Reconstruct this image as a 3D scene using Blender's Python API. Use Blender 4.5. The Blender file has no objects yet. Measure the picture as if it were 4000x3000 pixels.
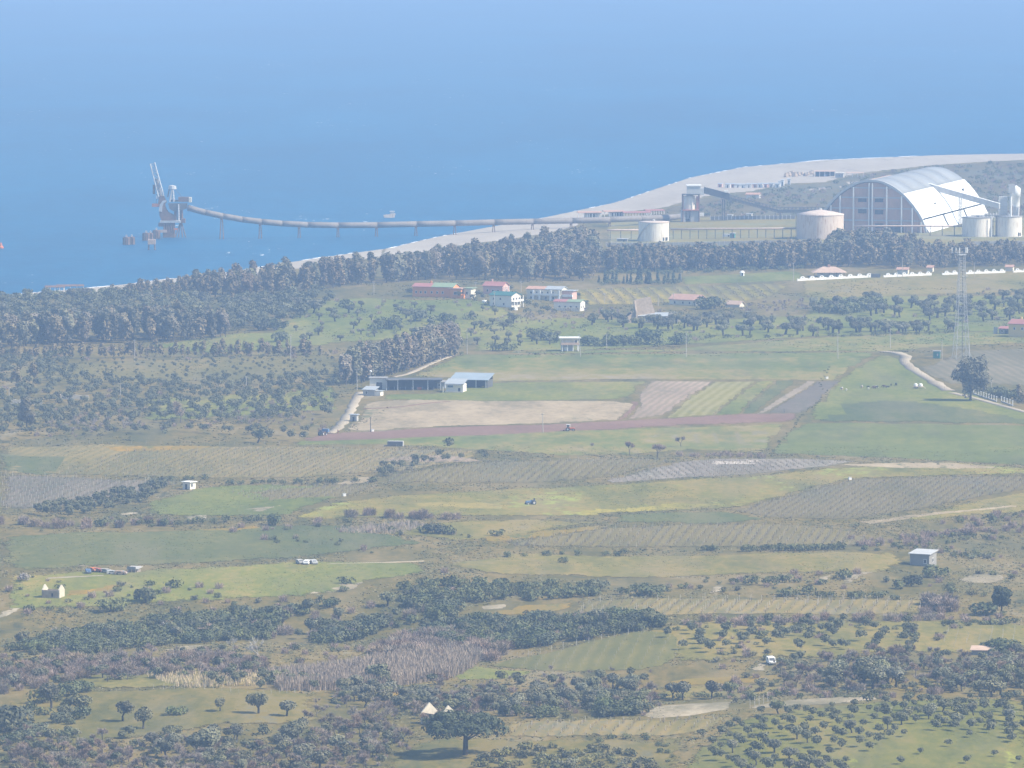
import bpy, bmesh, math, random
import numpy as np
from mathutils import Vector, Matrix
from mathutils.geometry import delaunay_2d_cdt
random.seed(7); rng = np.random.default_rng(7)
SC = bpy.context.scene
COL = SC.collection
R = math.radians

# ------------------------------------------------------------------ camera
CAM_H = 222.0
PITCH = math.atan(1975 / 25000)
cam = bpy.data.cameras.new('camera'); cam_o = bpy.data.objects.new('camera', cam); COL.objects.link(cam_o)
cam.sensor_width = 36; cam.lens = 225; cam.clip_start = 1; cam.clip_end = 120000
cam_o.location = (0, 0, CAM_H); cam_o.rotation_euler = (R(90) - PITCH, 0, 0)
SC.camera = cam_o

# ------------------------------------------------------------------ sky, sun, exposure
SUN_EL, SUN_AZ = R(46), R(-15)          # azimuth measured from +X towards +Y
world = bpy.data.worlds.new('World'); SC.world = world; world.use_nodes = True
wn = world.node_tree; wn.nodes.clear()
sky = wn.nodes.new('ShaderNodeTexSky'); sky.sky_type = 'NISHITA'; sky.sun_disc = False
sky.sun_elevation = SUN_EL; sky.sun_rotation = R(90) - SUN_AZ; sky.air_density = 1.3; sky.dust_density = 1.0; sky.ozone_density = 2.0
bg = wn.nodes.new('ShaderNodeBackground'); bg.inputs['Strength'].default_value = 0.12
wo = wn.nodes.new('ShaderNodeOutputWorld')
wn.links.new(sky.outputs[0], bg.inputs['Color']); wn.links.new(bg.outputs[0], wo.inputs['Surface'])
sl = bpy.data.lights.new('sun', 'SUN'); sl.energy = 5.0; sl.angle = R(0.6); sl.color = (1.0, 0.90, 0.72)
so = bpy.data.objects.new('sun', sl); COL.objects.link(so)
to_sun = Vector((math.cos(SUN_EL) * math.cos(SUN_AZ), math.cos(SUN_EL) * math.sin(SUN_AZ), math.sin(SUN_EL)))
so.rotation_euler = to_sun.to_track_quat('Z', 'Y').to_euler(); so.location = (0, 0, 600)
SC.view_settings.view_transform = 'Standard'; SC.view_settings.look = 'None'; SC.view_settings.gamma = 1
SC.view_settings.use_curve_mapping = False; SC.view_settings.exposure = 0.78
SC.render.engine = 'CYCLES'
cy = SC.cycles
cy.use_denoising = True; cy.max_bounces = 4; cy.diffuse_bounces = 2; cy.glossy_bounces = 2; cy.transmission_bounces = 2
cy.transparent_max_bounces = 16; cy.volume_bounces = 0

# ------------------------------------------------------------------ terrain heights and the picture-to-ground lookup
def ray(px, py):
    px = np.asarray(px, float); py = np.asarray(py, float)
    x = (px - 2000) / 25000; v = -(py - 1500) / 25000
    c, s = math.cos(PITCH), math.sin(PITCH)
    return x, c + v * s, -s + v * c              # direction: x, y, z
def flat(px, py, z=0.0):
    dx, dy, dz = ray(px, py); t = (z - CAM_H) / dz
    return dx * t, dy * t
SHORE_PX = [(0,1156),(330,1128),(480,1112),(900,1062),(1200,1015),(1530,968),(1700,928),(1900,890),(2100,856),(2400,793),(2700,694),(2900,654),(3200,627),(3600,609),(4000,602)]
_sx, _sy = flat([p[0] for p in SHORE_PX], [p[1] for p in SHORE_PX])
_sx = np.concatenate([[-9000,-3000,-900],_sx,[700,1500,9000]]); _sy = np.concatenate([[300,1500,2750],_sy,[5270,5400,5200]])
def shore_y(x): return np.interp(x, _sx, _sy)
def shore_d(x, y):
    g = (shore_y(x + 15) - shore_y(x - 15)) / 30
    return (shore_y(x) - y) / np.sqrt(1 + g * g)
BUMPS = []      # (x, y, rx, ry, height)
def bump(px, py, rx, ry, hh):
    x, y = flat(px, py, 5); BUMPS.append((float(x), float(y), rx, ry, hh))
bump(1640,1165,70,120,4.5); bump(1500,1250,60,80,2.0)
bump(3500,1440,70,120,2.0)
bump(2550,2480,34,75,4.5); bump(3400,2600,60,90,3.0); bump(1800,2310,60,60,2.5); bump(400,2240,60,90,3)
bump(1500,2010,60,90,2.5); bump(2700,2060,70,70,2.0); bump(3300,2200,40,60,2.5)
bump(3500,2890,60,90,4); bump(900,2800,40,80,2.5); bump(2200,2860,30,50,2); bump(1300,2420,60,40,-2.5); bump(2300,2720,60,35,-2.5)
bump(600,2460,60,40,-2)
def h(x, y):
    x = np.asarray(x, float); y = np.asarray(y, float)
    d = shore_d(x, y)
    z = np.where(d < 0, np.maximum(d * 0.06, -7.0), np.minimum(d * 0.05, 2.2) + 2.8 * (1 - np.exp(-np.maximum(d - 30, 0) / 120)))
    a = np.clip((3300 - y) / 1500, 0, 1)
    w = np.sin(x / 47 + y / 160) * np.cos(y / 95 - x / 120) * 1.1 + np.sin(y / 53 + x / 90 + 1.3) * 0.5 + np.sin(x / 23 - y / 70) * 0.25
    z = z + a * w
    for bx, by, rx, ry, hh in BUMPS:
        z = z + hh * np.exp(-((x - bx) / rx) ** 2 - ((y - by) / ry) ** 2)
    return z
def U(px, py):
    """ground point seen at a picture position (arrays)"""
    dx, dy, dz = ray(px, py); z = np.full(np.shape(dx), 4.0)
    for _ in range(14):
        t = (z - CAM_H) / dz
        z = 0.5 * z + 0.5 * h(dx * t, dy * t)
    t = (z - CAM_H) / dz
    return dx * t, dy * t, h(dx * t, dy * t)
def G(px, py):
    x, y, z = U(px, py); return Vector((float(x), float(y), float(z)))
def mpp(px, py):
    return G(px, py).y / 25000           # metres per picture pixel there

# ------------------------------------------------------------------ materials
MATS = {}
def nodes_of(m):
    m.use_nodes = True; nt = m.node_tree; nt.nodes.clear()
    o = nt.nodes.new('ShaderNodeOutputMaterial'); b = nt.nodes.new('ShaderNodeBsdfPrincipled')
    nt.links.new(b.outputs[0], o.inputs[0]); return nt, b
def ramp(nt, fac, stops):
    r = nt.nodes.new('ShaderNodeValToRGB'); nt.links.new(fac, r.inputs[0])
    el = r.color_ramp.elements
    while len(el) < len(stops): el.new(0.5)
    for e, (p, c) in zip(el, stops): e.position = p; e.color = (*c, 1)
    return r.outputs[0]
def noise(nt, vec, scale, detail=3, rough=0.6):
    n = nt.nodes.new('ShaderNodeTexNoise'); n.inputs['Scale'].default_value = scale
    n.inputs['Detail'].default_value = detail; n.inputs['Roughness'].default_value = rough
    nt.links.new(vec, n.inputs['Vector']); return n.outputs['Fac']
def mapping(nt, vec, rot=0, sc=(1,1,1)):
    m = nt.nodes.new('ShaderNodeMapping'); m.inputs['Rotation'].default_value = (0,0,rot); m.inputs['Scale'].default_value = sc
    nt.links.new(vec, m.inputs['Vector']); return m.outputs[0]
def pos(nt):
    return nt.nodes.new('ShaderNodeNewGeometry').outputs['Position']
def mixc(nt, fac, a, b, mode='MIX'):
    m = nt.nodes.new('ShaderNodeMix'); m.data_type = 'RGBA'; m.blend_type = mode
    for s, v in ((m.inputs['Factor'], fac), (m.inputs['A'], a), (m.inputs['B'], b)):
        if isinstance(v, (int, float)): s.default_value = v
        elif isinstance(v, tuple): s.default_value = (*v, 1)
        else: nt.links.new(v, s)
    return m.outputs['Result']
def mathn(nt, op, a, b=None, clamp=False):
    m = nt.nodes.new('ShaderNodeMath'); m.operation = op; m.use_clamp = clamp
    for s, v in zip(m.inputs, (a, b)):
        if v is None: continue
        if isinstance(v, (int, float)): s.default_value = v
        else: nt.links.new(v, s)
    return m.outputs[0]
def solid(name, col, rough=0.75, vary=0.25, scale=0.35, stain=None, metal=0.0):
    """painted or plain surface with uneven weathering"""
    if name in MATS: return MATS[name]
    m = bpy.data.materials.new(name); nt, b = nodes_of(m)
    tc = nt.nodes.new('ShaderNodeTexCoord').outputs['Object']
    f = noise(nt, tc, scale, 5)
    dk = tuple(c * (1 - vary) for c in col); lt = tuple(min(1, c * (1 + vary * 0.5)) for c in col)
    c = ramp(nt, f, [(0.3, dk), (0.7, lt)])
    if stain:
        g = noise(nt, mapping(nt, tc, 0, (1.4, 1.4, 0.16)), 1.1, 5, 0.7)
        s = ramp(nt, g, [(0.5, (0,0,0)), (0.68, (1,1,1))])
        c = mixc(nt, s, c, stain)
    nt.links.new(c, b.inputs['Base Color']); b.inputs['Roughness'].default_value = rough; b.inputs['Metallic'].default_value = metal
    MATS[name] = m; return m
def foliage(name, a, bcol, rough=0.7, wood=False):
    if name in MATS: return MATS[name]
    m = bpy.data.materials.new(name); nt, b = nodes_of(m)
    oi = nt.nodes.new('ShaderNodeObjectInfo').outputs['Random']
    isl = nt.nodes.new('ShaderNodeNewGeometry').outputs['Random Per Island']
    tc = nt.nodes.new('ShaderNodeTexCoord').outputs['Object']
    f = noise(nt, tc, 0.55, 2)
    k = mathn(nt, 'ADD', mathn(nt, 'MULTIPLY', isl, 0.28), mathn(nt, 'MULTIPLY', f, 0.72))
    c = ramp(nt, k, [(0.25, a), (0.75, bcol)])
    v = mathn(nt, 'ADD', mathn(nt, 'MULTIPLY', oi, 0.55), 0.72)
    r7 = mathn(nt, 'FRACT', mathn(nt, 'MULTIPLY', oi, 7.31)); hs = nt.nodes.new('ShaderNodeHueSaturation'); nt.links.new(c, hs.inputs['Color']); nt.links.new(v, hs.inputs['Value'])
    nt.links.new(mathn(nt, 'ADD', mathn(nt, 'MULTIPLY', r7, 0.035), 0.48), hs.inputs['Hue']); nt.links.new(mathn(nt, 'ADD', mathn(nt, 'MULTIPLY', mathn(nt, 'FRACT', mathn(nt, 'MULTIPLY', oi, 13.7)), 0.5), 0.75), hs.inputs['Saturation'])
    nt.links.new(hs.outputs[0], b.inputs['Base Color']); b.inputs['Roughness'].default_value = rough
    b.inputs['Specular IOR Level'].default_value = 0.2
    MATS[name] = m; return m
def field_mat(name, cols, big=0.012, fine=0.25, stripes=None, fleck=None, stretch=None, weeds=0.32):
    """a field: soft large patches, fine tufts, optional sown rows (angle, spacing, colour, strength) and optional flecks (colour, amount, scale)"""
    if name in MATS: return MATS[name]
    m = bpy.data.materials.new(name); nt, b = nodes_of(m); p = pos(nt)
    st = stretch or (1, 0.28, 1)
    n1 = noise(nt, mapping(nt, p, 0.12, st), big, 4, 0.6)
    n2 = noise(nt, mapping(nt, p, 0.0, (1, 0.45, 1)), fine * 1.5, 5, 0.75)
    n3 = noise(nt, mapping(nt, p, -0.2, (1, 0.35, 1)), big * 5, 3, 0.6)
    k = mathn(nt, 'ADD', mathn(nt, 'ADD', mathn(nt, 'MULTIPLY', n1, 0.46), mathn(nt, 'MULTIPLY', n2, 0.34)), mathn(nt, 'MULTIPLY', n3, 0.20))
    cols = [(c[0]*1.75, c[1]*1.26, c[2]*0.85) if c[1] >= c[0] else c for c in cols]      # spring green leans to olive
    n = len(cols); stops = [(0.40 + 0.22 * i / max(1, n - 1), c) for i, c in enumerate(cols)]
    c = ramp(nt, k, stops)
    if len(cols) > 2 and weeds:
        wn_ = noise(nt, mapping(nt, p, -0.15, (1, 0.22, 1)), 0.03, 5, 0.72); wd = noise(nt, mapping(nt, p, 0.5, (1, 0.3, 1)), 0.045, 5, 0.72)
        c = mixc(nt, mathn(nt, 'MULTIPLY', ramp(nt, wn_, [(0.50, (0,0,0)), (0.64, (1,1,1))]), weeds), c, (0.20,0.165,0.095))
        c = mixc(nt, mathn(nt, 'MULTIPLY', ramp(nt, wd, [(0.52, (0,0,0)), (0.62, (1,1,1))]), weeds), c, (0.062,0.075,0.032))
    if stripes:
        ang, sp, scol, stg = stripes
        w = nt.nodes.new('ShaderNodeTexWave'); w.wave_type = 'BANDS'; w.bands_direction = 'X'
        w.inputs['Scale'].default_value = 2 * math.pi / sp / 20; w.inputs['Distortion'].default_value = 2.6; w.inputs['Detail'].default_value = 2
        w.inputs['Detail Scale'].default_value = 0.6
        nt.links.new(mapping(nt, p, ang), w.inputs['Vector'])
        c = mixc(nt, mathn(nt, 'MULTIPLY', mathn(nt, 'MULTIPLY', w.outputs['Fac'], stg), mathn(nt, 'ADD', n2, 0.12, True)), c, scol)
    if fleck:
        fcol, amt, fs = fleck
        f2 = noise(nt, mapping(nt, p, 0.3, (1, 0.4, 1)), fs, 4, 0.75); f3 = noise(nt, mapping(nt, p, 0, (1, 0.3, 1)), fs * 0.13, 3)
        kk = mathn(nt, 'ADD', mathn(nt, 'MULTIPLY', f2, 0.5), mathn(nt, 'MULTIPLY', f3, 0.5))
        mk = ramp(nt, kk, [(0.60 - amt * 0.2, (0,0,0)), (0.68 - amt * 0.2, (1,1,1))])
        c = mixc(nt, mk, c, fcol)
    nt.links.new(c, b.inputs['Base Color']); b.inputs['Roughness'].default_value = 0.95; b.inputs['Specular IOR Level'].default_value = 0.1
    at = nt.nodes.new('ShaderNodeAttribute'); at.attribute_name = 'fade'          # 1 on a plot's rim: the growth breaks up there
    rg_ = noise(nt, mapping(nt, p, 0.4, (1, 0.5, 1)), 0.33, 4, 0.7)
    al = mathn(nt, 'SUBTRACT', mathn(nt, 'ADD', mathn(nt, 'MULTIPLY', rg_, 1.5), 0.22), at.outputs['Fac'])
    al = mathn(nt, 'MULTIPLY', mathn(nt, 'ADD', al, 0.0), 5.0, True)
    nt.links.new(al, b.inputs['Alpha'])
    MATS[name] = m; return m

# ------------------------------------------------------------------ mesh helpers
def tag(o, label=None, cat=None, group=None, kind=None):
    if label: o['label'] = label
    if cat: o['category'] = cat
    if group: o['group'] = group
    if kind: o['kind'] = kind
    return o
def mesh_obj(name, verts, faces, mat, parent=None, smooth=False):
    me = bpy.data.meshes.new(name); me.from_pydata([tuple(v) for v in verts], [], faces); me.update()
    if mat: me.materials.append(mat)
    if smooth: me.shade_smooth()
    o = bpy.data.objects.new(name, me); COL.objects.link(o); o.parent = parent
    return o
def thing(name, loc, rz=0.0, label=None, cat=None, group=None):
    o = bpy.data.objects.new(name, None); COL.objects.link(o); o.location = loc; o.rotation_euler = (0, 0, rz)
    o.empty_display_size = 1
    return tag(o, label, cat, group)
class MB:
    def __init__(s): s.v = []; s.f = []
    def add(s, vs, fs):
        k = len(s.v); s.v += [tuple(v) for v in vs]; s.f += [tuple(i + k for i in f) for f in fs]; return s
    def box(s, x0, x1, y0, y1, z0, z1):
        return s.add([(x0,y0,z0),(x1,y0,z0),(x1,y1,z0),(x0,y1,z0),(x0,y0,z1),(x1,y0,z1),(x1,y1,z1),(x0,y1,z1)],
                     [(3,2,1,0),(4,5,6,7),(0,1,5,4),(1,2,6,5),(2,3,7,6),(3,0,4,7)])
    def tube(s, a, b, r0, r1=None, n=6, caps=True):
        a = Vector(a); b = Vector(b); r1 = r0 if r1 is None else r1
        d = (b - a).normalized(); u = d.orthogonal().normalized(); w = d.cross(u)
        vs = [a + (u * math.cos(2*math.pi*i/n) + w * math.sin(2*math.pi*i/n)) * r0 for i in range(n)] + \
             [b + (u * math.cos(2*math.pi*i/n) + w * math.sin(2*math.pi*i/n)) * r1 for i in range(n)]
        fs = [(i, (i+1) % n, n + (i+1) % n, n + i) for i in range(n)]
        if caps: fs += [tuple(range(n-1, -1, -1)), tuple(range(n, 2*n))]
        return s.add(vs, fs)
    def lathe(s, prof, n=24, cx=0, cy=0):
        k = len(prof); vs = []
        for i in range(n):
            a = 2*math.pi*i/n
            vs += [(cx + r*math.cos(a), cy + r*math.sin(a), z) for r, z in prof]
        fs = [(i*k+j, ((i+1) % n)*k+j, ((i+1) % n)*k+j+1, i*k+j+1) for i in range(n) for j in range(k-1)]
        return s.add(vs, fs)
    def prism(s, pts, axis, a0, a1):
        """extrude a 2-D outline: axis 'y' takes (x,z), axis 'x' takes (y,z), axis 'z' takes (x,y)"""
        def mk(p, t): return {'y': (p[0], t, p[1]), 'x': (t, p[0], p[1]), 'z': (p[0], p[1], t)}[axis]
        n = len(pts)
        return s.add([mk(p, a0) for p in pts] + [mk(p, a1) for p in pts],
                     [tuple(range(n)), tuple(range(2*n-1, n-1, -1))] + [(i, n+i, n+(i+1) % n, (i+1) % n) for i in range(n)])
    def build(s, name, mat, parent=None, smooth=False):
        return mesh_obj(name, s.v, s.f, mat, parent, smooth)
def box(name, mat, parent, *b): return MB().box(*b).build(name, mat, parent)

# ------------------------------------------------------------------ the setting: sea, land, fields
xs = np.concatenate([[-6000,-4000,-2500,-1700,-1200,-900,-700], np.arange(-560, 561, 8), [700,900,1200,1700,2500,4000,6000]])
ys = np.concatenate([[-3000,-1500,-600,0,500,900,1200], np.arange(1400, 5400, 8), [5500,5700,6000,6600]])
gx, gy = np.meshgrid(xs, ys); gz = h(gx, gy)
gv = np.stack([gx.ravel(), gy.ravel(), gz.ravel()], 1); nx, ny = len(xs), len(ys)
ii = (np.arange(ny-1)[:, None] * nx + np.arange(nx-1)[None]).ravel()
gf = np.stack([ii, ii+1, ii+1+nx, ii+nx], 1)
me = bpy.data.meshes.new('ground'); me.from_pydata(gv.tolist(), [], gf.tolist()); me.shade_smooth()
ground = bpy.data.objects.new('ground', me); COL.objects.link(ground); tag(ground, kind='structure')
me.materials.append(field_mat('rough_ground', [(0.045,0.058,0.026),(0.070,0.080,0.034),(0.105,0.106,0.050),(0.21,0.175,0.10)], 0.028, 0.25, fleck=((0.06,0.062,0.026), 0.26, 0.22)))
sea_m = bpy.data.materials.new('sea_water'); nt, b = nodes_of(sea_m); p = pos(nt)
n1 = noise(nt, mapping(nt, p, 0.1, (1, 0.35, 1)), 0.004, 4); n2 = noise(nt, mapping(nt, p, 0.2, (1, 0.25, 1)), 0.05, 4, 0.7)
c = ramp(nt, mathn(nt, 'ADD', mathn(nt, 'MULTIPLY', n1, 0.6), mathn(nt, 'MULTIPLY', n2, 0.4)), [(0.36, (0.0015,0.066,0.150)), (0.64, (0.003,0.104,0.215))])
w1 = noise(nt, mapping(nt, p, 0.3, (1, 0.3, 1)), 0.11, 3, 0.8); w2 = noise(nt, mapping(nt, p, 0, (1, 0.4, 1)), 0.008, 2)
cap = ramp(nt, mathn(nt, 'ADD', mathn(nt, 'MULTIPLY', w1, 0.7), mathn(nt, 'MULTIPLY', w2, 0.3)), [(0.645, (0,0,0)), (0.68, (1,1,1))])
c = mixc(nt, cap, c, (0.6,0.65,0.68))
nt.links.new(c, b.inputs['Base Color']); b.inputs['Roughness'].default_value = 0.45; b.inputs['IOR'].default_value = 1.33; b.inputs['Specular IOR Level'].default_value = 0.10
bp = nt.nodes.new('ShaderNodeBump'); bp.inputs['Strength'].default_value = 0.6; bp.inputs['Distance'].default_value = 1.2
nt.links.new(noise(nt, mapping(nt, p, 0.25, (1, 0.45, 1)), 0.09, 4, 0.7), bp.inputs['Height']); nt.links.new(bp.outputs[0], b.inputs['Normal'])
sea = mesh_obj('sea', [(-40000,-200,0),(40000,-200,0),(40000,70000,0),(-40000,70000,0)], [(0,1,2,3)], sea_m); tag(sea, kind='structure')

air_m = bpy.data.materials.new('haze_air'); air_m.use_nodes = True; nt = air_m.node_tree; nt.nodes.clear()
o = nt.nodes.new('ShaderNodeOutputMaterial'); v = nt.nodes.new('ShaderNodeVolumePrincipled')
v.inputs['Color'].default_value = (0.41, 0.625, 1.0, 1); v.inputs['Density'].default_value = 0.00014; v.inputs['Anisotropy'].default_value = 0.0
nt.links.new(v.outputs[0], o.inputs['Volume'])
haze = MB().box(-41000, 41000, -3500, 71000, -9, 232).build('haze', air_m); tag(haze, kind='stuff')

_vn = rng.normal(size=(64, 64))
def wob(x, y, s):
    """smooth pseudo-random value for uneven edges"""
    u, v_ = x / s % 64, y / s % 64
    i, j = u.astype(int), v_.astype(int); fu, fv = u - i, v_ - j
    i2, j2 = (i + 1) % 64, (j + 1) % 64
    return (_vn[i, j]*(1-fu)*(1-fv) + _vn[i2, j]*fu*(1-fv) + _vn[i, j2]*(1-fu)*fv + _vn[i2, j2]*fu*fv)
def world_poly(poly, step=5.0, wobble=1.0):
    x, y, _ = U([p[0] for p in poly], [p[1] for p in poly])
    X, Y = [], []
    for k in range(len(poly)):
        x0, y0, x1, y1 = x[k], y[k], x[(k+1) % len(poly)], y[(k+1) % len(poly)]
        n = max(1, int(math.hypot(x1-x0, y1-y0) / step))
        t = np.arange(n) / n
        X.append(x0 + (x1-x0)*t); Y.append(y0 + (y1-y0)*t)
    X = np.concatenate(X); Y = np.concatenate(Y)
    dx = wobble * wob(X + 500, Y, 9) * 0.7 + wobble * 0.4 * wob(X, Y + 900, 3.7); dy = 3.0 * wobble * wob(X + 900, Y + 77, 14) + wobble * wob(X + 90, Y + 7, 5)
    return X + dx, Y + dy
def inside(X, Y, PX, PY):
    c = np.zeros(X.shape, bool); n = len(PX); j = n - 1
    for i in range(n):
        yi, yj = PY[i], PY[j]
        if yi != yj:
            cr = ((yi > Y) != (yj > Y)) & (X < (PX[j]-PX[i]) * (Y-yi) / (yj-yi) + PX[i])
            c ^= cr
        j = i
    return c
LAYER = [0]
def sheet(name, poly, mat, wobble=1.0, kind='structure', lift=None):
    PX, PY = world_poly(poly, 5.0, wobble)
    ar = 0.5*abs(float(np.sum(PX*np.roll(PY, -1) - PY*np.roll(PX, -1)))); st = 8 if ar > 5000 else 4 if ar > 800 else 2
    a = np.arange(math.floor(PX.min()/8)*8, PX.max(), st); bb = np.arange(math.floor(PY.min()/8)*8, PY.max(), st)
    X, Y = np.meshgrid(a, bb); X, Y = X.ravel(), Y.ravel(); k = inside(X, Y, PX, PY); X, Y = X[k], Y[k]
    co = [Vector((float(q), float(r))) for q, r in zip(np.concatenate([PX, X]), np.concatenate([PY, Y]))]
    n = len(PX)
    vs, es, fs, *_ = delaunay_2d_cdt(co, [(i, (i+1) % n) for i in range(n)], [], 1, 1e-3)
    if not fs:
        vs, es, fs, *_ = delaunay_2d_cdt(co, [], [list(range(n))], 1, 1e-3)
    vx = np.array([q.x for q in vs]); vy = np.array([q.y for q in vs])
    LAYER[0] += 1
    rd = np.full(len(vx), 1e9)
    for k0 in range(0, len(PX), 40): rd = np.minimum(rd, np.hypot(vx[:, None] - PX[None, k0:k0+40], vy[:, None] - PY[None, k0:k0+40]).min(1))
    z = h(vx, vy) + (0.09 + 0.0016 * LAYER[0] if lift is None else lift) * np.clip(0.12 + rd/6.0, 0, 1)
    fs = [tuple(f) if (Vector(vs[f[1]])-Vector(vs[f[0]])).cross(Vector(vs[f[2]])-Vector(vs[f[0]])) > 0 else tuple(f[::-1]) for f in fs]
    cnt = {}
    for f in fs:
        for a_, b_ in zip(f, f[1:] + f[:1]): cnt[(a_, b_)] = 1
    rim = [e for e in cnt if (e[1], e[0]) not in cnt]; V = np.stack([vx, vy, z], 1).tolist(); low = {}
    for a_, b_ in rim:                                  # a short skirt closes the edge against the ground
        for q in (a_, b_):
            if q not in low: low[q] = len(V); V.append([vx[q], vy[q], z[q] - 0.6])
        fs.append((b_, a_, low[a_], low[b_]))
    o = mesh_obj(name, V, fs, mat, None, False)
    vx_ = np.array([q[0] for q in V]); vy_ = np.array([q[1] for q in V]); dd = np.full(len(V), 1e9)
    for k0 in range(0, len(PX), 40): dd = np.minimum(dd, np.hypot(vx_[:, None] - PX[None, k0:k0+40], (vy_[:, None] - PY[None, k0:k0+40])*0.6).min(1))
    fe = (9.0 if wobble >= 1.0 else 6.0 if wobble >= 0.8 else 2.6) * (1.0 if st == 8 else 0.7 if st == 4 else 0.4)
    at = o.data.attributes.new('fade', 'FLOAT', 'POINT'); at.data.foreach_set('value', np.clip(1.25*(1 - dd/fe), 0, 1.25).astype(np.float32))
    return tag(o, kind=kind)
FM = field_mat
g_fresh = FM('fresh_grass', [(0.050,0.085,0.025),(0.075,0.115,0.034),(0.105,0.140,0.045),(0.16,0.165,0.075)])
g_teal  = FM('lush_grass', [(0.034,0.062,0.030),(0.050,0.080,0.038),(0.068,0.095,0.042),(0.10,0.12,0.055)])
g_band  = FM('cereal_field', [(0.050,0.090,0.030),(0.078,0.118,0.042),(0.13,0.145,0.065),(0.26,0.21,0.135)], 0.010, 0.12, stretch=(0.30,1,1))
g_straw = FM('straw_field', [(0.22,0.175,0.10),(0.31,0.24,0.145),(0.37,0.29,0.18),(0.42,0.34,0.22)], 0.02, 0.2, fleck=((0.12,0.12,0.05), 0.12, 0.3), weeds=0.15)
g_plough = FM('ploughed_soil', [(0.15,0.088,0.060),(0.19,0.113,0.078),(0.235,0.145,0.10)], 0.012, 0.3, stretch=(0.2,1,1), weeds=0.12)
g_pink  = FM('pink_soil', [(0.24,0.175,0.12),(0.30,0.22,0.155),(0.36,0.27,0.195)], 0.02, 0.3, stripes=(0.146, 3.2, (0.15,0.135,0.06), 0.75))
g_crop  = FM('crop_rows', [(0.09,0.12,0.04),(0.12,0.145,0.045),(0.19,0.18,0.07)], 0.02, 0.3, stripes=(0.146, 4.2, (0.30,0.26,0.13), 0.85))
g_brown = FM('fallow_soil', [(0.105,0.088,0.062),(0.135,0.112,0.08),(0.17,0.14,0.10)], 0.02, 0.3)
g_mustard = FM('mustard_meadow', [(0.065,0.092,0.032),(0.095,0.118,0.04),(0.14,0.145,0.055),(0.21,0.18,0.09)], 0.018, 0.25, fleck=((0.25,0.265,0.06), 0.32, 0.20))
g_yellow = FM('yellow_flowers', [(0.095,0.12,0.04),(0.14,0.165,0.045),(0.21,0.23,0.055)], 0.03, 0.35, fleck=((0.29,0.30,0.06), 0.22, 0.3))
g_orange = FM('orange_flowers', [(0.11,0.12,0.035),(0.22,0.15,0.03),(0.36,0.21,0.025)], 0.035, 0.3, fleck=((0.09,0.11,0.035), 0.25, 0.25))
g_vine  = FM('vineyard_soil', [(0.085,0.098,0.045),(0.115,0.125,0.060),(0.145,0.148,0.080),(0.19,0.168,0.105)], 0.015, 0.3, stripes=(0.17, 4.0, (0.085,0.098,0.042), 0.6))
g_vineb = FM('vineyard_grass', [(0.082,0.095,0.048),(0.11,0.12,0.062),(0.16,0.145,0.085)], 0.02, 0.3, stripes=(0.12, 3.4, (0.085,0.078,0.05), 0.6))
g_viney = FM('vineyard_yellow', [(0.085,0.105,0.035),(0.13,0.15,0.045),(0.20,0.20,0.06)], 0.02, 0.25, stripes=(-0.05, 7.0, (0.085,0.075,0.05), 0.85))
g_yard  = FM('yard_grass', [(0.085,0.10,0.04),(0.13,0.14,0.055),(0.19,0.185,0.085),(0.27,0.235,0.15)], 0.012, 0.15, stretch=(0.4,1,1))
g_beach = FM('beach_shingle', [(0.31,0.265,0.21),(0.36,0.312,0.25),(0.41,0.36,0.295)], 0.008, 0.12, fleck=((0.17,0.14,0.12), 0.04, 0.12), weeds=0.0)
g_scrub = FM('coastal_scrub', [(0.045,0.05,0.032),(0.075,0.078,0.045),(0.11,0.105,0.065),(0.15,0.135,0.095)], 0.012, 0.1)
g_cream = FM('cream_bank', [(0.20,0.165,0.10),(0.29,0.24,0.16),(0.40,0.34,0.24)], 0.05, 0.4, fleck=((0.13,0.12,0.06), 0.18, 0.3))
g_path  = FM('dirt_track', [(0.26,0.215,0.155),(0.33,0.28,0.205),(0.39,0.335,0.255)], 0.05, 0.5, weeds=0.1)
g_meadow = FM('dry_meadow', [(0.065,0.085,0.032),(0.095,0.115,0.042),(0.135,0.14,0.062),(0.19,0.17,0.10)], 0.02, 0.25)

# beach and coastal strip
sheet('beach', [(-60,1148),(330,1120),(480,1104),(700,1076),(900,1053),(1200,1006),(1500,962),(1500,1004),(1200,1045),(900,1088),(480,1132),(300,1146),(-60,1172)], g_beach, 0.6, lift=0.06)
sheet('beach', [(1480,1010),(1500,962),(1700,918),(1900,880),(2100,846),(2400,783),(2700,686),(2900,646),(3200,620),(3600,602),(4060,595),(4060,622),(3850,632),(3600,650),(3400,672),(3300,690),(3230,712),(3060,718),(2950,745),(2800,760),(2700,780),(2600,812),(2480,824),(2380,838),(2280,850),(2260,880),(2150,910),(2000,935),(1850,952),(1700,975),(1560,1012)], g_beach, 0.6, lift=0.06)
sheet('coastal_scrub', [(4060,624),(3850,634),(3600,652),(3420,674),(3300,692),(3230,714),(3060,722),(2950,748),(2800,764),(2700,784),(2600,816),(2480,828),(2600,845),(2800,848),(3100,846),(3300,842),(3900,840),(4060,838)], g_scrub, 1.5)
sheet('sand_clearing', [(3270,712),(3480,696),(3490,704),(3300,726)], g_beach, 1.0)
sheet('sand_clearing', [(3110,738),(3330,722),(3340,732),(3150,750)], g_beach, 1.0)
sheet('yard', [(2360,866),(2640,850),(3200,848),(4060,850),(4060,975),(3100,950),(2700,955),(2370,962)], g_yard, 0.6)
sheet('yard_path', [(2380,934),(2460,903),(2490,900),(2480,912),(2420,945),(2385,948)], g_path, 0.5)
sheet('yard_path', [(3560,922),(3690,897),(3770,893),(3770,899),(3700,904),(3590,925)], g_path, 0.4)
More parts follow.
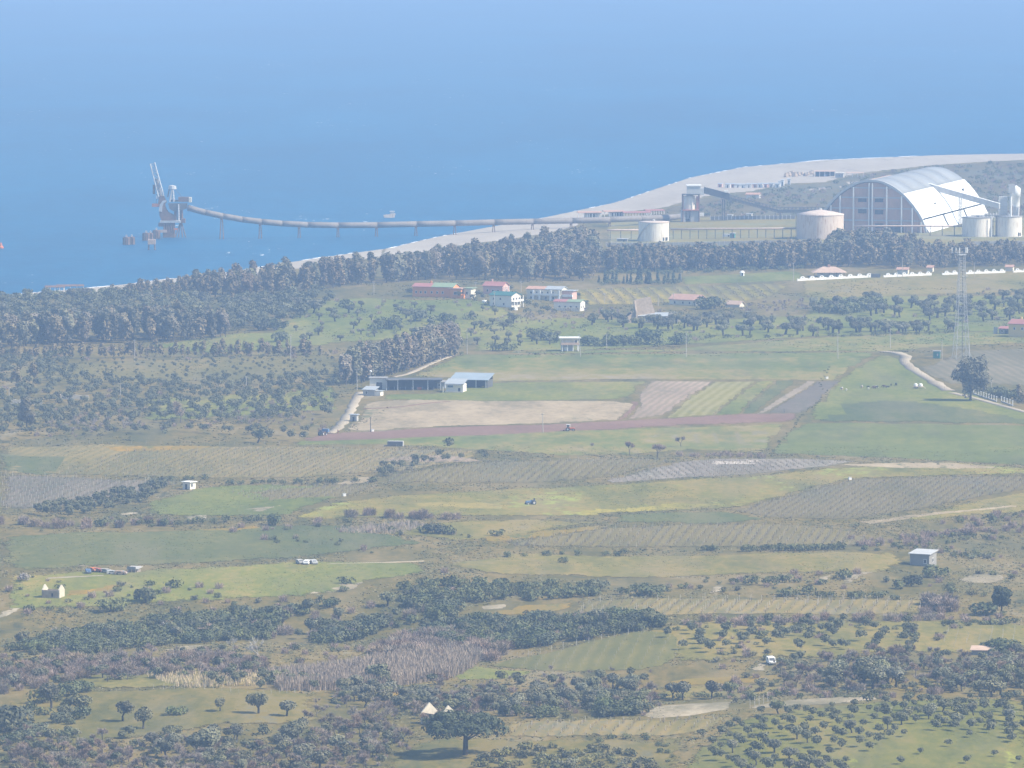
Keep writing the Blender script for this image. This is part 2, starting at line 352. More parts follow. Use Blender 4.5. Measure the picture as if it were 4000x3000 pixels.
sheet('meadow', [(2370,962),(2800,956),(3200,950),(3170,985),(2370,1002)], g_fresh, 0.6)
sheet('meadow', [(2660,1080),(3130,1058),(3150,1096),(2660,1112)], g_fresh, 0.8)
sheet('pasture', [(3130,1090),(4060,1050),(4060,1140),(3600,1150),(3120,1185)], g_meadow, 0.8)
sheet('vineyard_field', [(2230,1128),(2700,1116),(3030,1108),(3090,1120),(3010,1165),(2800,1190),(2600,1182),(2300,1194),(2250,1170)], g_viney, 0.8)
# around the houses and the old olive groves
sheet('hill_meadow', [(1230,1180),(1420,1160),(1650,1170),(1850,1165),(1960,1195),(2100,1250),(2020,1300),(1800,1330),(1500,1330),(1180,1350),(1040,1300),(1120,1240)], g_fresh, 1.5)
sheet('grove_meadow', [(1850,1270),(2200,1240),(2700,1250),(3150,1230),(3160,1160),(4060,1150),(4060,1290),(3300,1310),(2700,1345),(2250,1372),(1840,1375)], g_fresh, 1.2)
sheet('cereal_strip', [(1850,1378),(2600,1362),(3000,1330),(3500,1300),(4060,1292),(4060,1338),(3740,1352),(3450,1376),(2700,1372),(2300,1383)], g_band, 0.8)
sheet('grove_meadow', [(0,1440),(300,1420),(700,1400),(1240,1360),(1330,1400),(1320,1470),(900,1485),(400,1500),(0,1490)], FM('dry_grove', [(0.065,0.080,0.038),(0.085,0.10,0.048),(0.115,0.12,0.062)], 0.02, 0.2), 1.5)
sheet('grove_meadow', [(560,1350),(900,1300),(1250,1290),(1330,1310),(1320,1345),(800,1385)], g_fresh, 1.5)
sheet('grove_meadow', [(550,1560),(1100,1530),(1330,1500),(1320,1600),(900,1630),(560,1640)], g_fresh, 1.5)
# the big fields in the middle
sheet('cereal_field', [(1790,1386),(2300,1384),(2900,1378),(3440,1378),(3340,1430),(3270,1488),(3100,1484),(2540,1480),(1900,1492),(1850,1480),(1600,1470)], g_band, 0.6)
sheet('cereal_field', [(1880,1496),(2200,1492),(2530,1490),(2480,1540),(2430,1562),(2100,1566),(1750,1566),(1480,1560),(1500,1540),(1700,1535)], g_fresh, 0.6)
sheet('straw_field', [(1410,1580),(1480,1564),(1620,1560),(2000,1566),(2440,1568),(2480,1582),(2470,1604),(2425,1640),(2200,1652),(1800,1664),(1500,1680),(1350,1684),(1390,1630)], g_straw, 0.6)
sheet('ploughed_strip', [(1180,1712),(1300,1690),(1500,1682),(1800,1666),(2200,1654),(2440,1642),(2900,1616),(3135,1610),(3120,1630),(3090,1646),(2700,1660),(2350,1678),(1900,1703),(1500,1719),(1190,1728)], g_plough, 0.5)
sheet('ploughed_strip', [(2462,1568),(2492,1570),(2490,1590),(2450,1625),(2425,1641),(2408,1640),(2445,1610),(2470,1585)], g_plough, 0.4)
sheet('crop_field', [(2545,1488),(2790,1490),(2700,1545),(2600,1620),(2440,1640),(2495,1590),(2490,1545)], g_pink, 0.5)
sheet('crop_field', [(2792,1490),(2955,1488),(2900,1530),(2790,1622),(2602,1632),(2700,1546)], g_crop, 0.5)
sheet('crop_field', [(2957,1488),(3030,1486),(2990,1520),(2890,1616),(2792,1622),(2900,1530)], g_fresh, 0.5)
sheet('crop_field', [(3032,1486),(3110,1486),(3080,1515),(2950,1612),(2892,1616),(2990,1520)], g_teal, 0.5)
sheet('dirt_track', [(3155,1488),(3190,1490),(3130,1530),(2985,1613),(2955,1616),(3085,1530)], FM('tan_strip', [(0.20,0.16,0.10),(0.26,0.205,0.14),(0.31,0.25,0.175)], 0.03, 0.3), 0.3)
sheet('fallow_field', [(3192,1490),(3285,1489),(3235,1530),(3190,1580),(3135,1610),(2990,1614),(3130,1530)], g_brown, 0.5)
sheet('pasture', [(3450,1380),(3530,1400),(3640,1490),(3720,1528),(3840,1552),(4060,1622),(4060,1660),(3160,1640),(3150,1605),(3210,1560),(3250,1510),(3290,1470),(3360,1420)], g_fresh, 0.6)
sheet('pasture', [(3230,1570),(3600,1560),(4060,1630),(4060,1660),(3180,1650),(3190,1590)], g_teal, 1.2)
def ribbon(name, line, w, mat, lift=0.18):
    """a track of even width following a line on the ground"""
    x, y, _ = U([p[0] for p in line], [p[1] for p in line]); t = np.linspace(0, len(line)-1, max(8, int(np.hypot(np.diff(x), np.diff(y)).sum()/4)))
    X = np.interp(t, range(len(line)), x); Y = np.interp(t, range(len(line)), y); k = np.ones(5)/5
    X = np.convolve(np.pad(X, 2, 'edge'), k, 'valid'); Y = np.convolve(np.pad(Y, 2, 'edge'), k, 'valid')
    dx, dy = np.gradient(X), np.gradient(Y); L = np.hypot(dx, dy); nx_, ny_ = -dy/L, dx/L; V, F = [], []
    for i in range(len(X)):
        ww = w*0.5*(1 + 0.18*float(wob(X[i:i+1]+3, Y[i:i+1], 6)[0]))
        for s_, zz in ((-1.02, -0.3), (-1, lift), (0, lift + 0.05), (1, lift), (1.02, -0.3)):
            px_, py_ = X[i]+nx_[i]*ww*s_, Y[i]+ny_[i]*ww*s_; V.append((px_, py_, float(h(px_, py_)) + zz))
        if i: F += [(5*i-5+j, 5*i-4+j, 5*i+1+j, 5*i+j) for j in range(4)]
    return tag(mesh_obj(name, V, F, mat, None, True), kind='structure')
ribbon('dirt_track', [(3440,1373),(3500,1377),(3542,1392),(3530,1412),(3560,1440),(3640,1488),(3710,1530)], 5.0, g_path)
ribbon('dirt_track', [(3710,1534),(3800,1554),(3900,1582),(4060,1626)], 3.6, g_path)
ribbon('dirt_track', [(1772,1386),(1700,1412),(1640,1440),(1590,1462),(1530,1474)], 3.0, g_path)
ribbon('dirt_track', [(1410,1530),(1385,1570),(1370,1605),(1345,1645),(1310,1680),(1280,1694)], 4.2, g_path)
ribbon('dirt_track', [(165,2262),(250,2257),(330,2253),(430,2249)], 2.0, g_path)
ribbon('dirt_track', [(1240,2206),(1400,2201),(1560,2197),(1680,2191)], 1.3, g_path)
ribbon('dirt_strip', [(1400,1597),(1500,1596),(1600,1588),(1680,1572),(1780,1570)], 2.0, g_plough)
sheet('vineyard_field', [(3640,1420),(3770,1370),(4060,1360),(4060,1510),(3880,1500),(3700,1500),(3580,1440)], FM('young_vineyard', [(0.13,0.11,0.06),(0.18,0.15,0.09),(0.25,0.20,0.135)], 0.02, 0.3, stripes=(-0.10, 4.5, (0.10,0.10,0.05), 0.8)), 0.5)
sheet('green_field', [(3150,1642),(3180,1652),(4060,1664),(4060,1822),(3500,1790),(3000,1772),(3060,1700)], FM('green_field_band', [(0.055,0.090,0.032),(0.075,0.115,0.042),(0.105,0.135,0.055)], 0.012, 0.15, stretch=(0.25,1,1)), 0.5)
sheet('green_field', [(1150,1722),(1900,1698),(2350,1675),(3080,1652),(3050,1690),(2990,1768),(2700,1755),(2500,1775),(2200,1780),(1900,1760),(1500,1735),(1150,1740)], g_band, 0.6)
sheet('dry_strip', [(2400,1700),(3040,1668),(3000,1740),(2700,1738)], FM('dry_cereal', [(0.12,0.125,0.055),(0.19,0.17,0.09),(0.27,0.225,0.14)], 0.02, 0.2, stretch=(0.25,1,1)), 1.5)
# vineyards and meadows in the middle distance
sheet('vineyard_field', [(0,1745),(400,1735),(1150,1742),(1900,1764),(1850,1800),(1560,1850),(1100,1872),(500,1862),(0,1850)], g_vine, 1.0)
sheet('meadow', [(0,1770),(320,1780),(290,1830),(200,1862),(0,1840)], g_teal, 1.5)
sheet('vineyard_field', [(0,1846),(250,1862),(640,1872),(700,1892),(560,1930),(200,1985),(0,2000)], FM('pink_vineyard', [(0.11,0.095,0.062),(0.16,0.13,0.092),(0.22,0.175,0.13)], 0.02, 0.3, stripes=(0.14, 4.0, (0.085,0.09,0.045), 0.6)), 1.0)
sheet('vineyard_field', [(1500,1855),(1900,1800),(2500,1790),(2660,1800),(2400,1870),(2000,1890),(1480,1890)], g_vineb, 1.0)
sheet('vineyard_field', [(2640,1806),(2800,1790),(3100,1790),(3360,1800),(3250,1822),(2950,1850),(2400,1888),(2360,1880)], FM('pale_vineyard', [(0.16,0.135,0.10),(0.24,0.20,0.16),(0.36,0.31,0.25)], 0.025, 0.3, stripes=(-0.10, 3.2, (0.12,0.11,0.065), 0.6)), 0.8)
sheet('pale_soil', [(2700,1800),(2900,1793),(3060,1798),(2950,1815),(2760,1828)], FM('pale_soil', [(0.40,0.34,0.28),(0.48,0.42,0.36),(0.55,0.49,0.43)], 0.03, 0.3, stripes=(-0.10, 3.2, (0.26,0.21,0.16), 0.6)), 1.2)
sheet('mustard_meadow', [(1130,2024),(1300,1960),(1600,1930),(2000,1905),(2400,1890),(2950,1852),(3260,1826),(3700,1802),(4060,1830),(4060,1850),(3350,1872),(3000,1960),(2850,1992),(2600,1996),(2200,2016),(1700,2016),(1300,2040)], g_mustard, 1.2)
sheet('yellow_patch', [(1140,2022),(1300,1975),(1420,1958),(1400,1990),(1200,2026)], g_yellow, 1.5)
sheet('yellow_patch', [(2150,2006),(2250,1985),(2600,1965),(2900,1960),(2840,1988),(2600,1994),(2300,2012)], g_yellow, 1.5)
sheet('yellow_patch', [(1540,1966),(1900,1960),(2080,1970),(2000,1996),(1600,1990)], FM('pale_flowers', [(0.10,0.12,0.045),(0.16,0.17,0.065),(0.24,0.235,0.10)], 0.03, 0.3), 1.5)
sheet('dirt_strip', [(2000,2012),(2150,1975),(2330,1935),(2560,1920),(2560,1930),(2300,1960),(2170,2004)], g_pink, 1.0)
sheet('vineyard_field', [(2850,1996),(3000,1950),(3340,1872),(3700,1862),(4060,1855),(4060,1905),(3850,1940),(3640,1985),(3300,2030),(2990,2024)], FM('blue_vineyard', [(0.078,0.090,0.055),(0.098,0.108,0.066),(0.135,0.125,0.082)], 0.02, 0.3, stripes=(0.20, 3.0, (0.10,0.085,0.06), 0.55)), 0.8)
sheet('meadow', [(4060,1910),(3850,1945),(3660,1990),(3500,2040),(4060,2000)], g_mustard, 1.2)
sheet('meadow', [(560,1960),(800,1900),(1300,1890),(1480,1900),(1300,1955),(1130,2020),(900,2020),(560,2010)], g_fresh, 1.2)
sheet('vineyard_field', [(900,1920),(1300,1890),(1500,1896),(1330,1945),(1000,1960)], g_vineb, 1.0)
sheet('lush_meadow', [(0,2085),(500,2075),(1050,2050),(1400,2050),(1560,2090),(1700,2130),(1500,2150),(1000,2190),(500,2215),(0,2225)], g_teal, 1.5)
sheet('lush_meadow', [(2400,2010),(2600,1998),(2850,2000),(2990,2030),(2800,2046),(2400,2040)], g_teal, 1.0)
sheet('meadow', [(1500,2060),(2000,2025),(2400,2040),(2000,2095),(1780,2110),(1500,2090)], g_meadow, 1.2)
sheet('vineyard_field', [(1960,2112),(2400,2052),(2990,2040),(3320,2068),(3420,2100),(3380,2132),(2700,2138),(1980,2140)], g_vineb, 1.0)
sheet('meadow', [(1700,2205),(2000,2160),(2600,2166),(3500,2160),(3560,2200),(3500,2235),(2900,2250),(2400,2262),(1900,2240)], g_meadow, 1.0)
sheet('flower_patch', [(1850,2095),(2200,2070),(2360,2050),(2350,2065),(2100,2100),(1900,2108)], g_orange, 1.5)
sheet('meadow', [(0,2240),(500,2225),(1250,2190),(1650,2195),(1700,2230),(1300,2330),(800,2360),(200,2390),(0,2400)], g_fresh, 1.5)
sheet('flower_patch', [(140,2360),(200,2310),(420,2262),(620,2268),(480,2320),(300,2350)], g_orange, 2.0)
sheet('flower_patch', [(700,2070),(1000,2052),(1100,2060),(900,2080)], g_orange, 1.0)
sheet('pale_soil', [(330,2240),(480,2228),(510,2240),(360,2252)], solid('grey_gravel_yard', (0.36,0.36,0.38), 0.9), 0.8)
sheet('sand_bank', [(1240,2320),(1290,2292),(1360,2276),(1420,2278),(1400,2300),(1280,2318)], g_cream, 1.0)
for q in ([(850,2275),(940,2268),(930,2290),(860,2292)],[(700,2292),(820,2282),(800,2304),(720,2306)],[(950,2262),(1020,2258),(1015,2268),(960,2272)],[(930,1990),(1100,1972),(1130,1978),(1060,2000),(960,2008)],[(720,2015),(820,2008),(810,2028),(740,2030)],[(460,2006),(530,1998),(530,2006),(480,2012)],
          [(590,2128),(650,2126),(645,2136),(600,2138)],[(280,2200),(360,2196),(350,2208),(290,2210)],[(0,2390),(60,2360),(90,2366),(40,2410),(0,2420)],[(1180,2312),(1260,2306),(1250,2318),(1190,2322)],[(1880,2368),(1980,2358),(1970,2372),(1890,2378)],
          [(3740,2262),(3800,2244),(3900,2246),(3930,2260),(3860,2276),(3760,2272)],[(3300,2252),(3400,2222),(3430,2224),(3340,2262),(3290,2300)],[(3200,2252),(3250,2244),(3240,2262),(3205,2266)],[(2780,2296),(2830,2286),(2810,2310),(2775,2316)],[(2350,2520),(2460,2480),(2480,2484),(2390,2525)],
          [(3130,2480),(3230,2466),(3250,2490),(3180,2504),(3120,2504)],[(3040,2490),(3090,2470),(3080,2490)],[(2500,2790),(2560,2762),(2700,2748),(2860,2740),(2850,2770),(2700,2790),(2560,2795)],[(2930,2755),(3060,2740),(3420,2722),(3430,2730),(3300,2744),(3050,2762),(2940,2768)],[(2930,2620),(2970,2596),(3000,2600),(2990,2626)],[(640,2540),(720,2524),(800,2520),(790,2535),(690,2545)]):
    sheet('sand_bank', q, g_cream, 0.8)
sheet('dry_strip', [(3240,1818),(3500,1806),(3720,1808),(4060,1838),(3800,1836),(3500,1832)], g_straw, 0.8)
sheet('dry_strip', [(1440,1800),(1600,1776),(1780,1778),(1900,1800),(1760,1806),(1560,1806)], g_pink, 0.8)
sheet('dry_strip', [(1310,1888),(1400,1866),(1490,1862),(1480,1876),(1360,1892)], g_straw, 0.8)
sheet('dry_strip', [(400,1745),(700,1738),(900,1746),(700,1762),(420,1766)], g_orange, 1.0)
sheet('dry_strip', [(3350,2035),(3700,1995),(4060,1965),(4060,1980),(3700,2012),(3400,2046)], g_straw, 0.8)
# foreground
sheet('vineyard_field', [(2240,2400),(2260,2348),(2700,2338),(3300,2336),(3620,2348),(3600,2392),(3000,2398),(2600,2410)], g_vine, 0.8)
sheet('flower_patch', [(1880,2395),(2050,2362),(2240,2352),(2230,2372),(2120,2398),(1950,2400)], g_orange, 1.2)
sheet('vineyard_field', [(1880,2600),(2000,2570),(2300,2510),(2480,2470),(2640,2460),(2700,2500),(2640,2590),(2500,2625),(2100,2625)], FM('hill_vineyard', [(0.065,0.085,0.035),(0.095,0.115,0.045),(0.13,0.14,0.06)], 0.03, 0.3, stripes=(0.10, 4.2, (0.06,0.08,0.03), 0.5)), 0.8)
sheet('meadow', [(1740,2640),(1860,2600),(2100,2628),(2050,2650),(1800,2660)], g_fresh, 1.0)
sheet('flower_patch', [(2540,2465),(2660,2462),(2680,2478),(2560,2490)], g_orange, 0.8)
sheet('flower_patch', [(2600,2670),(2800,2646),(3090,2630),(3095,2648),(2900,2668),(2620,2690)], g_orange, 0.8)
sheet('flower_patch', [(1420,2730),(1520,2700),(1680,2690),(1670,2735),(1500,2740)], g_orange, 1.0)
sheet('flower_patch', [(3480,2690),(3600,2668),(3690,2662),(3670,2690),(3560,2700)], g_orange, 0.8)
sheet('flower_patch', [(3650,2470),(3750,2460),(4060,2452),(4060,2466),(3760,2476)], g_orange, 0.8)
sheet('meadow', [(2560,2700),(2900,2672),(3100,2660),(3080,2700),(2900,2730),(2580,2740)], g_meadow, 1.0)
sheet('meadow', [(2560,2440),(3000,2420),(3600,2420),(4060,2440),(4060,2560),(3500,2560),(3100,2580),(2600,2600)], g_meadow, 1.5)
sheet('vineyard_field', [(1960,2850),(2000,2826),(2500,2806),(2840,2796),(2860,2802),(2780,2850),(2500,2872),(2000,2888)], g_vine, 0.8)
sheet('grass_bank', [(1500,2960),(1640,2890),(1780,2870),(2000,2890),(2500,2875),(2790,2852),(2700,2930),(2600,3060),(1440,3060)], MATS['near_meadow'] if 'near_meadow' in MATS else FM('near_meadow', [(0.050,0.068,0.026),(0.075,0.090,0.034),(0.105,0.112,0.048),(0.15,0.135,0.075)], 0.03, 0.25, weeds=0.5), 1.0)
sheet('orchard_meadow', [(2800,2850),(2900,2800),(3100,2768),(3450,2735),(4060,2728),(4060,3060),(2560,3060),(2690,2940)], FM('orchard_grass', [(0.045,0.068,0.020),(0.066,0.094,0.028),(0.090,0.115,0.036),(0.115,0.125,0.05)], 0.03, 0.25, fleck=((0.26,0.27,0.04), 0.06, 0.3)), 1.0)
sheet('orchard_meadow', [(0,2740),(250,2700),(600,2690),(1000,2690),(1250,2710),(1240,2760),(1300,2820),(1000,2840),(800,2860),(400,2900),(0,2960)], FM('near_meadow', [(0.050,0.068,0.026),(0.075,0.090,0.034),(0.105,0.112,0.048),(0.15,0.135,0.075)], 0.03, 0.25, weeds=0.5), 1.5)
sheet('orchard_meadow', [(200,2590),(500,2570),(900,2600),(1250,2680),(700,2690),(300,2690)], g_meadow, 1.5)
# ------------------------------------------------------------------ vegetation
m_bark = solid('grey_bark', (0.10,0.085,0.07), 0.9, 0.4, 2.0)
m_bark_dark = solid('dark_bark', (0.055,0.047,0.04), 0.9, 0.4, 2.0)
m_bark_pale = solid('bleached_wood', (0.42,0.39,0.35), 0.9, 0.2, 2.0)
m_olive = foliage('olive_leaves', (0.088,0.094,0.050), (0.205,0.192,0.116))
m_euc = foliage('eucalyptus_leaves', (0.125,0.110,0.068), (0.275,0.220,0.146))
m_euc_dark = foliage('eucalyptus_leaves_dark', (0.092,0.096,0.056), (0.225,0.200,0.122))
m_shrub = foliage('mastic_leaves', (0.048,0.064,0.029), (0.148,0.152,0.070))
m_conif = foliage('cypress_leaves', (0.028,0.046,0.028), (0.075,0.092,0.050))
m_twig = foliage('bare_twigs', (0.18,0.14,0.105), (0.34,0.265,0.20))
m_pine = foliage('pine_needles', (0.030,0.044,0.024), (0.080,0.092,0.048))
m_gorse = foliage('yellow_shrub_leaves', (0.085,0.090,0.038), (0.21,0.19,0.09))
m_cane = foliage('dry_cane', (0.31,0.24,0.165), (0.50,0.41,0.29))
m_blossom = foliage('blossom', (0.20,0.18,0.16), (0.38,0.36,0.33))
m_cactus = foliage('cactus_pads', (0.05,0.075,0.04), (0.14,0.165,0.09))

def leaf_cloud(rg, clumps, n, size, jit=0.7, elong=1.3, hollow=0.7):
    """n leaf tufts spread over ellipsoid clumps [(centre, radii)] -> verts, quads"""
    C = np.array([c for c, r in clumps], float); Rr = np.array([r for c, r in clumps], float)
    wgt = (Rr[:, 0] * Rr[:, 2]); wgt = wgt / wgt.sum()
    k = rg.choice(len(clumps), n, p=wgt)
    d = rg.normal(size=(n, 3)); d[:, 2] = np.where(rg.random(n) < 0.35, np.abs(d[:, 2]), d[:, 2]); d /= np.linalg.norm(d, axis=1)[:, None]
    rad = hollow + (1.06 - hollow) * rg.random(n) ** 0.6
    P = C[k] + d * Rr[k] * rad[:, None]
    nrm = d + np.array([0.18, -0.1, 0.45]) + rg.normal(size=(n, 3)) * jit * 0.6; nrm /= np.linalg.norm(nrm, axis=1)[:, None]
    a = np.cross(nrm, rg.normal(size=(n, 3))); a /= np.linalg.norm(a, axis=1)[:, None]; b = np.cross(nrm, a)
    s = (size * (0.55 + 0.9 * rg.random(n)))[:, None]
    a = a * s * elong * 0.5; b = b * s * 0.5
    V = np.stack([P - a - b * 0.6, P + a * 0.8 - b, P + a + b * 0.6, P - a * 0.8 + b], 1).reshape(-1, 3)
    F = np.arange(4 * n).reshape(-1, 4)
    return V, F
def wood(segs):
    mb = MB()
    for a, b, r0, r1 in segs: mb.tube(a, b, r0, r1, 5, False)
    return np.array(mb.v), [tuple(f) for f in mb.f]
def slivers(rg, bases, tips, w):
    P, T = np.array(bases), np.array(tips); d = T - P; L = np.linalg.norm(d, axis=1)[:, None]
    s = np.cross(d / L, rg.normal(size=P.shape)); s /= np.linalg.norm(s, axis=1)[:, None]; s *= w
    V = np.stack([P - s, P + s, T + s * 0.35, T - s * 0.35], 1).reshape(-1, 3); return V, np.arange(len(V)).reshape(-1, 4)

# every builder returns {part: (verts, faces, material)} for a plant about 1 unit of its natural height H
def olive(seed, old=False, n=1000):
    rg = np.random.default_rng(seed); H = 4.4 if not old else 5.6
    lean = rg.normal(size=2) * (0.35 if not old else 0.8); th = H * (0.26 if not old else 0.38)
    top = (lean[0] * 0.5, lean[1] * 0.5, th); r = 0.20 if not old else 0.42
    segs = [((0, 0, -0.3), top, r * 1.3, r)]; cl = []
    for i in range(3 if not old else 4):
        a = rg.random() * 6.28; R_ = H * (0.26 if not old else 0.32) * (0.6 + 0.6 * rg.random()); e = (top[0] + R_ * math.cos(a), top[1] + R_ * math.sin(a), H * (0.56 + 0.16 * rg.random()))
        segs.append((top, e, r * 0.7, r * 0.25)); cr = H * (0.20 + 0.08 * rg.random()) * (1 if not old else 0.85); cl.append((e, (cr * 1.1, cr * 1.1, cr * 0.95)))
    if not old: cl.append(((lean[0] * 0.5, lean[1] * 0.5, H * 0.66), (H * 0.30, H * 0.30, H * 0.28)))
    for i in range(4):
        a = rg.random() * 6.28; cr = H * 0.14; cl.append(((top[0] + H * 0.24 * math.cos(a), top[1] + H * 0.24 * math.sin(a), H * (0.55 + 0.28 * rg.random())), (cr, cr, cr)))
    return H, {'trunk': (*wood(segs), m_bark_dark), 'crown': (*leaf_cloud(rg, cl, n, 0.26 if not old else 0.33, 0.9), m_olive)}
def euc(seed, mat=None, n=1300, H=15.0, slim=1.0):
    rg = np.random.default_rng(seed); cl = []; segs = []
    lean = rg.normal(size=2) * 0.4
    segs.append(((0, 0, -0.4), (lean[0], lean[1], H * 0.86), 0.34, 0.08))
    for i in range(13):
        t = 0.26 + 0.66 * (i / 12) + rg.normal() * 0.03; a = rg.random() * 6.28; sp = H * 0.13 * slim * (1.25 - 0.9 * abs(t - 0.5)) * (0.45 + 0.8 * rg.random())
        c = (lean[0] * t + sp * math.cos(a), lean[1] * t + sp * math.sin(a), H * t)
        cr = H * (0.075 + 0.045 * rg.random()) * (1.15 - 0.5 * abs(t - 0.5)); cl.append((c, (cr * slim * 1.05, cr * slim * 1.05, cr * 1.55)))
        if i % 2 == 0: segs.append(((lean[0] * t * 0.8, lean[1] * t * 0.8, H * t * 0.78), c, 0.13, 0.04))
    return H, {'trunk': (*wood(segs), m_bark), 'crown': (*leaf_cloud(rg, cl, n, 0.62, 0.9, 1.9, 0.5), mat or m_euc)}
def shrub(seed, mat=None, n=260, H=3.0, wide=1.0):
    rg = np.random.default_rng(seed); cl = []
    for i in range(9):
        a = rg.random() * 6.28; d = H * 0.52 * wide * rg.random() ** 0.5; cr = H * (0.15 + 0.22 * rg.random())
        cl.append(((d * math.cos(a) * 1.35, d * math.sin(a), H * (0.28 + 0.42 * rg.random() * (1 - d / H))), (cr * wide, cr * wide, cr)))
    segs = [((0.1*i - 0.1, 0, -0.2), (H * 0.25 * math.cos(i * 2.1), H * 0.25 * math.sin(i * 2.1), H * 0.5), 0.09, 0.04) for i in range(3)]
    return H, {'stem': (*wood(segs), m_bark_dark), 'foliage': (*leaf_cloud(rg, cl, n, 0.26, 0.9), mat or m_shrub)}
def conif(seed, n=300, H=8.0):
    rg = np.random.default_rng(seed); cl = [((rg.normal() * 0.12, rg.normal() * 0.12, H * t), (H * 0.15 * (1.08 - t), H * 0.15 * (1.08 - t), H * 0.13)) for t in np.linspace(0.14, 0.92, 8)]
    return H, {'trunk': (*wood([((0, 0, -0.3), (0, 0, H * 0.9), 0.16, 0.04)]), m_bark_dark), 'crown': (*leaf_cloud(rg, cl, n, 0.55, 0.8, 1.6), m_conif)}
def bare(seed, n=720, H=5.0, mat=None, wide=1.0, twigw=0.042):
    rg = np.random.default_rng(seed); segs = []; tips = []
    def grow(p, d, L, r, lev):
        q = p + d * L; segs.append((tuple(p), tuple(q), r, r * 0.62))
        if lev == 0: tips.append((p, q)); return
        for _ in range(3 if lev > 1 else 3):
            e = d + rg.normal(size=3) * 0.55 * wide; e[2] = abs(e[2]) * 0.8 + 0.15; e /= np.linalg.norm(e)
            grow(q, e, L * (0.66 + 0.18 * rg.random()), r * 0.58, lev - 1)
    grow(np.array([0, 0, -0.2]), np.array([rg.normal() * 0.12, rg.normal() * 0.12, 1.0]), H * 0.27, 0.17, 3)
    B, T = [], []
    for p, q in tips:
        for _ in range(max(4, n // len(tips))):
            u = rg.random(); b = p * (1 - u) + q * u; e = (q - p) / np.linalg.norm(q - p) + rg.normal(size=3) * 0.75; e[2] += 0.35
            B.append(b); T.append(b + e / np.linalg.norm(e) * H * (0.10 + 0.12 * rg.random()))
    return H, {'trunk': (*wood(segs), m_bark), 'crown': (*slivers(rg, B, T, twigw), mat or m_twig)}
def thicket(seed, n=520, H=2.6):
    """leafless bush: many thin stems from the ground"""
    rg = np.random.default_rng(seed); B, T = [], []
    for _ in range(n):
        a = rg.random() * 6.28; r = rg.random() ** 0.5 * H * 0.5; b = np.array([r * math.cos(a), r * math.sin(a), H * 0.75 * rg.random() * (1 - 0.5 * (r / H)) - 0.1])
        e = np.array([math.cos(a) * 0.5, math.sin(a) * 0.5, 1.0]) + rg.normal(size=3) * 0.5
        B.append(b); T.append(b + e / np.linalg.norm(e) * H * (0.18 + 0.22 * rg.random()))
    segs = [((0, 0, -0.2), (H * 0.2 * math.cos(i * 1.3), H * 0.2 * math.sin(i * 1.3), H * 0.55), 0.06, 0.02) for i in range(5)]
    return H, {'stem': (*wood(segs), m_bark), 'foliage': (*slivers(rg, B, T, 0.05), m_twig)}
KINDS = {
    'olive_tree': [olive(s) for s in range(6)], 'old_olive_tree': [olive(40 + s, True) for s in range(6)],
    'eucalyptus_tree': [euc(80 + s) for s in range(4)] + [euc(90 + s, m_euc_dark) for s in range(4)],
    'shrub': [shrub(120 + s, None, 620, 3.0, 1.0 + 0.12 * (s % 3)) for s in range(6)], 'cypress_tree': [conif(140 + s) for s in range(3)],
    'leafless_tree': [bare(160 + s) for s in range(5)], 'leafless_bush': [thicket(180 + s) for s in range(4)],
    'yellow_shrub': [shrub(200 + s, m_gorse, 200, 2.0) for s in range(3)],
}
MESH = {}
def part_mesh(kind, vi, part):
    k = (kind, vi, part)
    if k not in MESH:
        V, F, m = KINDS[kind][vi][1][part]
        me = bpy.data.meshes.new(kind + '_' + part); me.from_pydata(np.asarray(V).tolist(), [], [tuple(int(i) for i in f) for f in F]); me.materials.append(m); MESH[k] = me
    return MESH[k]
PLANTS = {k: [] for k in KINDS}      # (x, y, z, height, turn, variant, label, group)
def put(kind, x, y, hgt, label, group, var=None, turn=None):
    n = len(KINDS[kind]); PLANTS[kind].append((float(x), float(y), float(h(x, y)), hgt, random.random() * 6.28 if turn is None else turn, random.randrange(n) if var is None else var % n, label, group))
def scatter(kind, poly, spacing, hr, label, group, var=None, keep=1.0, clump=0.0):
    """fill a patch of ground with plants a spacing apart"""
    x, y, _ = U([p[0] for p in poly], [p[1] for p in poly])
    x0, x1, y0, y1 = x.min(), x.max(), y.min(), y.max()
    a = np.arange(x0, x1, spacing); b = np.arange(y0, y1, spacing)
    X, Y = np.meshgrid(a, b); X = X.ravel(); Y = Y.ravel()
    X = X + (rng.random(len(X)) - 0.5) * spacing * 0.9; Y = Y + (rng.random(len(Y)) - 0.5) * spacing * 0.9
    k = inside(X, Y, x, y) & (rng.random(len(X)) < keep)
    if clump: k &= wob(X + 333, Y * 0.6, 18) > clump
    for p, q in zip(X[k], Y[k]):
        put(kind, p, q, hr[0] + (hr[1] - hr[0]) * random.random(), label, group, random.choice(var) if var else None)
def along(kind, line, spacing, hr, label, group, jit=1.0, var=None):
    x, y, _ = U([p[0] for p in line], [p[1] for p in line])
    for k in range(len(line) - 1):
        L = math.hypot(x[k+1] - x[k], (y[k+1] - y[k])); n = max(1, int(L / spacing))
        for i in range(n):
            t = (i + random.random() * 0.8) / n
            put(kind, x[k] + (x[k+1] - x[k]) * t + random.gauss(0, jit * 0.4), y[k] + (y[k+1] - y[k]) * t + random.gauss(0, jit), hr[0] + (hr[1] - hr[0]) * random.random(), label, group, random.choice(var) if var else None)
def spots(kind, pts, label, group, var=None):
    """single plants: (picture x, picture y of the foot, height in picture pixels)"""
    for i, (px, py, hp) in enumerate(pts):
        g = G(px, py); put(kind, g.x, g.y, hp * g.y / 25000, label[i] if isinstance(label, list) else label, group, var)

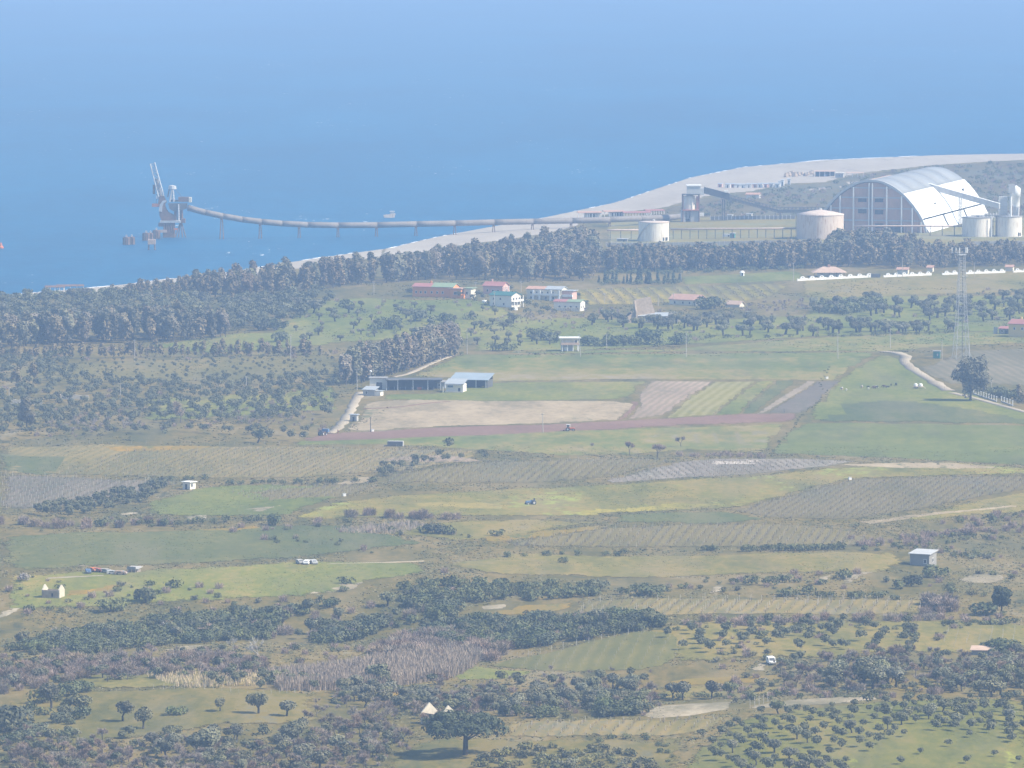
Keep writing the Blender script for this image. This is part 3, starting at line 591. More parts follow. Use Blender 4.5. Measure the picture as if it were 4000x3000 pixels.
# --- eucalyptus belts
S = 'shrub'
E = 'eucalyptus_tree'; O, OO = 'olive_tree', 'old_olive_tree'
scatter(E, [(700,1162),(900,1148),(1200,1118),(1500,1090),(1750,1062),(1950,1028),(2120,985),(2290,968),(2362,992),(2362,1085),(2250,1103),(1950,1098),(1700,1092),(1500,1106),(1200,1146),(900,1172)], 9.5, (10.5,16), 'tall grey-brown eucalyptus in the belt between houses and shore', 'eucalyptus belt along the shore')
scatter(E, [(420,1158),(640,1128),(900,1108),(1150,1098),(1050,1128),(700,1160),(450,1172)], 9, (5.5,8), 'low salt-browned eucalyptus at the thin shoreward tip of the belt', 'low eucalyptus tip by the water', var=(4,5,6,7,0))
scatter(E, [(0,1362),(350,1348),(620,1340),(820,1330),(900,1318),(850,1296),(600,1298),(300,1318),(0,1336)], 8.5, (11,15.5), 'tall dark eucalyptus in the belt behind the left olive groves', 'eucalyptus belt behind the left groves', var=(0,4,5,6,7,3))
along(E, [(1342,1505),(1420,1492),(1520,1465),(1640,1428),(1785,1386)], 4.0, (12,16), 'tall grey eucalyptus in the windbreak beside the farm track', 'eucalyptus windbreak by the farm', 1.5)
along(E, [(1335,1485),(1500,1440),(1650,1400),(1770,1368)], 5.5, (10,14), 'tall grey eucalyptus in the windbreak beside the farm track', 'eucalyptus windbreak by the farm', 2.0)
lbr, gr2 = 'tall eucalyptus in the belt between the storage hall and the white wall', 'eucalyptus belt below the storage hall'
scatter(E, [(3150,1052),(3300,1042),(3560,1052),(3560,996),(3450,985),(3280,985),(3180,1010)], 8.0, (10.5,15), lbr, gr2, var=(0,1,4,5,6,7))
scatter(E, [(3560,1054),(4060,1036),(4060,1006),(3800,1008),(3560,1004)], 7.0, (7,11.5), lbr, gr2, var=(0,1,4,5,6,7))
along(E, [(-10,1408),(140,1404),(400,1400),(700,1395),(1000,1392),(1260,1388)], 3.0, (4.5,8.5), 'small upright eucalyptus in the long field-edge row', 'row of small eucalyptus at the field edge', 1.5, var=(4,5,6,7))
for i, (px, py, hp, lb) in enumerate([(3985,1585,80,'eucalyptus at the end of the white pillar fence'),(105,1680,130,'dark tall eucalyptus beside the ruined walls in the left grove'),(60,1520,90,'thin eucalyptus rising behind the left ruined wall'),(130,1500,85,'brownish eucalyptus above the left ruined wall')]):
    g = G(px, py); put(E, g.x, g.y, hp * g.y / 25000, lb, 'single eucalyptus trees', [2,4,3,0][i])
# --- rows of dark conifers
Cy = 'cypress_tree'
lbp = 'slim dark tree in the long plantation below the perimeter wall'; gp = 'plantation below the perimeter wall'
scatter(Cy, [(2375,1040),(2700,1034),(3140,1026),(3140,1048),(2700,1056),(2375,1066)], 6.0, (8,13), lbp, gp, keep=0.6)
scatter(E, [(2375,1034),(2700,1028),(3140,1020),(3140,1050),(2700,1058),(2375,1068)], 5.5, (8,13), lbp.replace('slim dark', 'ragged grey-green'), gp, var=(4,5,6,7))
scatter(S, [(2370,1062),(3150,1044),(3150,1054),(2370,1076)], 6, (1.6,3.2), 'low bush along the foot of the plantation', 'bushes at the plantation foot')
along(Cy, [(2345,1106),(2500,1108),(2655,1102)], 1.7, (3.8,7.8), 'dark conifer in the short windbreak above the yellow vineyard', 'conifer windbreak above the yellow vineyard', 4)
along(S, [(2345,1112),(2500,1112),(2660,1108)], 4, (2,4.5), 'dark bush under the conifer windbreak', 'bushes under the conifer windbreak', 3)
scatter(S, [(-20,1168),(300,1146),(500,1128),(700,1112),(700,1150),(450,1170),(-20,1185)], 6, (1.8,3.6), 'low bush on the left shore', 'bushes on the left shore', keep=0.8)
scatter(O, [(880,1190),(1250,1150),(1300,1180),(1250,1215),(1050,1290),(860,1300)], 9, (4.5,7), 'dark olive on the slope behind the first utility poles', 'olives behind the poles')
# --- olive groves, far and middle
scatter(O, [(0,1184),(150,1172),(500,1176),(900,1196),(1250,1186),(1230,1232),(1000,1292),(880,1290),(500,1275),(0,1275)], 11, (5.5,8), 'big round dark olive tree in the grove nearest the sea', 'olive grove nearest the sea')
scatter(O, [(180,1408),(700,1402),(1300,1380),(1325,1450),(900,1480),(400,1495),(230,1480)], 9.5, (1.2,2.6), 'tiny young olive tree in the dry planted field', 'young olives in the dry field')
scatter(O, [(560,1500),(1000,1490),(1320,1470),(1330,1640),(900,1660),(560,1650)], 9, (3.6,5.2), 'olive tree in the shady grove west of the farm track', 'olive grove by the farm track')
scatter(O, [(-20,1400),(250,1395),(300,1480),(560,1500),(560,1660),(300,1680),(-20,1690)], 8.5, (3.4,5.4), 'olive tree in the mixed grove around the ruined walls', 'mixed grove around the ruined walls', keep=0.85)
along(O, [(0,1706),(400,1698),(700,1690),(1200,1700)], 4.5, (3.4,4.8), 'olive tree in the dense hedge-like row above the left vineyard', 'dense olive row above the left vineyard', 4)
scatter(OO, [(2240,1268),(2600,1296),(3000,1290),(3600,1312),(3620,1290),(3000,1262),(2700,1255),(2400,1245)], 12, (4.6,6.5), 'old gnarled olive tree in the sunlit grove below the ruin', 'old olives below the ruin')
along(OO, [(2800,1310),(3100,1306),(3400,1300),(3780,1292)], 6.5, (5,6.5), 'old olive tree in the dark line along the upper field edge', 'old olives along the upper field edge', 5)
scatter(OO, [(3150,1196),(3400,1176),(3700,1190),(4060,1150),(4060,1262),(3700,1262),(3500,1240),(3200,1232)], 14, (4.5,6.5), 'old olive tree on the green slope behind the lattice mast', 'old olives behind the mast')
scatter(OO, [(1250,1200),(1900,1215),(2050,1270),(1980,1320),(1500,1335),(1150,1340),(1100,1280)], 19, (3.0,4.6), 'stunted old olive tree on the meadow slope below the orange house', 'stunted olives below the orange house')
scatter(OO, [(1860,1330),(2200,1320),(2200,1350),(1860,1362)], 12, (3,4.2), 'pruned old olive on the meadow above the stilted house', 'pruned olives near the stilted house')
scatter(O, [(140,2010),(200,1985),(420,1950),(640,1895),(690,1905),(560,1975),(400,2010),(250,2030)], 6.2, (3.2,4.6), 'olive tree in the slanting grove beside the small white hut', 'slanting grove by the white hut')
along(O, [(1480,1866),(1560,1830),(1640,1815),(1750,1800),(1900,1806)], 3.4, (2.8,4.4), 'olive tree in the curved dark copse in mid-field', 'curved copse in mid-field', 6)
along('shrub', [(870,1892),(1100,1890),(1300,1886),(1500,1882)], 4.2, (1.8,2.8), 'dark round bush in the straight hedge above the vineyard', 'straight hedge of bushes', 1)
along('shrub', [(610,1878),(700,1874),(800,1870)], 2.2, (1.4,2.4), 'low cactus-green bush in the clump behind the white hut', 'low clump behind the white hut', 2)
spots(O, [(1050,1722,50),(1135,1722,42),(1190,1730,48),(1005,1730,60)], 'olive tree at the corner of the ploughed strip', 'olives at the ploughed corner')
put(O, *G(1752,1762)[:2], 5.4, 'lone dark round tree between the ploughed strip and the vineyard', 'lone field trees', 2)
S = 'shrub'
spots(S, [(1355,1205,45),(1530,1285,70),(1460,1290,40),(1640,1255,60),(1700,1260,40),(1760,1265,50),(1560,1220,30),(1410,1225,30),(1100,1335,55),(1080,1290,55),(1010,1290,50),(1900,1290,35),(1830,1250,40)], 'dark evergreen bush scattered over the meadow hill below the houses', 'bushes on the house hill')
spots(S, [(1925,1370,40),(1960,1372,48),(1995,1370,42),(2090,1325,55),(2130,1330,50),(2390,1350,60),(2340,1355,40),(2440,1350,55),(2520,1345,75),(2500,1350,45),(2640,1345,55),(2580,1352,35),(1805,1388,20),(2300,1350,50),(2160,1340,45)], 'dark bush along the edge of the meadow near the stilted house', 'bushes near the stilted house')
along(S, [(2700,1322),(3000,1320),(3250,1316),(3500,1308),(3780,1300)], 4.5, (1.6,2.8), 'scrubby bush in the hedge above the long cereal strip', 'hedge above the cereal strip', 3)
scatter(S, [(3180,1215),(3400,1190),(3460,1200),(3300,1235)], 6, (4,6.5), 'large dark evergreen bush in the clump on the green slope', 'evergreen clump on the slope')
spots(S, [(2745,1208,60),(2790,1206,58)], ['left one of two round dark trees beside the low pink-roofed building','right one of two round dark trees beside the low pink-roofed building'], 'round trees by the pink-roofed building')
along(S, [(3860,1545),(3960,1560),(4060,1580)], 3.0, (3.5,5.5), 'dark bush crowding behind the white pillar fence', 'bushes behind the pillar fence', 3)
along(S, [(3240,1435),(3200,1500),(3235,1540),(3130,1625),(3060,1720),(3000,1780)], 9, (0.5,1.0), 'low tuft of scrub along the boundary between fields', 'scrub tufts on the field boundary', 1)
along(S, [(3000,1780),(3300,1792),(3700,1818),(4060,1836)], 11, (0.5,1.1), 'low tuft of scrub under the fence below the green field', 'scrub tufts under the fence', 1)
spots(O, [(1872,1168,38),(1888,1176,30),(1848,1172,26),(2038,1196,36),(2062,1202,34),(2090,1214,34),(2122,1220,30),(1796,1166,30),(2004,1222,24),(2142,1226,34),(2292,1200,30),(1600,1158,34),(1990,1146,36),(2262,1168,26)], 'dark garden tree standing between the village houses', 'garden trees between the houses')
spots(S, [(1862,1176,22),(1905,1192,22),(1930,1206,18),(2060,1222,24),(2110,1228,24),(2170,1226,26),(1775,1162,22)], 'dark garden bush at the foot of the village houses', 'garden bushes by the houses')
# middle-distance bushes
spots(S, [(1075,2052,58),(1695,2085,58),(1745,2090,45),(1945,2095,38),(1660,2080,40),(1350,2310+0,30)], ['solitary round dark bush at the left tip of the mustard meadow','tall dark bush below the bramble row','dark bush right of the tall one below the bramble row','small round bush in the grass below the mustard meadow','smaller dark bush beside the tall one below the bramble row','round dark bush above the sand bank'], 'solitary middle-distance bushes')
along('leafless_bush', [(1370,2020),(1450,2018),(1520,2020),(1650,2024),(1780,2026)], 2.6, (2.0,3.8), 'brown leafless bramble in the row under the mustard meadow', 'bramble row under the mustard meadow', 3)
along('leafless_bush', [(2650,1785),(2800,1782),(3000,1790)], 2.6, (1.8,2.8), 'grey leafless bush in the row above the pale vineyard', 'leafless row above the pale vineyard', 2)
along(S, [(350,2060),(600,2052),(900,2040),(1050,2036)], 3.6, (1.8,3.4), 'dark bush in the long hedge above the lush meadow', 'hedge above the lush meadow', 4)
along('leafless_bush', [(0,2050),(300,2060),(700,2050)], 4, (2.2,3.8), 'grey leafless bush in the hedge above the lush meadow', 'leafless hedge above the lush meadow', 5)
spots('leafless_tree', [(2318,1770,55),(2460,1776,65),(2568,1792,85),(2660,1746,60)], ['smallest leafless tree at the edge of the green field','leafless tree second from the left at the edge of the green field','widest leafless tree at the edge of the green field','leafless tree standing alone in the straw-coloured strip'], 'leafless field trees')
spots('leafless_tree', [(705,1652,110)], 'dark gnarled leafless tree in the left olive grove', 'leafless grove trees')
scatter('leafless_tree', [(120,1690),(300,1660),(620,1670),(560,1700),(300,1710)], 7, (4,6), 'lilac-grey leafless tree in the thicket below the ruined walls', 'leafless thicket below the ruined walls')
scatter('leafless_tree', [(900,1640),(1100,1590),(1230,1600),(1250,1680),(1000,1690)], 8, (3.5,5.5), 'grey leafless tree beside the foot of the farm track', 'leafless trees by the farm track')
scatter('leafless_tree', [(1900,1255),(2150,1225),(2400,1215),(2500,1255),(2300,1262),(2000,1290)], 8, (3.5,5), 'grey leafless tree in the thicket below the white houses', 'leafless thicket below the houses')
scatter('leafless_tree', [(2880,1225),(3050,1190),(3150,1170),(3180,1220),(3000,1250),(2880,1250)], 8, (4,7), 'tall grey leafless tree beside the old olives', 'leafless copse beside the old olives')
along(S, [(2740,2150),(2810,2152)], 2.2, (2.2,3.2), 'dark bush in the short dense clump on the meadow edge', 'short dense clump', 1)
along(S, [(2900,2155),(3000,2150),(3150,2152),(3300,2146)], 2.4, (2.2,3.2), 'dark bush in the long dense hedge on the meadow edge', 'long dense hedge', 1)
along(S, [(1960,2175),(2100,2172),(2300,2172),(2480,2166)], 5, (1.4,2.6), 'small dark bush along the bank above the rough meadow', 'bushes on the bank', 2)
along('leafless_bush', [(3330,2130),(3500,2120),(3800,2080),(4060,2060)], 3.5, (1.8,3.2), 'grey-brown leafless bush on the heathy slope', 'leafless bushes on the heathy slope', 6)
along(S, [(3350,2150),(3600,2130),(3900,2110),(4060,2120)], 6, (1.2,2.4), 'dark bush on the heathy slope above the stone hut', 'bushes on the heathy slope', 6)
spots(S, [(3655,2258,62),(3560,2290,58),(3520,2300,45),(3290,2262,48),(2945,2285,48),(3010,2285,45),(3070,2275,40),(2865,2280,30)], ['round grey-green bush leaning on the stone hut','ragged dark bush below the stone hut','lower dark bush below the stone hut','round dark bush alone on the grassy slope','left round bush of three above the post row','middle round bush of three above the post row','right round bush of three above the post row','small dark bush above the post row'], 'bushes around the stone hut')
along(S, [(3020,2335),(3130,2325),(3230,2335),(3560,2345)], 5, (2.0,3.4), 'dark bush just above the long row of vineyard posts', 'bushes above the post row', 1.5)
spots(S, [(680,2298,48),(575,2350,75),(430,2388,72),(1350,2280,40),(118,2390,35),(585,2290,30),(2200,2200,30)], ['round dark bush on the flowery slope','large dark bush with a shadow on the flowery slope','dark tree-like bush at the lower edge of the flowery slope','dark bush behind the sand bank','small bush below the roofless hut','small bush behind the large dark one','small bush in the rough meadow'], 'bushes on the flowery slope')
# --- foreground scrub bands
scatter(S, [(40,2545),(300,2480),(560,2425),(900,2400),(1250,2375),(1480,2330),(1800,2345),(1750,2420),(1500,2460),(1300,2520),(900,2500),(600,2525),(300,2565)], 3.9, (2.0,4.6), 'dark evergreen bush in the thick scrub band across the foreground', 'thick evergreen scrub band', clump=-0.95)
scatter(S, [(1450,2330),(1500,2296),(1750,2280),(2000,2290),(2330,2300),(2420,2320),(2200,2345),(1900,2350),(1700,2390),(1500,2400)], 4.6, (2.0,3.8), 'dark evergreen bush in the scrub band on the upper bank', 'evergreen scrub on the upper bank', clump=-0.7)
scatter(S, [(1600,2500),(1750,2420),(2200,2420),(2500,2410),(2610,2425),(2600,2455),(2350,2492),(2050,2535),(1800,2540)], 4.2, (2.2,4.4), 'dark evergreen bush in the hollow behind the sloping vineyard', 'evergreen scrub in the hollow', clump=-0.6)
scatter('leafless_bush', [(100,2540),(560,2440),(1250,2390),(1450,2350),(1700,2400),(1300,2500),(900,2490),(600,2515)], 11, (2.2,3.8), 'brownish leafless bush mixed into the thick scrub band', 'leafless bushes in the scrub band')
scatter(O, [(60,2530),(560,2430),(1250,2385),(1480,2340),(1750,2380),(1300,2500),(900,2490),(600,2515)], 13, (3.4,5.0), 'grey-green olive rising out of the thick scrub band', 'olives in the scrub band')
scatter(O, [(1600,2480),(1750,2430),(2200,2425),(2600,2440),(2350,2488),(2050,2525)], 13, (3.4,5.0), 'grey-green olive rising out of the hollow scrub', 'olives in the hollow')
scatter('leafless_bush', [(1600,2500),(1750,2430),(2200,2425),(2600,2440),(2350,2490),(2050,2530)], 13, (2.2,3.6), 'brownish leafless bush mixed into the hollow scrub', 'leafless bushes in the hollow')
spots(S, [(2150,2290,40),(2290,2300,45),(2340,2310,60),(2540,2325,62),(2480,2310,40),(2430,2322,38)], 'round evergreen bush on the slope above the scrub band', 'bushes above the scrub band')
scatter('leafless_bush', [(1400,2560),(1650,2470),(1900,2520),(2050,2540),(1900,2590),(1700,2590)], 4.5, (2.6,4.6), 'lilac-grey leafless bush in the thicket behind the cane', 'leafless thicket behind the cane')
scatter('leafless_bush', [(0,2630),(200,2590),(600,2570),(900,2570),(1050,2600),(1000,2640),(500,2640),(200,2680),(0,2720)], 5, (2.2,3.8), 'grey leafless bush in the pale thicket on the near slope', 'pale thicket on the near slope', clump=-0.6)
scatter(O, [(700,2640),(1000,2620),(1300,2660),(1250,2710),(900,2700),(700,2680)], 7, (3,4.2), 'feathery olive tree in the grove behind the wire fence', 'olives behind the wire fence', keep=0.8)
spots(O, [(1465,2680,95),(1490,2685,70)], ['large dark-crowned olive in front of the cane','smaller olive joined to the large one in front of the cane'], 'olives before the cane', 3)
scatter(O, [(1330,2700),(1700,2720),(2000,2690),(2500,2680),(2560,2740),(2300,2790),(1900,2790),(1500,2780),(1330,2760)], 7.0, (3.4,5.2), 'grey-green olive tree in the hollow behind the umbrella pine', 'olives behind the umbrella pine', keep=0.8)
scatter('leafless_tree', [(1350,2760),(1700,2730),(1900,2720),(2000,2760),(1700,2860),(1400,2850)], 8.0, (4,5.5), 'grey leafless tree around the twin white gables', 'leafless trees around the gables', keep=0.7)
spots('leafless_tree', [(2540,2740,100),(2150,2640,60)], ['broad grey leafless tree above the cream bank','thin leafless tree at the foot of the sloping vineyard'], 'single foreground leafless trees')
along(S, [(1960,2800),(2150,2800),(2200,2795)], 3.4, (2.4,3.6), 'dark bush above the lowest vineyard', 'bushes above the lowest vineyard', 2)
scatter(S, [(2340,2800),(2380,2760),(2500,2770),(2500,2800)], 3.4, (3.2,4.6), 'dense dark bush left of the cream bank', 'dense bushes by the cream bank')
along(S, [(2520,2735),(2700,2728),(2900,2722),(3100,2718)], 3.4, (1.5,2.4), 'low dark bush in the hedge along the cream bank', 'hedge along the cream bank', 1)
spots(O, [(2665,2735,80),(2780,2730,75),(2860,2722,62),(2975,2705,60),(2630,2730,70)], 'olive tree on the flowery terrace above the cream bank', 'olives on the flowery terrace')
scatter(O, [(2600,2480),(2800,2440),(3200,2430),(3550,2430),(3600,2560),(3300,2560),(3000,2540),(2640,2580)], 8.5, (2.8,4.2), 'small open olive tree on the slope around the sandy bank', 'olives around the sandy bank', keep=0.7)
scatter('leafless_tree', [(3030,2640),(3150,2590),(3500,2560),(3800,2590),(4060,2590),(4060,2680),(3700,2690),(3300,2680),(3060,2680)], 7.0, (3.8,5.6), 'grey leafless tree in the big thicket right of the white van', 'thicket right of the van', keep=0.85)
scatter(O, [(3200,2690),(3300,2640),(3450,2640),(3560,2670),(3450,2700)], 6.0, (4.5,6.5), 'large dark tree in the middle of the leafless thicket', 'dark trees in the thicket', keep=0.7)
scatter(O, [(3650,2660),(3850,2620),(4060,2600),(4060,2740),(3850,2730),(3650,2700)], 6.0, (3.4,5.2), 'dense olive tree at the right end of the thicket', 'dense olives at the thicket end', keep=0.8)
scatter('leafless_bush', [(2650,2440),(2800,2425),(3000,2420),(3550,2410),(3700,2380),(3690,2430),(3200,2440),(2700,2460)], 6, (2.0,3.4), 'grey leafless bush along the foot of the post row', 'leafless bushes below the post row', keep=0.8)
along('leafless_bush', [(3640,2360),(3700,2390)], 1.8, (4,5.5), 'tall grey leafless bush left of the round pine', 'leafless bushes by the round pine', 2)
along(S, [(3680,2446),(3850,2440),(4060,2436)], 3.4, (1.5,2.6), 'dark bush in the hedge below the round pine', 'hedge below the round pine', 2)
spots(S, [(3850,2405,72),(3900,2555,75),(3880,2548,60)], ['dark upright bush beside the round pine','dark tree in front of the red-roofed shed','smaller dark tree in front of the red-roofed shed'], 'bushes by the round pine')
# --- the orchard at lower right and the near groves at lower left
ox, oy, _ = U([2830,2960,3150,3500,4060,4060,3700,3500,3350,3300,2900,2700], [2850,2800,2775,2748,2740,2930,2860,2900,2960,3040,3040,2900])
spots(O, [(3790,2885,38),(3950,2905,40),(3700,2920,36),(3600,2950,34),(3890,2960,34),(3780,2985,40),(3980,2985,36),(3520,2990,40)], 'small olive tree on the sparse grass at the orchard edge', 'sparse orchard-edge olives')
_c, _s = math.cos(0.35), math.sin(0.35)
for i in range(-70, 70):
    for j in range(-70, 70):
        x = 90 + (i * _c - j * _s) * 5.0 + random.gauss(0, 0.5); y = 1640 + (i * _s + j * _c) * 6.6 + random.gauss(0, 0.7)
        if inside(np.array([x]), np.array([y]), ox, oy)[0] and random.random() < 0.74:
            put(O, x, y, random.uniform(2.2, 3.9), 'round young olive tree in rows on the green orchard slope', 'orchard olives on the green slope')
spots(O, [(480,2820,88),(560,2850,95),(250,2810,62),(310,2790,85),(860,2780,60),(1010,2790,90),(1120,2800,70),(820,2955,120),(200,2770,110)], ['round olive with a forked trunk on the green clearing','narrow egg-shaped olive beside the forked one','small olive left of the clearing with a long shadow','broad olive behind the small left one','small olive at the top of the clearing','olive with a long shadow right of the clearing','dense olive beside the bare shrubs right of the clearing','large dark olive low in the clearing','large dark leaning tree on the left bank'], 'olives on the near clearing')
spots(S, [(680,2795,52),(250,2720,75),(320,2705,60),(180,2745,80),(130,2870,70),(20,2850,120)], ['wide dark bush in the middle of the green clearing','dark bush on the left bank','flat dark bush at the top of the left bank','dark bush low on the left bank','dark bush at the bottom of the left bank','tall dark bush cut by the left edge'], 'bushes on the near left bank')
scatter('leafless_tree', [(0,2960),(200,2920),(500,2940),(700,2900),(900,2960),(1300,2900),(1500,2930),(1420,3060),(0,3060)], 6.5, (3.8,5.4), 'grey leafless tree in the tangle along the bottom edge', 'leafless tangle at the bottom', keep=0.8)
scatter('leafless_tree', [(1250,2760),(1500,2800),(1640,2860),(1560,2940),(1300,2960),(1150,2880)], 8, (3.6,5.2), 'grey leafless tree left of the umbrella pine', 'leafless trees left of the pine', keep=0.8)
scatter(S, [(0,2780),(300,2740),(350,2800),(250,2930),(0,2990)], 7, (2,3.6), 'dark bush on the shady left bank', 'bushes on the shady bank', keep=0.6)
scatter(O, [(550,2900),(800,2890),(1200,2850),(1500,2860),(1480,2990),(900,3040),(600,3000)], 8.0, (3.4,5.0), 'olive tree in the shadowed grove at the bottom left', 'olives in the shadowed grove', keep=0.7)
scatter('yellow_shrub', [(1880,2960),(2100,2920),(2400,2930),(2560,2980),(2500,3060),(1850,3060)], 4.0, (1.6,2.8), 'pale yellow-green bush right of the umbrella pine', 'yellow-green bushes by the pine', keep=0.8)
along(S, [(2330,2920),(2450,2880),(2560,2900),(2650,2980)], 4, (1.0,2.0), 'low dark bush on the gully right of the pine', 'low gully bushes', 2)

for poly, gr_ in (([(0,2820),(350,2890),(900,2870),(1450,2830),(1640,2890),(1480,3050),(0,3050)], 'near bottom-left wood'), ([(1260,2690),(1900,2650),(2560,2640),(2560,2790),(2000,2810),(1700,2800),(1300,2800)], 'wood behind the pine'), ([(2980,2600),(3500,2560),(4040,2560),(4040,2720),(3300,2710),(2980,2680)], 'wood right of the van'), ([(0,2580),(600,2550),(1050,2590),(900,2650),(0,2700)], 'wood on the near slope')):
    scatter('leafless_tree', poly, 6.2, (2.6,4.6), 'small grey leafless tree in the ' + gr_, gr_ + ' leafless', keep=0.45)
    scatter(O, poly, 6.8, (2.6,4.4), 'small olive-green tree in the ' + gr_, gr_ + ' green', keep=0.42)
for kd, lb_, kp in (('leafless_bush','grey bush in the heath behind the storage hall',0.5),('yellow_shrub','pale bush in the heath behind the storage hall',0.4),(S,'dark bush in the heath behind the storage hall',0.5)):
    scatter(kd, [(2600,835),(2760,785),(2980,752),(3240,722),(3420,680),(3620,656),(3860,640),(4060,630),(4060,845),(3860,842),(3300,845),(2900,850)], 13, (1.4,3.6), lb_, 'heath behind the hall', keep=kp, clump=-0.5)
mix = [([(0,2250),(1250,2330),(1700,2230),(2500,2270),(4040,2240),(4040,2340),(2250,2330),(1500,2330),(1200,2400),(0,2420)], 9, 0.35), ([(0,2560),(600,2540),(1300,2530),(1900,2560),(1300,2650),(0,2700)], 6.5, 0.5), ([(2600,2420),(4040,2400),(4040,2640),(3000,2620),(2560,2640)], 7, 0.5), ([(1300,2690),(2560,2660),(2560,2800),(2000,2820),(1300,2800)], 6.5, 0.6), ([(0,2780),(400,2900),(900,2880),(1500,2840),(1640,2900),(1480,3050),(0,3050)], 6, 0.6), ([(2900,2640),(4040,2620),(4040,2730),(3400,2730),(2600,2760)], 6.5, 0.5), ([(0,2020),(1000,2030),(1700,2060),(1960,2110),(1500,2170),(0,2080)], 11, 0.3), ([(3300,2060),(4040,2000),(4040,2240),(3650,2200),(3350,2160)], 7, 0.5), ([(0,1500),(1300,1500),(1300,1690),(0,1720)], 10, 0.4), ([(1100,1180),(2300,1210),(3200,1180),(4040,1120),(4040,1290),(2500,1340),(1300,1360)], 15, 0.45), ([(0,1380),(1300,1340),(1330,1400),(0,1420)], 8, 0.4)]
for poly, sp, kp in mix:
    sp *= 0.85
    scatter('leafless_bush', poly, sp, (1.0, 2.6), 'grey-brown leafless bush scattered over rough ground', 'scattered leafless bushes', keep=kp*0.6, clump=-0.3)
    scatter('yellow_shrub', poly, sp, (0.9, 2.2), 'pale olive-green bush scattered over rough ground', 'scattered pale bushes', keep=kp*0.6, clump=-0.3)
    scatter(S, poly, sp*1.2, (1.0, 2.4), 'small dark bush scattered over rough ground', 'scattered dark bushes', keep=kp*0.5, clump=-0.2)
STUFF_NAMES = {'olive_tree': ('olive_foliage', 'more olive trees massed in the farther groves', 'grove'), 'eucalyptus_tree': ('eucalyptus_wood', 'inner mass of the far eucalyptus belts', 'wood'),
               'shrub': ('scrub', 'small dark scrub massed over the slopes', 'scrub'), 'leafless_bush': ('leafless_scrub', 'far leafless scrub', 'scrub'), 'leafless_tree': ('leafless_wood', 'far leafless thicket', 'thicket'),
               'old_olive_tree': ('old_grove', 'far old olives', 'grove'), 'cypress_tree': ('conifer_wood', 'far conifers', 'wood'), 'yellow_shrub': ('yellow_scrub', 'pale olive scrub massed over the slopes', 'scrub')}
COUNTS = {}
ORD = ['first','second','third','fourth','fifth','sixth','seventh','eighth','ninth','tenth']
for kind, L in PLANTS.items():
    L = [p for p in L if abs(p[0]) / p[1] < 0.084]
    L.sort(key=lambda p: -p[3] / p[1])
    COUNTS[kind] = len(L)
    cat = {'shrub': 'bush', 'leafless_bush': 'bush', 'yellow_shrub': 'bush'}.get(kind, 'tree')
    ind = L[:300]; by = {}
    for i, p in enumerate(ind): by.setdefault((p[7], p[6]), []).append(i)
    for (gr_, lb_), ids in by.items():                  # say which one: by its row and its place along the group
        if len(ids) < 2: continue
        sx = {i: ind[i][0] / ind[i][1] for i in ids}; n_ = len(ids)
        if n_ <= 10:
            for r_, i in enumerate(sorted(ids, key=lambda i: sx[i])): ind[i] = ind[i][:6] + (lb_ + ', ' + ORD[r_] + ' from left', gr_)
        else:
            ux = sorted(sx.values()); uy = sorted(ind[i][1] for i in ids)
            for i in ids:
                c_ = min(4, int(5 * ux.index(sx[i]) / n_)); r_ = min(2, int(3 * uy.index(ind[i][1]) / n_))
                ind[i] = ind[i][:6] + (lb_ + ', ' + ('front', 'middle', 'back')[r_] + ' ' + ('far left', 'left', 'centre', 'right', 'far right')[c_], gr_)
    for x, y, z, hgt, turn, vi, label, group in ind:
        H, parts = KINDS[kind][vi]; s = hgt / H
        t = thing(kind, (x, y, z), turn, label, cat, group); t.scale = (s * random.uniform(0.8, 1.3), s * random.uniform(0.8, 1.3), s)
        for pn in parts:
            c = bpy.data.objects.new(pn, part_mesh(kind, vi, pn)); COL.objects.link(c); c.parent = t
    rest = L[300:]
    if rest:
        V, F, n0 = [], [], 0
        pn = 'crown' if 'crown' in KINDS[kind][0][1] else 'foliage'
        for x, y, z, hgt, turn, vi, label, group in rest:
            H, parts = KINDS[kind][vi]; s = hgt / H; A = np.asarray(parts[pn][0]); q = A[: (len(A) // 4) * 4]; q = q[: (int(len(q) * (0.30 if y < 2300 else 0.19)) // 4) * 4] if len(q) > 700 else q
            q4 = q.reshape(-1, 4, 3); qc = q4.mean(1, keepdims=True); q = (qc + (q4 - qc) * (1.5 if pn != 'crown' or kind != 'leafless_tree' else 1.0)).reshape(-1, 3)
            c, sn = math.cos(turn), math.sin(turn)
            V.append(np.stack([(q[:, 0] * c - q[:, 1] * sn) * s + x, (q[:, 0] * sn + q[:, 1] * c) * s + y, q[:, 2] * s + z], 1))
            F.append(np.arange(len(q)).reshape(-1, 4) + n0); n0 += len(q)
        V = np.concatenate(V); F = np.concatenate(F); nm, lb, ct = STUFF_NAMES[kind]
        me = bpy.data.meshes.new(nm); me.vertices.add(len(V)); me.vertices.foreach_set('co', V.astype(np.float32).ravel())
        me.loops.add(F.size); me.loops.foreach_set('vertex_index', F.astype(np.int32).ravel()); me.polygons.add(len(F)); me.polygons.foreach_set('loop_start', (np.arange(len(F)) * 4).astype(np.int32))
        me.update(calc_edges=True); me.materials.append(KINDS[kind][0][1][pn][2])
        o = bpy.data.objects.new(nm, me); COL.objects.link(o); tag(o, lb, ct, None, 'stuff')
print('PLANTS', COUNTS, sum(COUNTS.values()))
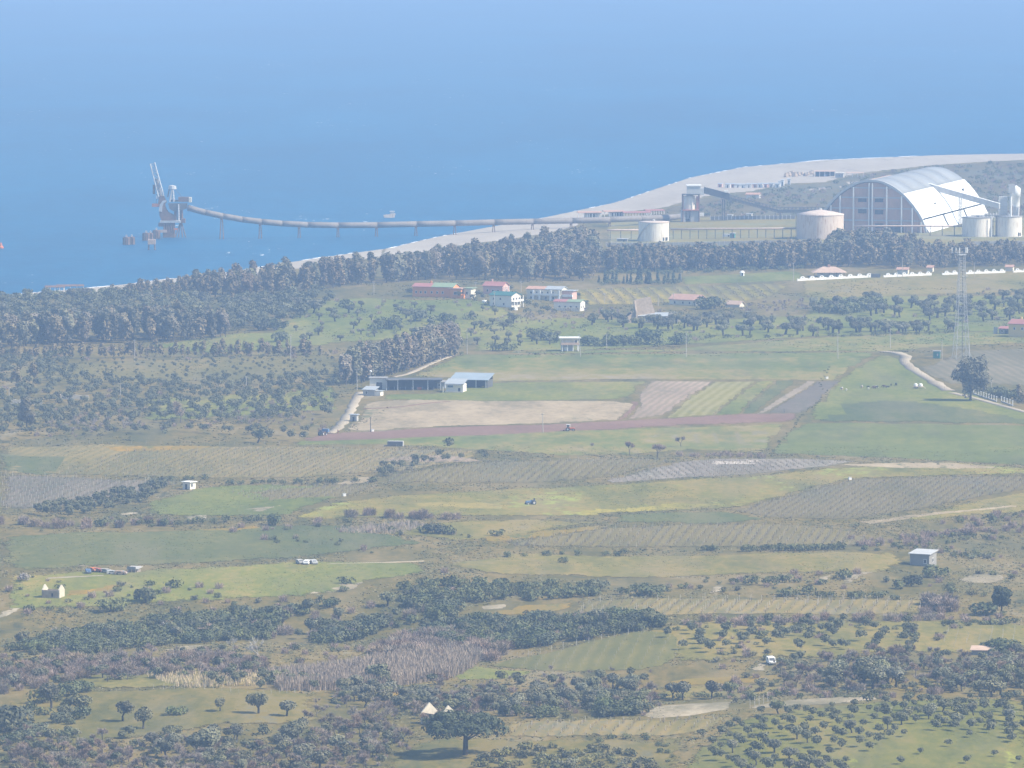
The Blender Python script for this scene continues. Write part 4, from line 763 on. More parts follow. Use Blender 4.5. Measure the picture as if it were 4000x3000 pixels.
# ------------------------------------------------------------------ industrial plant and the jetty
m_white = solid('white_paint', (0.78,0.77,0.74), 0.6, 0.08, 0.2)
m_cladding = solid('white_cladding', (0.80,0.80,0.79), 0.55, 0.05, 0.08)
m_rusty = solid('rusty_white_paint', (0.62,0.51,0.42), 0.75, 0.15, 0.12, stain=(0.32,0.17,0.10))
m_tankwhite = solid('stained_white_paint', (0.76,0.70,0.60), 0.65, 0.12, 0.12, stain=(0.48,0.40,0.32))
m_grey = solid('grey_roofing', (0.27,0.28,0.285), 0.7, 0.12, 0.05)
m_palegrey = solid('pale_grey_steel', (0.46,0.46,0.45), 0.6, 0.15, 0.3)
m_steel = solid('dark_steel', (0.10,0.095,0.09), 0.6, 0.3, 0.5)
m_rust = solid('rusted_steel', (0.17,0.10,0.07), 0.85, 0.35, 0.6)
m_redrust = solid('red_primer', (0.42,0.16,0.10), 0.8, 0.25, 0.5)
m_brick = solid('brown_cladding', (0.56,0.36,0.27), 0.85, 0.2, 0.12)
m_conc = solid('concrete', (0.40,0.385,0.36), 0.9, 0.18, 0.3)
m_conc_dark = solid('weathered_concrete', (0.26,0.25,0.235), 0.9, 0.2, 0.3)
m_tube = solid('galvanised_tube', (0.21,0.185,0.16), 0.75, 0.2, 0.15, stain=(0.16,0.12,0.10))
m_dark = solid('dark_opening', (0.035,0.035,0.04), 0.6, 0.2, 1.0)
m_glass = solid('window_glass', (0.07,0.075,0.08), 0.35, 0.2, 1.0)
m_redroof = solid('red_metal_roof', (0.36,0.15,0.13), 0.6, 0.15, 0.2)
m_tile = solid('terracotta_tiles', (0.46,0.27,0.19), 0.85, 0.2, 0.5)
m_tile_pale = solid('faded_tiles', (0.48,0.34,0.25), 0.85, 0.2, 0.5)
m_greenroof = solid('green_roof', (0.22,0.29,0.17), 0.7, 0.12, 0.3)
m_tealroof = solid('teal_roof', (0.03,0.13,0.115), 0.7, 0.12, 0.3)
m_cream = solid('cream_plaster', (0.68,0.62,0.48), 0.85, 0.1, 0.4)
m_orange = solid('orange_plaster', (0.70,0.28,0.09), 0.85, 0.1, 0.4)
m_pinkp = solid('pink_plaster', (0.62,0.38,0.32), 0.85, 0.1, 0.4)
m_yellowp = solid('yellow_plaster', (0.66,0.48,0.20), 0.85, 0.1, 0.4)
m_plaster = solid('white_plaster', (0.76,0.70,0.60), 0.85, 0.1, 0.4)
m_stone = solid('rubble_stone', (0.38,0.295,0.215), 0.95, 0.3, 0.9)
m_stone_pale = solid('pale_stone', (0.56,0.50,0.40), 0.95, 0.22, 0.9)
m_tin = solid('tin_roof', (0.36,0.38,0.39), 0.5, 0.12, 0.3)
m_bluetin = solid('blue_grey_roof', (0.27,0.32,0.36), 0.6, 0.1, 0.2)
m_wood = solid('weathered_wood', (0.30,0.25,0.20), 0.9, 0.3, 1.0)
m_pole = solid('pole_wood', (0.44,0.41,0.37), 0.9, 0.2, 1.0)
m_galv = solid('galvanised_steel', (0.40,0.40,0.40), 0.55, 0.15, 0.6)
m_black = solid('black_rubber', (0.03,0.03,0.03), 0.8, 0.2, 2.0)
m_blue = solid('blue_paint', (0.10,0.17,0.30), 0.6, 0.15, 1.0)
m_red = solid('red_paint', (0.40,0.12,0.09), 0.6, 0.15, 1.0)
m_orangep = solid('orange_paint', (0.60,0.17,0.05), 0.6, 0.15, 1.0)
m_greenp = solid('green_paint', (0.05,0.24,0.20), 0.6, 0.15, 1.0)
m_foam = solid('sea_foam', (0.7,0.7,0.7), 0.9, 0.05, 0.2)
def sweep(pts, r, n=12):
    P = [Vector(p) for p in pts]; vs, fs = [], []
    for i, p in enumerate(P):
        d = (P[min(i+1, len(P)-1)] - P[max(i-1, 0)]).normalized(); s = d.cross(Vector((0,0,1))).normalized(); u = s.cross(d)
        vs += [p + (s * math.cos(2*math.pi*k/n) + u * math.sin(2*math.pi*k/n)) * r for k in range(n)]
    for i in range(len(P)-1):
        fs += [(i*n+k, i*n+(k+1) % n, (i+1)*n+(k+1) % n, (i+1)*n+k) for k in range(n)]
    fs += [tuple(range(n-1, -1, -1)), tuple(range((len(P)-1)*n, len(P)*n))]
    return vs, fs
def bar(name, mat, parent, a, b, r, n=5): return MB().tube(a, b, r, r, n).build(name, mat, parent)

# --- arched storage hall
g = G(3401, 908); hall = thing('storage_hall', g, -math.atan2(0.256, 0.967), 'huge arched storage hall with grey roof, white flank and ribbed brown end wall', 'hall')
PROF = [(0,31.2),(4,30.9),(8,29.9),(11.5,28.3),(15.5,26.0),(18.8,23.5),(22.5,20.0),(25.8,16.2),(28.6,12.3),(31.0,8.4),(32.8,4.2),(34.0,0.0)]
def strip(y0, y1, pts, th):
    """curved shell plate between two stations"""
    mb = MB(); n = len(pts); inn = []
    for i, (x, z) in enumerate(pts):
        a, b = pts[max(0, i-1)], pts[min(n-1, i+1)]; tx, tz = b[0]-a[0], b[1]-a[1]; L = math.hypot(tx, tz); inn.append((x + tz/L*th, z - tx/L*th))
    sgn = 1 if pts[-1][0] > pts[0][0] else -1
    if sgn < 0: inn = [(x - 2*(xi - x)*0 if False else x + (x - xi)*0 + (xi - x), z) for (x, z), (xi, zi) in zip(pts, inn)]
    vs = [(x, y, z) for y in (y0, y1) for x, z in pts] + [(x, y, z) for y in (y0, y1) for x, z in inn]
    fs = []
    for i in range(n-1):
        fs += [(i, i+1, n+i+1, n+i), (2*n+i, 3*n+i, 3*n+i+1, 2*n+i+1), (i, 2*n+i, 2*n+i+1, i+1), (n+i, n+i+1, 3*n+i+1, 3*n+i)]
    fs += [(0, n, 3*n, 2*n), (n-1, 3*n-1, 4*n-1, 2*n-1)]
    return mb.add(vs, fs)
L_H = 203.0; top_p = PROF[:6]
crown_pts = [(-x, z) for x, z in PROF[5:0:-1]] + top_p
for i in range(5):
    y0, y1 = L_H*i/5 + 0.15, L_H*(i+1)/5 - 0.15
    strip(y0, y1, crown_pts, -0.5).build('roof_panel', m_grey, hall, True)
    strip(y0, y1, [(-x, z) for x, z in PROF[5:][::-1]], -0.5).build('flank_panel', m_grey, hall)
for i in range(3):
    y0, y1 = L_H*i/3 + 0.2, L_H*(i+1)/3 - 0.2
    strip(y0, y1, [(x + 0.35, z) for x, z in PROF[5:10]], -0.5).build('flank_panel', m_cladding, hall)
    strip(y0 + 4, y1 + (3 if i == 2 else 0), [(31.6, 7.6), (33.2, 4.0), (35.6, 0.0)], -0.4).build('skirt_panel', m_cladding, hall)
box('vent_hatch', m_dark, hall, 27.2, 27.9, 62, 66, 13.6, 15.6); box('vent_hatch', m_dark, hall, 24.6, 25.4, 168, 172, 17.6, 19.4)
full = [(-x, z) for x, z in PROF[::-1]] + PROF[1:]
MB().prism([(x*0.985, z*0.985) for x, z in full], 'y', 1.2, 1.8).build('end_wall', m_brick, hall)
MB().prism([(x*0.985, z*0.985) for x, z in full], 'y', L_H-1.8, L_H-1.2).build('rear_wall', m_brick, hall)
strip(-0.6, 1.1, [(x, z) for x, z in full], -1.4).build('arch_rim', m_palegrey, hall)
def arch_z(x): return float(np.interp(abs(x), [p[0] for p in PROF], [p[1] for p in PROF]))
for k in range(30):
    x = -31 + k*2.14
    box('wall_rib', m_brick, hall, x-0.16, x+0.16, 0.92, 1.19, 0, arch_z(x)*0.97 - 0.5)
for x in (-25, -19.2, -10.8, -1.0, 1.0, 10.0, 19.3, 26.0, 31.5):
    box('buttress', m_white, hall, x-0.3, x+0.3, -1.2, 1.15, 0, arch_z(x)*0.985 - 0.3)
for z in (7.0, 14.4, 21.0, 27.0):
    w = float(np.interp(-z, [-p[1] for p in PROF], [p[0] for p in PROF])) - 1.2; box('girt', m_palegrey, hall, -w, w, 0.5, 1.1, z, z+0.8)
for x, z in ((-5.5,20),(5.0,20),(-5.5,13),(5,12.5),(5.2,4.2)):
    t = box('window', m_dark, hall, x-2.6, x+2.6, 0.75, 1.15, z-1.3, z+1.3)
    box('mullion', m_steel, t, x-0.2, x+0.2, 0.6, 0.74, z-1.3, z+1.3)
for x, w in ((-20,3.4),(15,5.4)): box('door', m_dark, hall, x-w, x+w, 0.8, 1.15, 0, 5.2)
# roof walkway on the far side of the ridge
MB().box(-13, -11, 10, 120, 28.6, 29.8).build('roof_walkway', m_tile_pale, hall)

# --- tanks
def tank(px, py, wpx, hpx, roofpx, mat, roofmat, label, stair=True, doors=(), ladder=None):
    g = G(px, py); s = g.y/25000; r = wpx*s/2; H = hpx*s
    t = thing('storage_tank', g + Vector((0, r, 0)), 0, label, 'tank', 'storage tanks of the plant')
    MB().lathe([(r, -0.5), (r, H)], 48).build('shell', mat, t, True)
    rf = roofpx*s
    MB().lathe([(r+0.25, H-0.1), (r+0.25, H+0.25), (r*0.5, H+0.2+rf*0.6), (0.01, H+0.25+rf)], 48).build('roof', roofmat, t, True)
    MB().lathe([(0.9, H+rf), (0.9, H+rf+1.0), (0.01, H+rf+1.2)], 10).build('vent_cap', m_palegrey, t)
    if stair:
        pts = [((r+0.5)*math.cos(a), (r+0.5)*math.sin(a), z) for a, z in zip(np.linspace(math.pi*1.02, math.pi*1.42, 12), np.linspace(0.3, H, 12))]
        v, f = sweep(pts, 0.35, 6); mesh_obj('spiral_stair', v, f, m_palegrey, t)
    for a in doors:
        x, y = (r+0.05)*math.cos(a), (r+0.05)*math.sin(a); o = box('manhole', m_dark, t, -0.5, 0.5, -0.15, 0.15, 0.6, 2.6); o.location = (x, y, 0); o.rotation_euler = (0, 0, a + math.pi/2)
    for a in (ladder or ()):
        mb = MB(); c, s_ = math.cos(a), math.sin(a)
        for k in (-0.35, 0.35): mb.tube(((r+0.4)*c - k*s_, (r+0.4)*s_ + k*c, 0), ((r+0.4)*c - k*s_, (r+0.4)*s_ + k*c, H+1), 0.12, 0.12, 5)
        for z in np.arange(0.5, H, 0.8): mb.tube(((r+0.4)*c + 0.35*s_, (r+0.4)*s_ - 0.35*c, z), ((r+0.4)*c - 0.35*s_, (r+0.4)*s_ + 0.35*c, z), 0.07, 0.07, 4)
        mb.build('ladder', m_steel, t)
    return t
tank(2555, 945, 120, 75, 3, m_tankwhite, m_rusty, 'low cream-white tank beside the pipe rack, dark stair on its side', doors=(-0.55,-0.68,-0.9), ladder=(-0.1,))
tank(3208, 936, 185, 94, 18, m_rusty, m_rusty, 'large rust-streaked tank with a conical roof before the arched hall', stair=False, ladder=(-math.pi*0.99,))
tank(3822, 926, 120, 74, 2, m_tankwhite, m_conc_dark, 'left one of two pale tanks at the right edge of the plant', stair=False, ladder=(-0.25,))
tank(3944, 926, 104, 78, 2, m_tankwhite, m_conc_dark, 'right one of two pale tanks with a rust stain and pipes', stair=False, doors=(-0.8,-0.6), ladder=(-2.7,))
g = G(3880, 926); ww = thing('tank_walkway', g + Vector((0, 0, 0)), 0, 'dark raised walkway crossing the tops of the two pale tanks', 'walkway')
zt = 80*g.y/25000
box('deck', m_steel, ww, -13, 10, 8, 10, zt, zt+0.35)
for x in (-13, -5, 3, 10): bar('rail_post', m_steel, ww, (x, 8, zt), (x, 8, zt+1.2), 0.08)
bar('handrail', m_steel, ww, (-13, 8, zt+1.2), (10, 8, zt+1.2), 0.08)
for x in (-1.0, 9.5): bar('standpipe', m_white, ww, (x, 1.0, -0.5), (x, 1.0, zt+0.5), 0.35, 8)
# tall pipe stack, round hopper and transfer house
g = G(3947, 925); st = thing('pipe_stack', g, 0, 'tall slim white pipe stack rising past the right-hand tank', 'stack'); s = g.y/25000
bar('pipe', m_white, st, (0,-1.5,0), (0,-1.5,172*s), 0.7, 10); box('head_box', m_palegrey, st, -1.4, 2.4, -3.0, 0.2, 172*s, 204*s)
mb = MB()
for z in np.arange(2, 165*s, 2.2): mb.tube((-1.3,-1.5,z), (0,-1.5,z), 0.1, 0.1, 4)
mb.build('bracket', m_steel, st)
g = G(3968, 868); hp = thing('round_hopper', g, 0, 'white round hopper with a cone top on a rusty frame beside the pipe stack', 'hopper'); s = g.y/25000
MB().lathe([(2.4, 62*s), (2.6, 100*s), (2.9, 101*s), (2.9, 132*s), (0.05, 145*s)], 20).build('vessel', m_white, hp, True)
MB().lathe([(2.2, 20*s), (2.4, 62*s)], 20).build('neck', m_palegrey, hp)
for a, b in ((-2.6,-2.6),(2.6,-2.6),(-2.6,2.6),(2.6,2.6)): bar('leg', m_rust, hp, (a,b,0), (a,b,66*s), 0.35)
box('frame_deck', m_rust, hp, -3, 3, -3, 3, 20*s, 24*s)
g = G(3918, 866); th_ = thing('transfer_house', g, 0, 'pale louvred transfer house at the foot of the white inclined gallery', 'building'); s = g.y/25000
for k in range(8): box('louvre_panel', m_palegrey, th_, -2.6, 2.6, -2.6 - 0.06*(k % 2), 2.6, k*10.8*s + 2, k*10.8*s + 2 + 10.4*s)
for a in (-2.3, 2.3): bar('leg', m_steel, th_, (a,-2.3,-0.5), (a,-2.3,2.2), 0.3)
# white inclined gallery
a = G(3640, 900); g = G(3752, 880)
gal = thing('inclined_gallery', g, 0, 'white covered conveyor gallery sloping down from the hall roof', 'conveyor'); s = g.y/25000
def gallery(parent, p, q, w, hh, mat, roofmat):
    p, q = Vector(p), Vector(q); n = 6
    for k in range(n):
        A, B = p.lerp(q, k/n), p.lerp(q, (k+1)/n - 0.004); d = (B-A); sd = d.cross(Vector((0,0,1))).normalized()*w; u = Vector((0,0,hh))
        c = [A-sd, B-sd, B+sd, A+sd]; MB().add(c + [v+u for v in c], [(3,2,1,0),(4,5,6,7),(0,1,5,4),(1,2,6,5),(2,3,7,6),(3,0,4,7)]).build('gallery_section', mat, parent)
        c = [v + u*1.02 + (v-(A+B)/2).normalized()*0.2 for v in c]; MB().add(c + [v+Vector((0,0,0.3)) for v in c], [(3,2,1,0),(4,5,6,7),(0,1,5,4),(1,2,6,5),(2,3,7,6),(3,0,4,7)]).build('gallery_roof', roofmat, parent)
gallery(gal, (-20, 12, 140*s), (24.5, -1, 64*s), 1.6, 3.2, m_palegrey, m_white)
for x in (-0.6, 0.6): bar('support_leg', m_steel, gal, (x, 5, -0.5), (x, 5, 108*s), 0.32, 6)
box('ladder_cage', m_palegrey, gal, 2.2, 3.6, 4.5, 6.0, 72*s, 74*s)
for x in (2.2, 3.6): bar('cage_post', m_palegrey, gal, (x, 5, 66*s), (x, 5, 100*s), 0.15)

# --- silo tower with its dark inclined conveyor
g = G(2700, 867); sil = thing('silo_tower', g, 0, 'tall silo tower with white drum, rusty frame and box house on top', 'silo'); s = g.y/25000
box('base_wall', m_palegrey, sil, -40*s, -22*s, 0, 8, 0, 44*s); box('base_wall', m_conc, sil, -3*s, 28*s, 0, 8, 0, 42*s); box('back_wall', m_conc_dark, sil, -22*s, -3*s, 7, 8, 0, 44*s)
box('door_panel', m_white, sil, -18*s, -6*s, 4, 4.4, 10*s, 40*s)
MB().lathe([(21*s, 48*s), (21*s, 98*s), (19*s, 102*s), (0.05, 106*s)], 32, -6*s, 4).build('drum', m_tankwhite, sil, True)
box('drum_screen', m_palegrey, sil, -32*s, -16*s, 6.5, 7.2, 48*s, 100*s)
box('frame_deck', m_redrust, sil, -34*s, 30*s, -1, 9, 44*s, 48*s); box('frame_deck', m_steel, sil, -34*s, 34*s, -1, 9, 106*s, 108*s)
for x in (-33*s, 31*s):
    for y in (-0.5, 8.5): bar('column', m_rust, sil, (x, y, 0), (x, y, 108*s), 0.4, 6)
box('red_panel', m_redrust, sil, 20*s, 30*s, 3, 3.4, 50*s, 100*s)
th2 = MB().box(-16*s, 36*s, -1, 9, 110*s, 140*s).build('top_house', m_palegrey, sil); box('house_roof', m_white, th2, -18*s, 40*s, -1.5, 9.5, 140*s + 0.02, 144*s)
box('house_bay', m_palegrey, th2, 36*s+0.02, 50*s, 0, 7, 106*s, 132*s)
box('annex', m_white, sil, 33*s, 50*s, 2, 7, 22*s, 34*s)
inc = thing('inclined_conveyor', g, 0, 'long dark lattice conveyor descending from the silo tower to the hall', 'conveyor')
gallery(inc, (52*s, 3, 110*s), (150*s, 6, 84*s), 1.5, 4.2, m_dark, m_palegrey)
P, Q = Vector((150*s, 6, 84*s)), Vector((345*s, 14, 32*s)); Rr = Vector((560*s, 20, 32*s))
for nm, (A, B) in (('truss', (P, Q)), ('truss', (Q, Rr))):
    mb = MB(); n = 14
    for yy in (-1.4, 1.4):
        o = Vector((0, yy, 0)); u = Vector((0, 0, 3.2))
        mb.tube(A+o, B+o, 0.28, 0.28, 4); mb.tube(A+o+u, B+o+u, 0.28, 0.28, 4)
        for k in range(n): mb.tube(A.lerp(B, k/n)+o, A.lerp(B, (k+0.5)/n)+o+u, 0.16, 0.16, 4); mb.tube(A.lerp(B, (k+0.5)/n)+o+u, A.lerp(B, (k+1)/n)+o, 0.16, 0.16, 4)
    mb.build(nm, m_steel, inc)
    d = (B-A); c = [A+Vector((0,-1.2,0.5)), B+Vector((0,-1.2,0.5)), B+Vector((0,1.2,0.5)), A+Vector((0,1.2,0.5))]; MB().add(c+[v+Vector((0,0,1.3)) for v in c], [(3,2,1,0),(4,5,6,7),(0,1,5,4),(1,2,6,5),(2,3,7,6),(3,0,4,7)]).build('belt', m_steel, inc)
for x, z in ((124*s, 88*s), (132*s, 86*s), (330*s, 34*s), (350*s, 32*s)): bar('support_leg', m_steel, inc, (x, 6, -0.5), (x, 6, z), 0.38, 6)
box('belt_house', m_white, inc, 130*s, 145*s, 3, 7, 88*s + 4.3, 96*s + 4.3)

# --- pipe rack and walls
def pipe_rack(p0, p1, n, label):
    a, b = G(*p0), G(*p1); t = thing('pipe_rack', a, 0, label, 'pipe rack'); d = b - a; s = a.y/25000; z = 38*s
    for k, (oy, rr) in enumerate(((0, 0.45), (1.2, 0.35), (2.2, 0.45))):
        v, f = sweep([Vector((0, oy, z)), d*0.33 + Vector((0, oy, z+0.15)), d*0.66 + Vector((0, oy, z)), d + Vector((0, oy, z))], rr, 8); mesh_obj('pipe', v, f, m_tile_pale if k == 0 else m_palegrey, t, True)
    for i in range(n):
        q = d * ((i + 0.3) / n); mb = MB(); mb.tube(q + Vector((0, 0, -0.6)), q + Vector((0, 0, z-0.4)), 0.18, 0.18, 5); mb.tube(q + Vector((0, 2.4, -0.6)), q + Vector((0, 2.4, z-0.4)), 0.18, 0.18, 5); mb.tube(q + Vector((0, -0.5, z-0.5)), q + Vector((0, 2.9, z-0.5)), 0.16, 0.16, 4); mb.build('trestle', m_steel, t)
    return t
pipe_rack((2372, 938), (2494, 936), 3, 'short pipe rack left of the low cream-white tank'); pipe_rack((2620, 934), (3114, 930), 15, 'long low pipe rack between the two tanks'); pipe_rack((3335, 922), (3762, 921), 9, 'pipe rack passing in front of the arched hall')
def panel_wall(p0, p1, n, hgt, label, mat, pmat):
    a, b = G(*p0), G(*p1); d = b - a; t = thing('perimeter_wall', a, 0, label, 'wall'); L = d.length/n; rz = math.atan2(d.y, d.x)
    pm = MB().box(0.06, L-0.06, -0.12, 0.12, -0.8, hgt); po = MB().box(-0.16, 0.16, -0.22, 0.22, -0.8, hgt+0.25)
    p1_ = pm.build('panel', mat, t); q1_ = po.build('post', pmat, t)
    for i in range(n):
        for j, o in enumerate((p1_, q1_)):
            c = o if i == 0 else o.copy()
            if i: COL.objects.link(c); c.parent = t
            q = d*(i/n); q.z = float(h(a.x+q.x, a.y+q.y)) - a.z; c.location = q; c.rotation_euler = (0, 0, rz)
panel_wall((2368, 964), (3210, 952), 42, 2.5, 'long grey concrete panel wall along the near side of the plant', m_conc_dark, m_conc)
panel_wall((2775, 860), (3105, 856), 20, 2.4, 'far concrete panel wall behind the dark conveyor', m_conc_dark, m_white)
panel_wall((3770, 958), (4040, 955), 14, 2.2, 'concrete panel wall below the right-hand tanks', m_conc_dark, m_conc)
panel_wall((3846, 852), (3916, 851), 6, 3.0, 'short concrete wall behind the white gallery', m_conc_dark, m_white)
for i, (px, py, w, hh, mat, lb) in enumerate(((2860,930,17,18,m_greenp,'small green cabin under the long pipe rack'),(2840,925,34,8,m_white,'low white shed beside the green cabin'),(2925,848,22,12,m_plaster,'pale low hut behind the far panel wall'),(2850,852,20,12,m_palegrey,'grey low hut behind the far panel wall'),(3395,905,14,10,m_white,'tiny white cabin at the foot of the arched hall'),(2430,944,40,10,m_conc_dark,'flat grey machine base left of the cream-white tank'))):
    g = G(px, py); s = g.y/25000; t = thing('plant_cabin', g, -0.2, lb, 'cabin'); box('wall', mat, t, -w*s/2, w*s/2, 0, 4, 0, hh*s); box('roof', m_palegrey, t, -w*s/2-0.3, w*s/2+0.3, -0.3, 4.3, hh*s+0.01, hh*s+0.3); box('door', m_dark, t, w*s*0.1, w*s*0.1+1, -0.06, 0.0, 0, min(2.1, hh*s*0.8))

# --- jetty tube conveyor
base = [(735,926),(870,924),(1320,917),(1776,909),(2100,902),(2480,892),(2656,866)]
bx, by = flat([p[0] for p in base], [p[1] for p in base], 1.5)
def base_at(px): return float(np.interp(px, [p[0] for p in base], bx)), float(np.interp(px, [p[0] for p in base], by))
tube_px = [(735,812),(800,829),(870,844),(945,857),(1020,866),(1100,873),(1200,878),(1320,880),(1470,879),(1624,875),(1776,872),(1928,868),(2080,865),(2230,862),(2380,858),(2500,853),(2600,850),(2656,846)]
pts = []
for px, py in tube_px:
    x, y = base_at(px); dx, dy, dz = ray(px, py); pts.append(Vector((x, y, CAM_H + float(dz/dy)*y)))
jet = thing('tube_conveyor', (0,0,0), 0, 'long grey tube conveyor curving over the sea from the ship loader to land', 'conveyor')
for k in range(len(pts)-1):
    q = [pts[k] + (pts[k+1]-pts[k])*t for t in (0, 0.33, 0.66, 1.0)]
    v, f = sweep(q, 1.85, 14); mesh_obj('tube_section', v, f, m_tube, jet, True)
    v, f = sweep([pts[k] + (pts[k+1]-pts[k])*t for t in (0, 0.012)], 1.95, 14); mesh_obj('ring', v, f, m_tube, jet)
for px in (866, 1016, 1168, 1320, 1470, 1624, 1776, 1928, 2080, 2230, 2380, 2520):
    x, y = base_at(px); i = np.interp(px, [p[0] for p in tube_px], range(len(tube_px))); A = pts[int(i)].lerp(pts[min(int(i)+1, len(pts)-1)], i % 1) - Vector((0,0,2.0))
    z0 = float(h(x, y)) - 1; z0 = min(z0, 0.0) - 0.5; mb = MB(); sp = 0.35 + (A.z)*0.10
    for sx in (-1, 1):
        for sy in (-1, 1): mb.tube(A + Vector((0.4*sx, 1.6*sy, 0)), Vector((x + sp*sx, y + sy*(1.6 + A.z*0.12), z0)), 0.28, 0.28, 5)
    mb.box(x-0.8, x+0.8, y-2.2, y+2.2, A.z-0.5, A.z+0.3)
    mb.build('trestle', m_rust, jet)
# --- ship loader
x, y = (float(q) for q in flat(675, 926, 0)); s = y/25000
ld = thing('ship_loader', (x, y, 0), 0, 'rusty ship loader on piles in the sea with a raised lattice boom', 'ship loader')
def C(cx, cz, yy=0): return Vector(((cx - 940)*s/4.366, yy, (1345 - cz)*s/4.366))     # from the enlarged view
def prism_px(name, mat, pts, y0, y1): return MB().prism([(C(a, b).x, C(a, b).z) for a, b in pts], 'y', y0, y1).build(name, mat, ld)
for px in (800, 840, 880, 920, 960):
    for yy in (-4, 0, 4): bar('pile', m_rust, ld, C(px, 1380, yy), C(px, 1090, yy), 0.55, 7)
for a, b in ((1075,985),(1075,1040),(1080,1110),(1090,1165)):
    bar('raking_pile', m_rust, ld, C(b, 1350, -3), C(a, 1080, -1), 0.35, 6)
box('pile_cap', m_rust, ld, C(780,0).x, C(975,0).x, -6, 6, C(0,1345).z, C(0,1250).z)
box('lower_deck', m_palegrey, ld, C(730,0).x, C(1085,0).x, -5, 5, C(0,1095).z, C(0,1060).z)
box('under_deck', m_rust, ld, C(700,0).x, C(800,0).x, -4, 4, C(0,1160).z, C(0,1100).z)
prism_px('slew_ring', m_rust, [(755,1055),(720,980),(715,900),(760,760),(800,760),(830,860),(870,920),(980,975),(1000,1055)], -3.2, 3.2)
prism_px('curved_brace', m_palegrey, [(705,900),(725,790),(780,715),(840,710),(835,740),(790,760),(770,820),(765,910)], -3.8, -3.25)
prism_px('machinery_deck', m_steel, [(870,770),(1190,770),(1190,850),(1110,880),(960,900),(890,860)], -3.5, 3.5)
for px in (985, 1040, 1090): bar('column', m_rust, ld, C(px, 1060, 2), C(px, 860, 2), 0.9, 6)
bar('white_downpipe', m_white, ld, C(1050, 1060, -4), C(1047, 775, -4), 0.35, 6)
box('side_cabin', m_rust, ld, C(1090,0).x, C(1155,0).x, -3, 3, C(0,1100).z, C(0,1030).z)
for a, b in ((890,935),(965,935)):
    for yy in (-2, 2): bar('mast_leg', m_palegrey, ld, C(a if a < 930 else 960, 740, yy), C(925 if a < 930 else 945, 540, yy), 0.5, 6)
bar('mast_stay', m_rust, ld, C(855, 660, 0), C(890, 500, 0), 0.4, 6)
for z_ in (600, 690): box('mast_tie', m_palegrey, ld, C(905,0).x, C(965,0).x, -2.2, 2.2, C(0,z_+12).z, C(0,z_-12).z)
MB().lathe([(0.1, C(0,455).z), (2.3, C(0,470).z), (2.6, C(0,525).z), (0.5, C(0,540).z)], 12, C(935,0).x, 0).build('mast_head', m_palegrey, ld)
box('counterweight', m_rust, ld, C(1040,0).x, C(1220,0).x, -2.5, 2.5, C(0,740).z, C(0,660).z); box('counterweight_end', m_cream, ld, C(1220,0).x+0.01, C(1262,0).x, -2.6, 2.6, C(0,748).z, C(0,665).z)
box('counterweight_arm', m_steel, ld, C(880,0).x, C(1040,0).x-0.01, -1.5, 1.5, C(0,740).z, C(0,710).z)
bar('tie_rod', m_steel, ld, C(960, 510, 0), C(1110, 660, 0), 0.12)
A0, A1, B0, B1 = C(715, 720), C(790, 640), C(560, 95), C(635, 70)
for yy in (-1.6, 1.6):
    o = Vector((0, yy, 0))
    for P, Q in ((A0, B0), (A1, B1)): bar('boom_chord', m_palegrey, ld, P+o, Q+o, 0.32, 6)
    mb = MB(); n = 12
    for k in range(n):
        mb.tube(A0.lerp(B0, k/n)+o, A1.lerp(B1, (k+0.5)/n)+o, 0.14, 0.14, 4); mb.tube(A1.lerp(B1, (k+0.5)/n)+o, A0.lerp(B0, (k+1)/n)+o, 0.14, 0.14, 4)
    mb.build('boom_lattice', m_galv, ld)
for t0, t1 in ((0.28,0.42),(0.52,0.63),(0.70,0.90)):
    P, Q = A1.lerp(B1, t0), A1.lerp(B1, t1); o = (A0-A1).normalized()*0.9
    MB().add([P+Vector((0,-1.7,0)), Q+Vector((0,-1.7,0)), Q+o+Vector((0,-1.7,0)), P+o+Vector((0,-1.7,0)), P+Vector((0,1.7,0)), Q+Vector((0,1.7,0)), Q+o+Vector((0,1.7,0)), P+o+Vector((0,1.7,0))], [(0,1,2,3),(7,6,5,4),(0,4,5,1),(1,5,6,2),(2,6,7,3),(3,7,4,0)]).build('boom_cover', m_white, ld)
P, Q = A0.lerp(A1, 0.5), A0.lerp(A1, 0.5).lerp(B0.lerp(B1, 0.5), 0.55)
bar('boom_belt', m_conc_dark, ld, P, Q, 1.0, 8)
bar('spout', m_rust, ld, C(622, 610), C(625, 450), 0.8, 8); bar('spout_chain', m_steel, ld, C(660, 790), C(668, 610), 0.15); box('spout_cabin', m_white, ld, C(660,0).x, C(690,0).x, -1, 1, C(0,690).z, C(0,635).z)
box('side_platform', m_redrust, ld, C(590,0).x, C(715,0).x, -3, 3, C(0,825).z, C(0,775).z)
prism_px('boom_hinge', m_rust, [(690,770),(720,640),(790,640),(840,740),(800,800)], -2.4, 2.4)
box('lower_gangway', m_tile_pale, ld, C(700,0).x, C(850,0).x, -6.5, -5, C(0,1260).z, C(0,1215).z)
box('red_lamp_box', m_orangep, ld, C(965,0).x, C(1030,0).x, -6.5, -5, C(0,1215).z, C(0,1185).z)
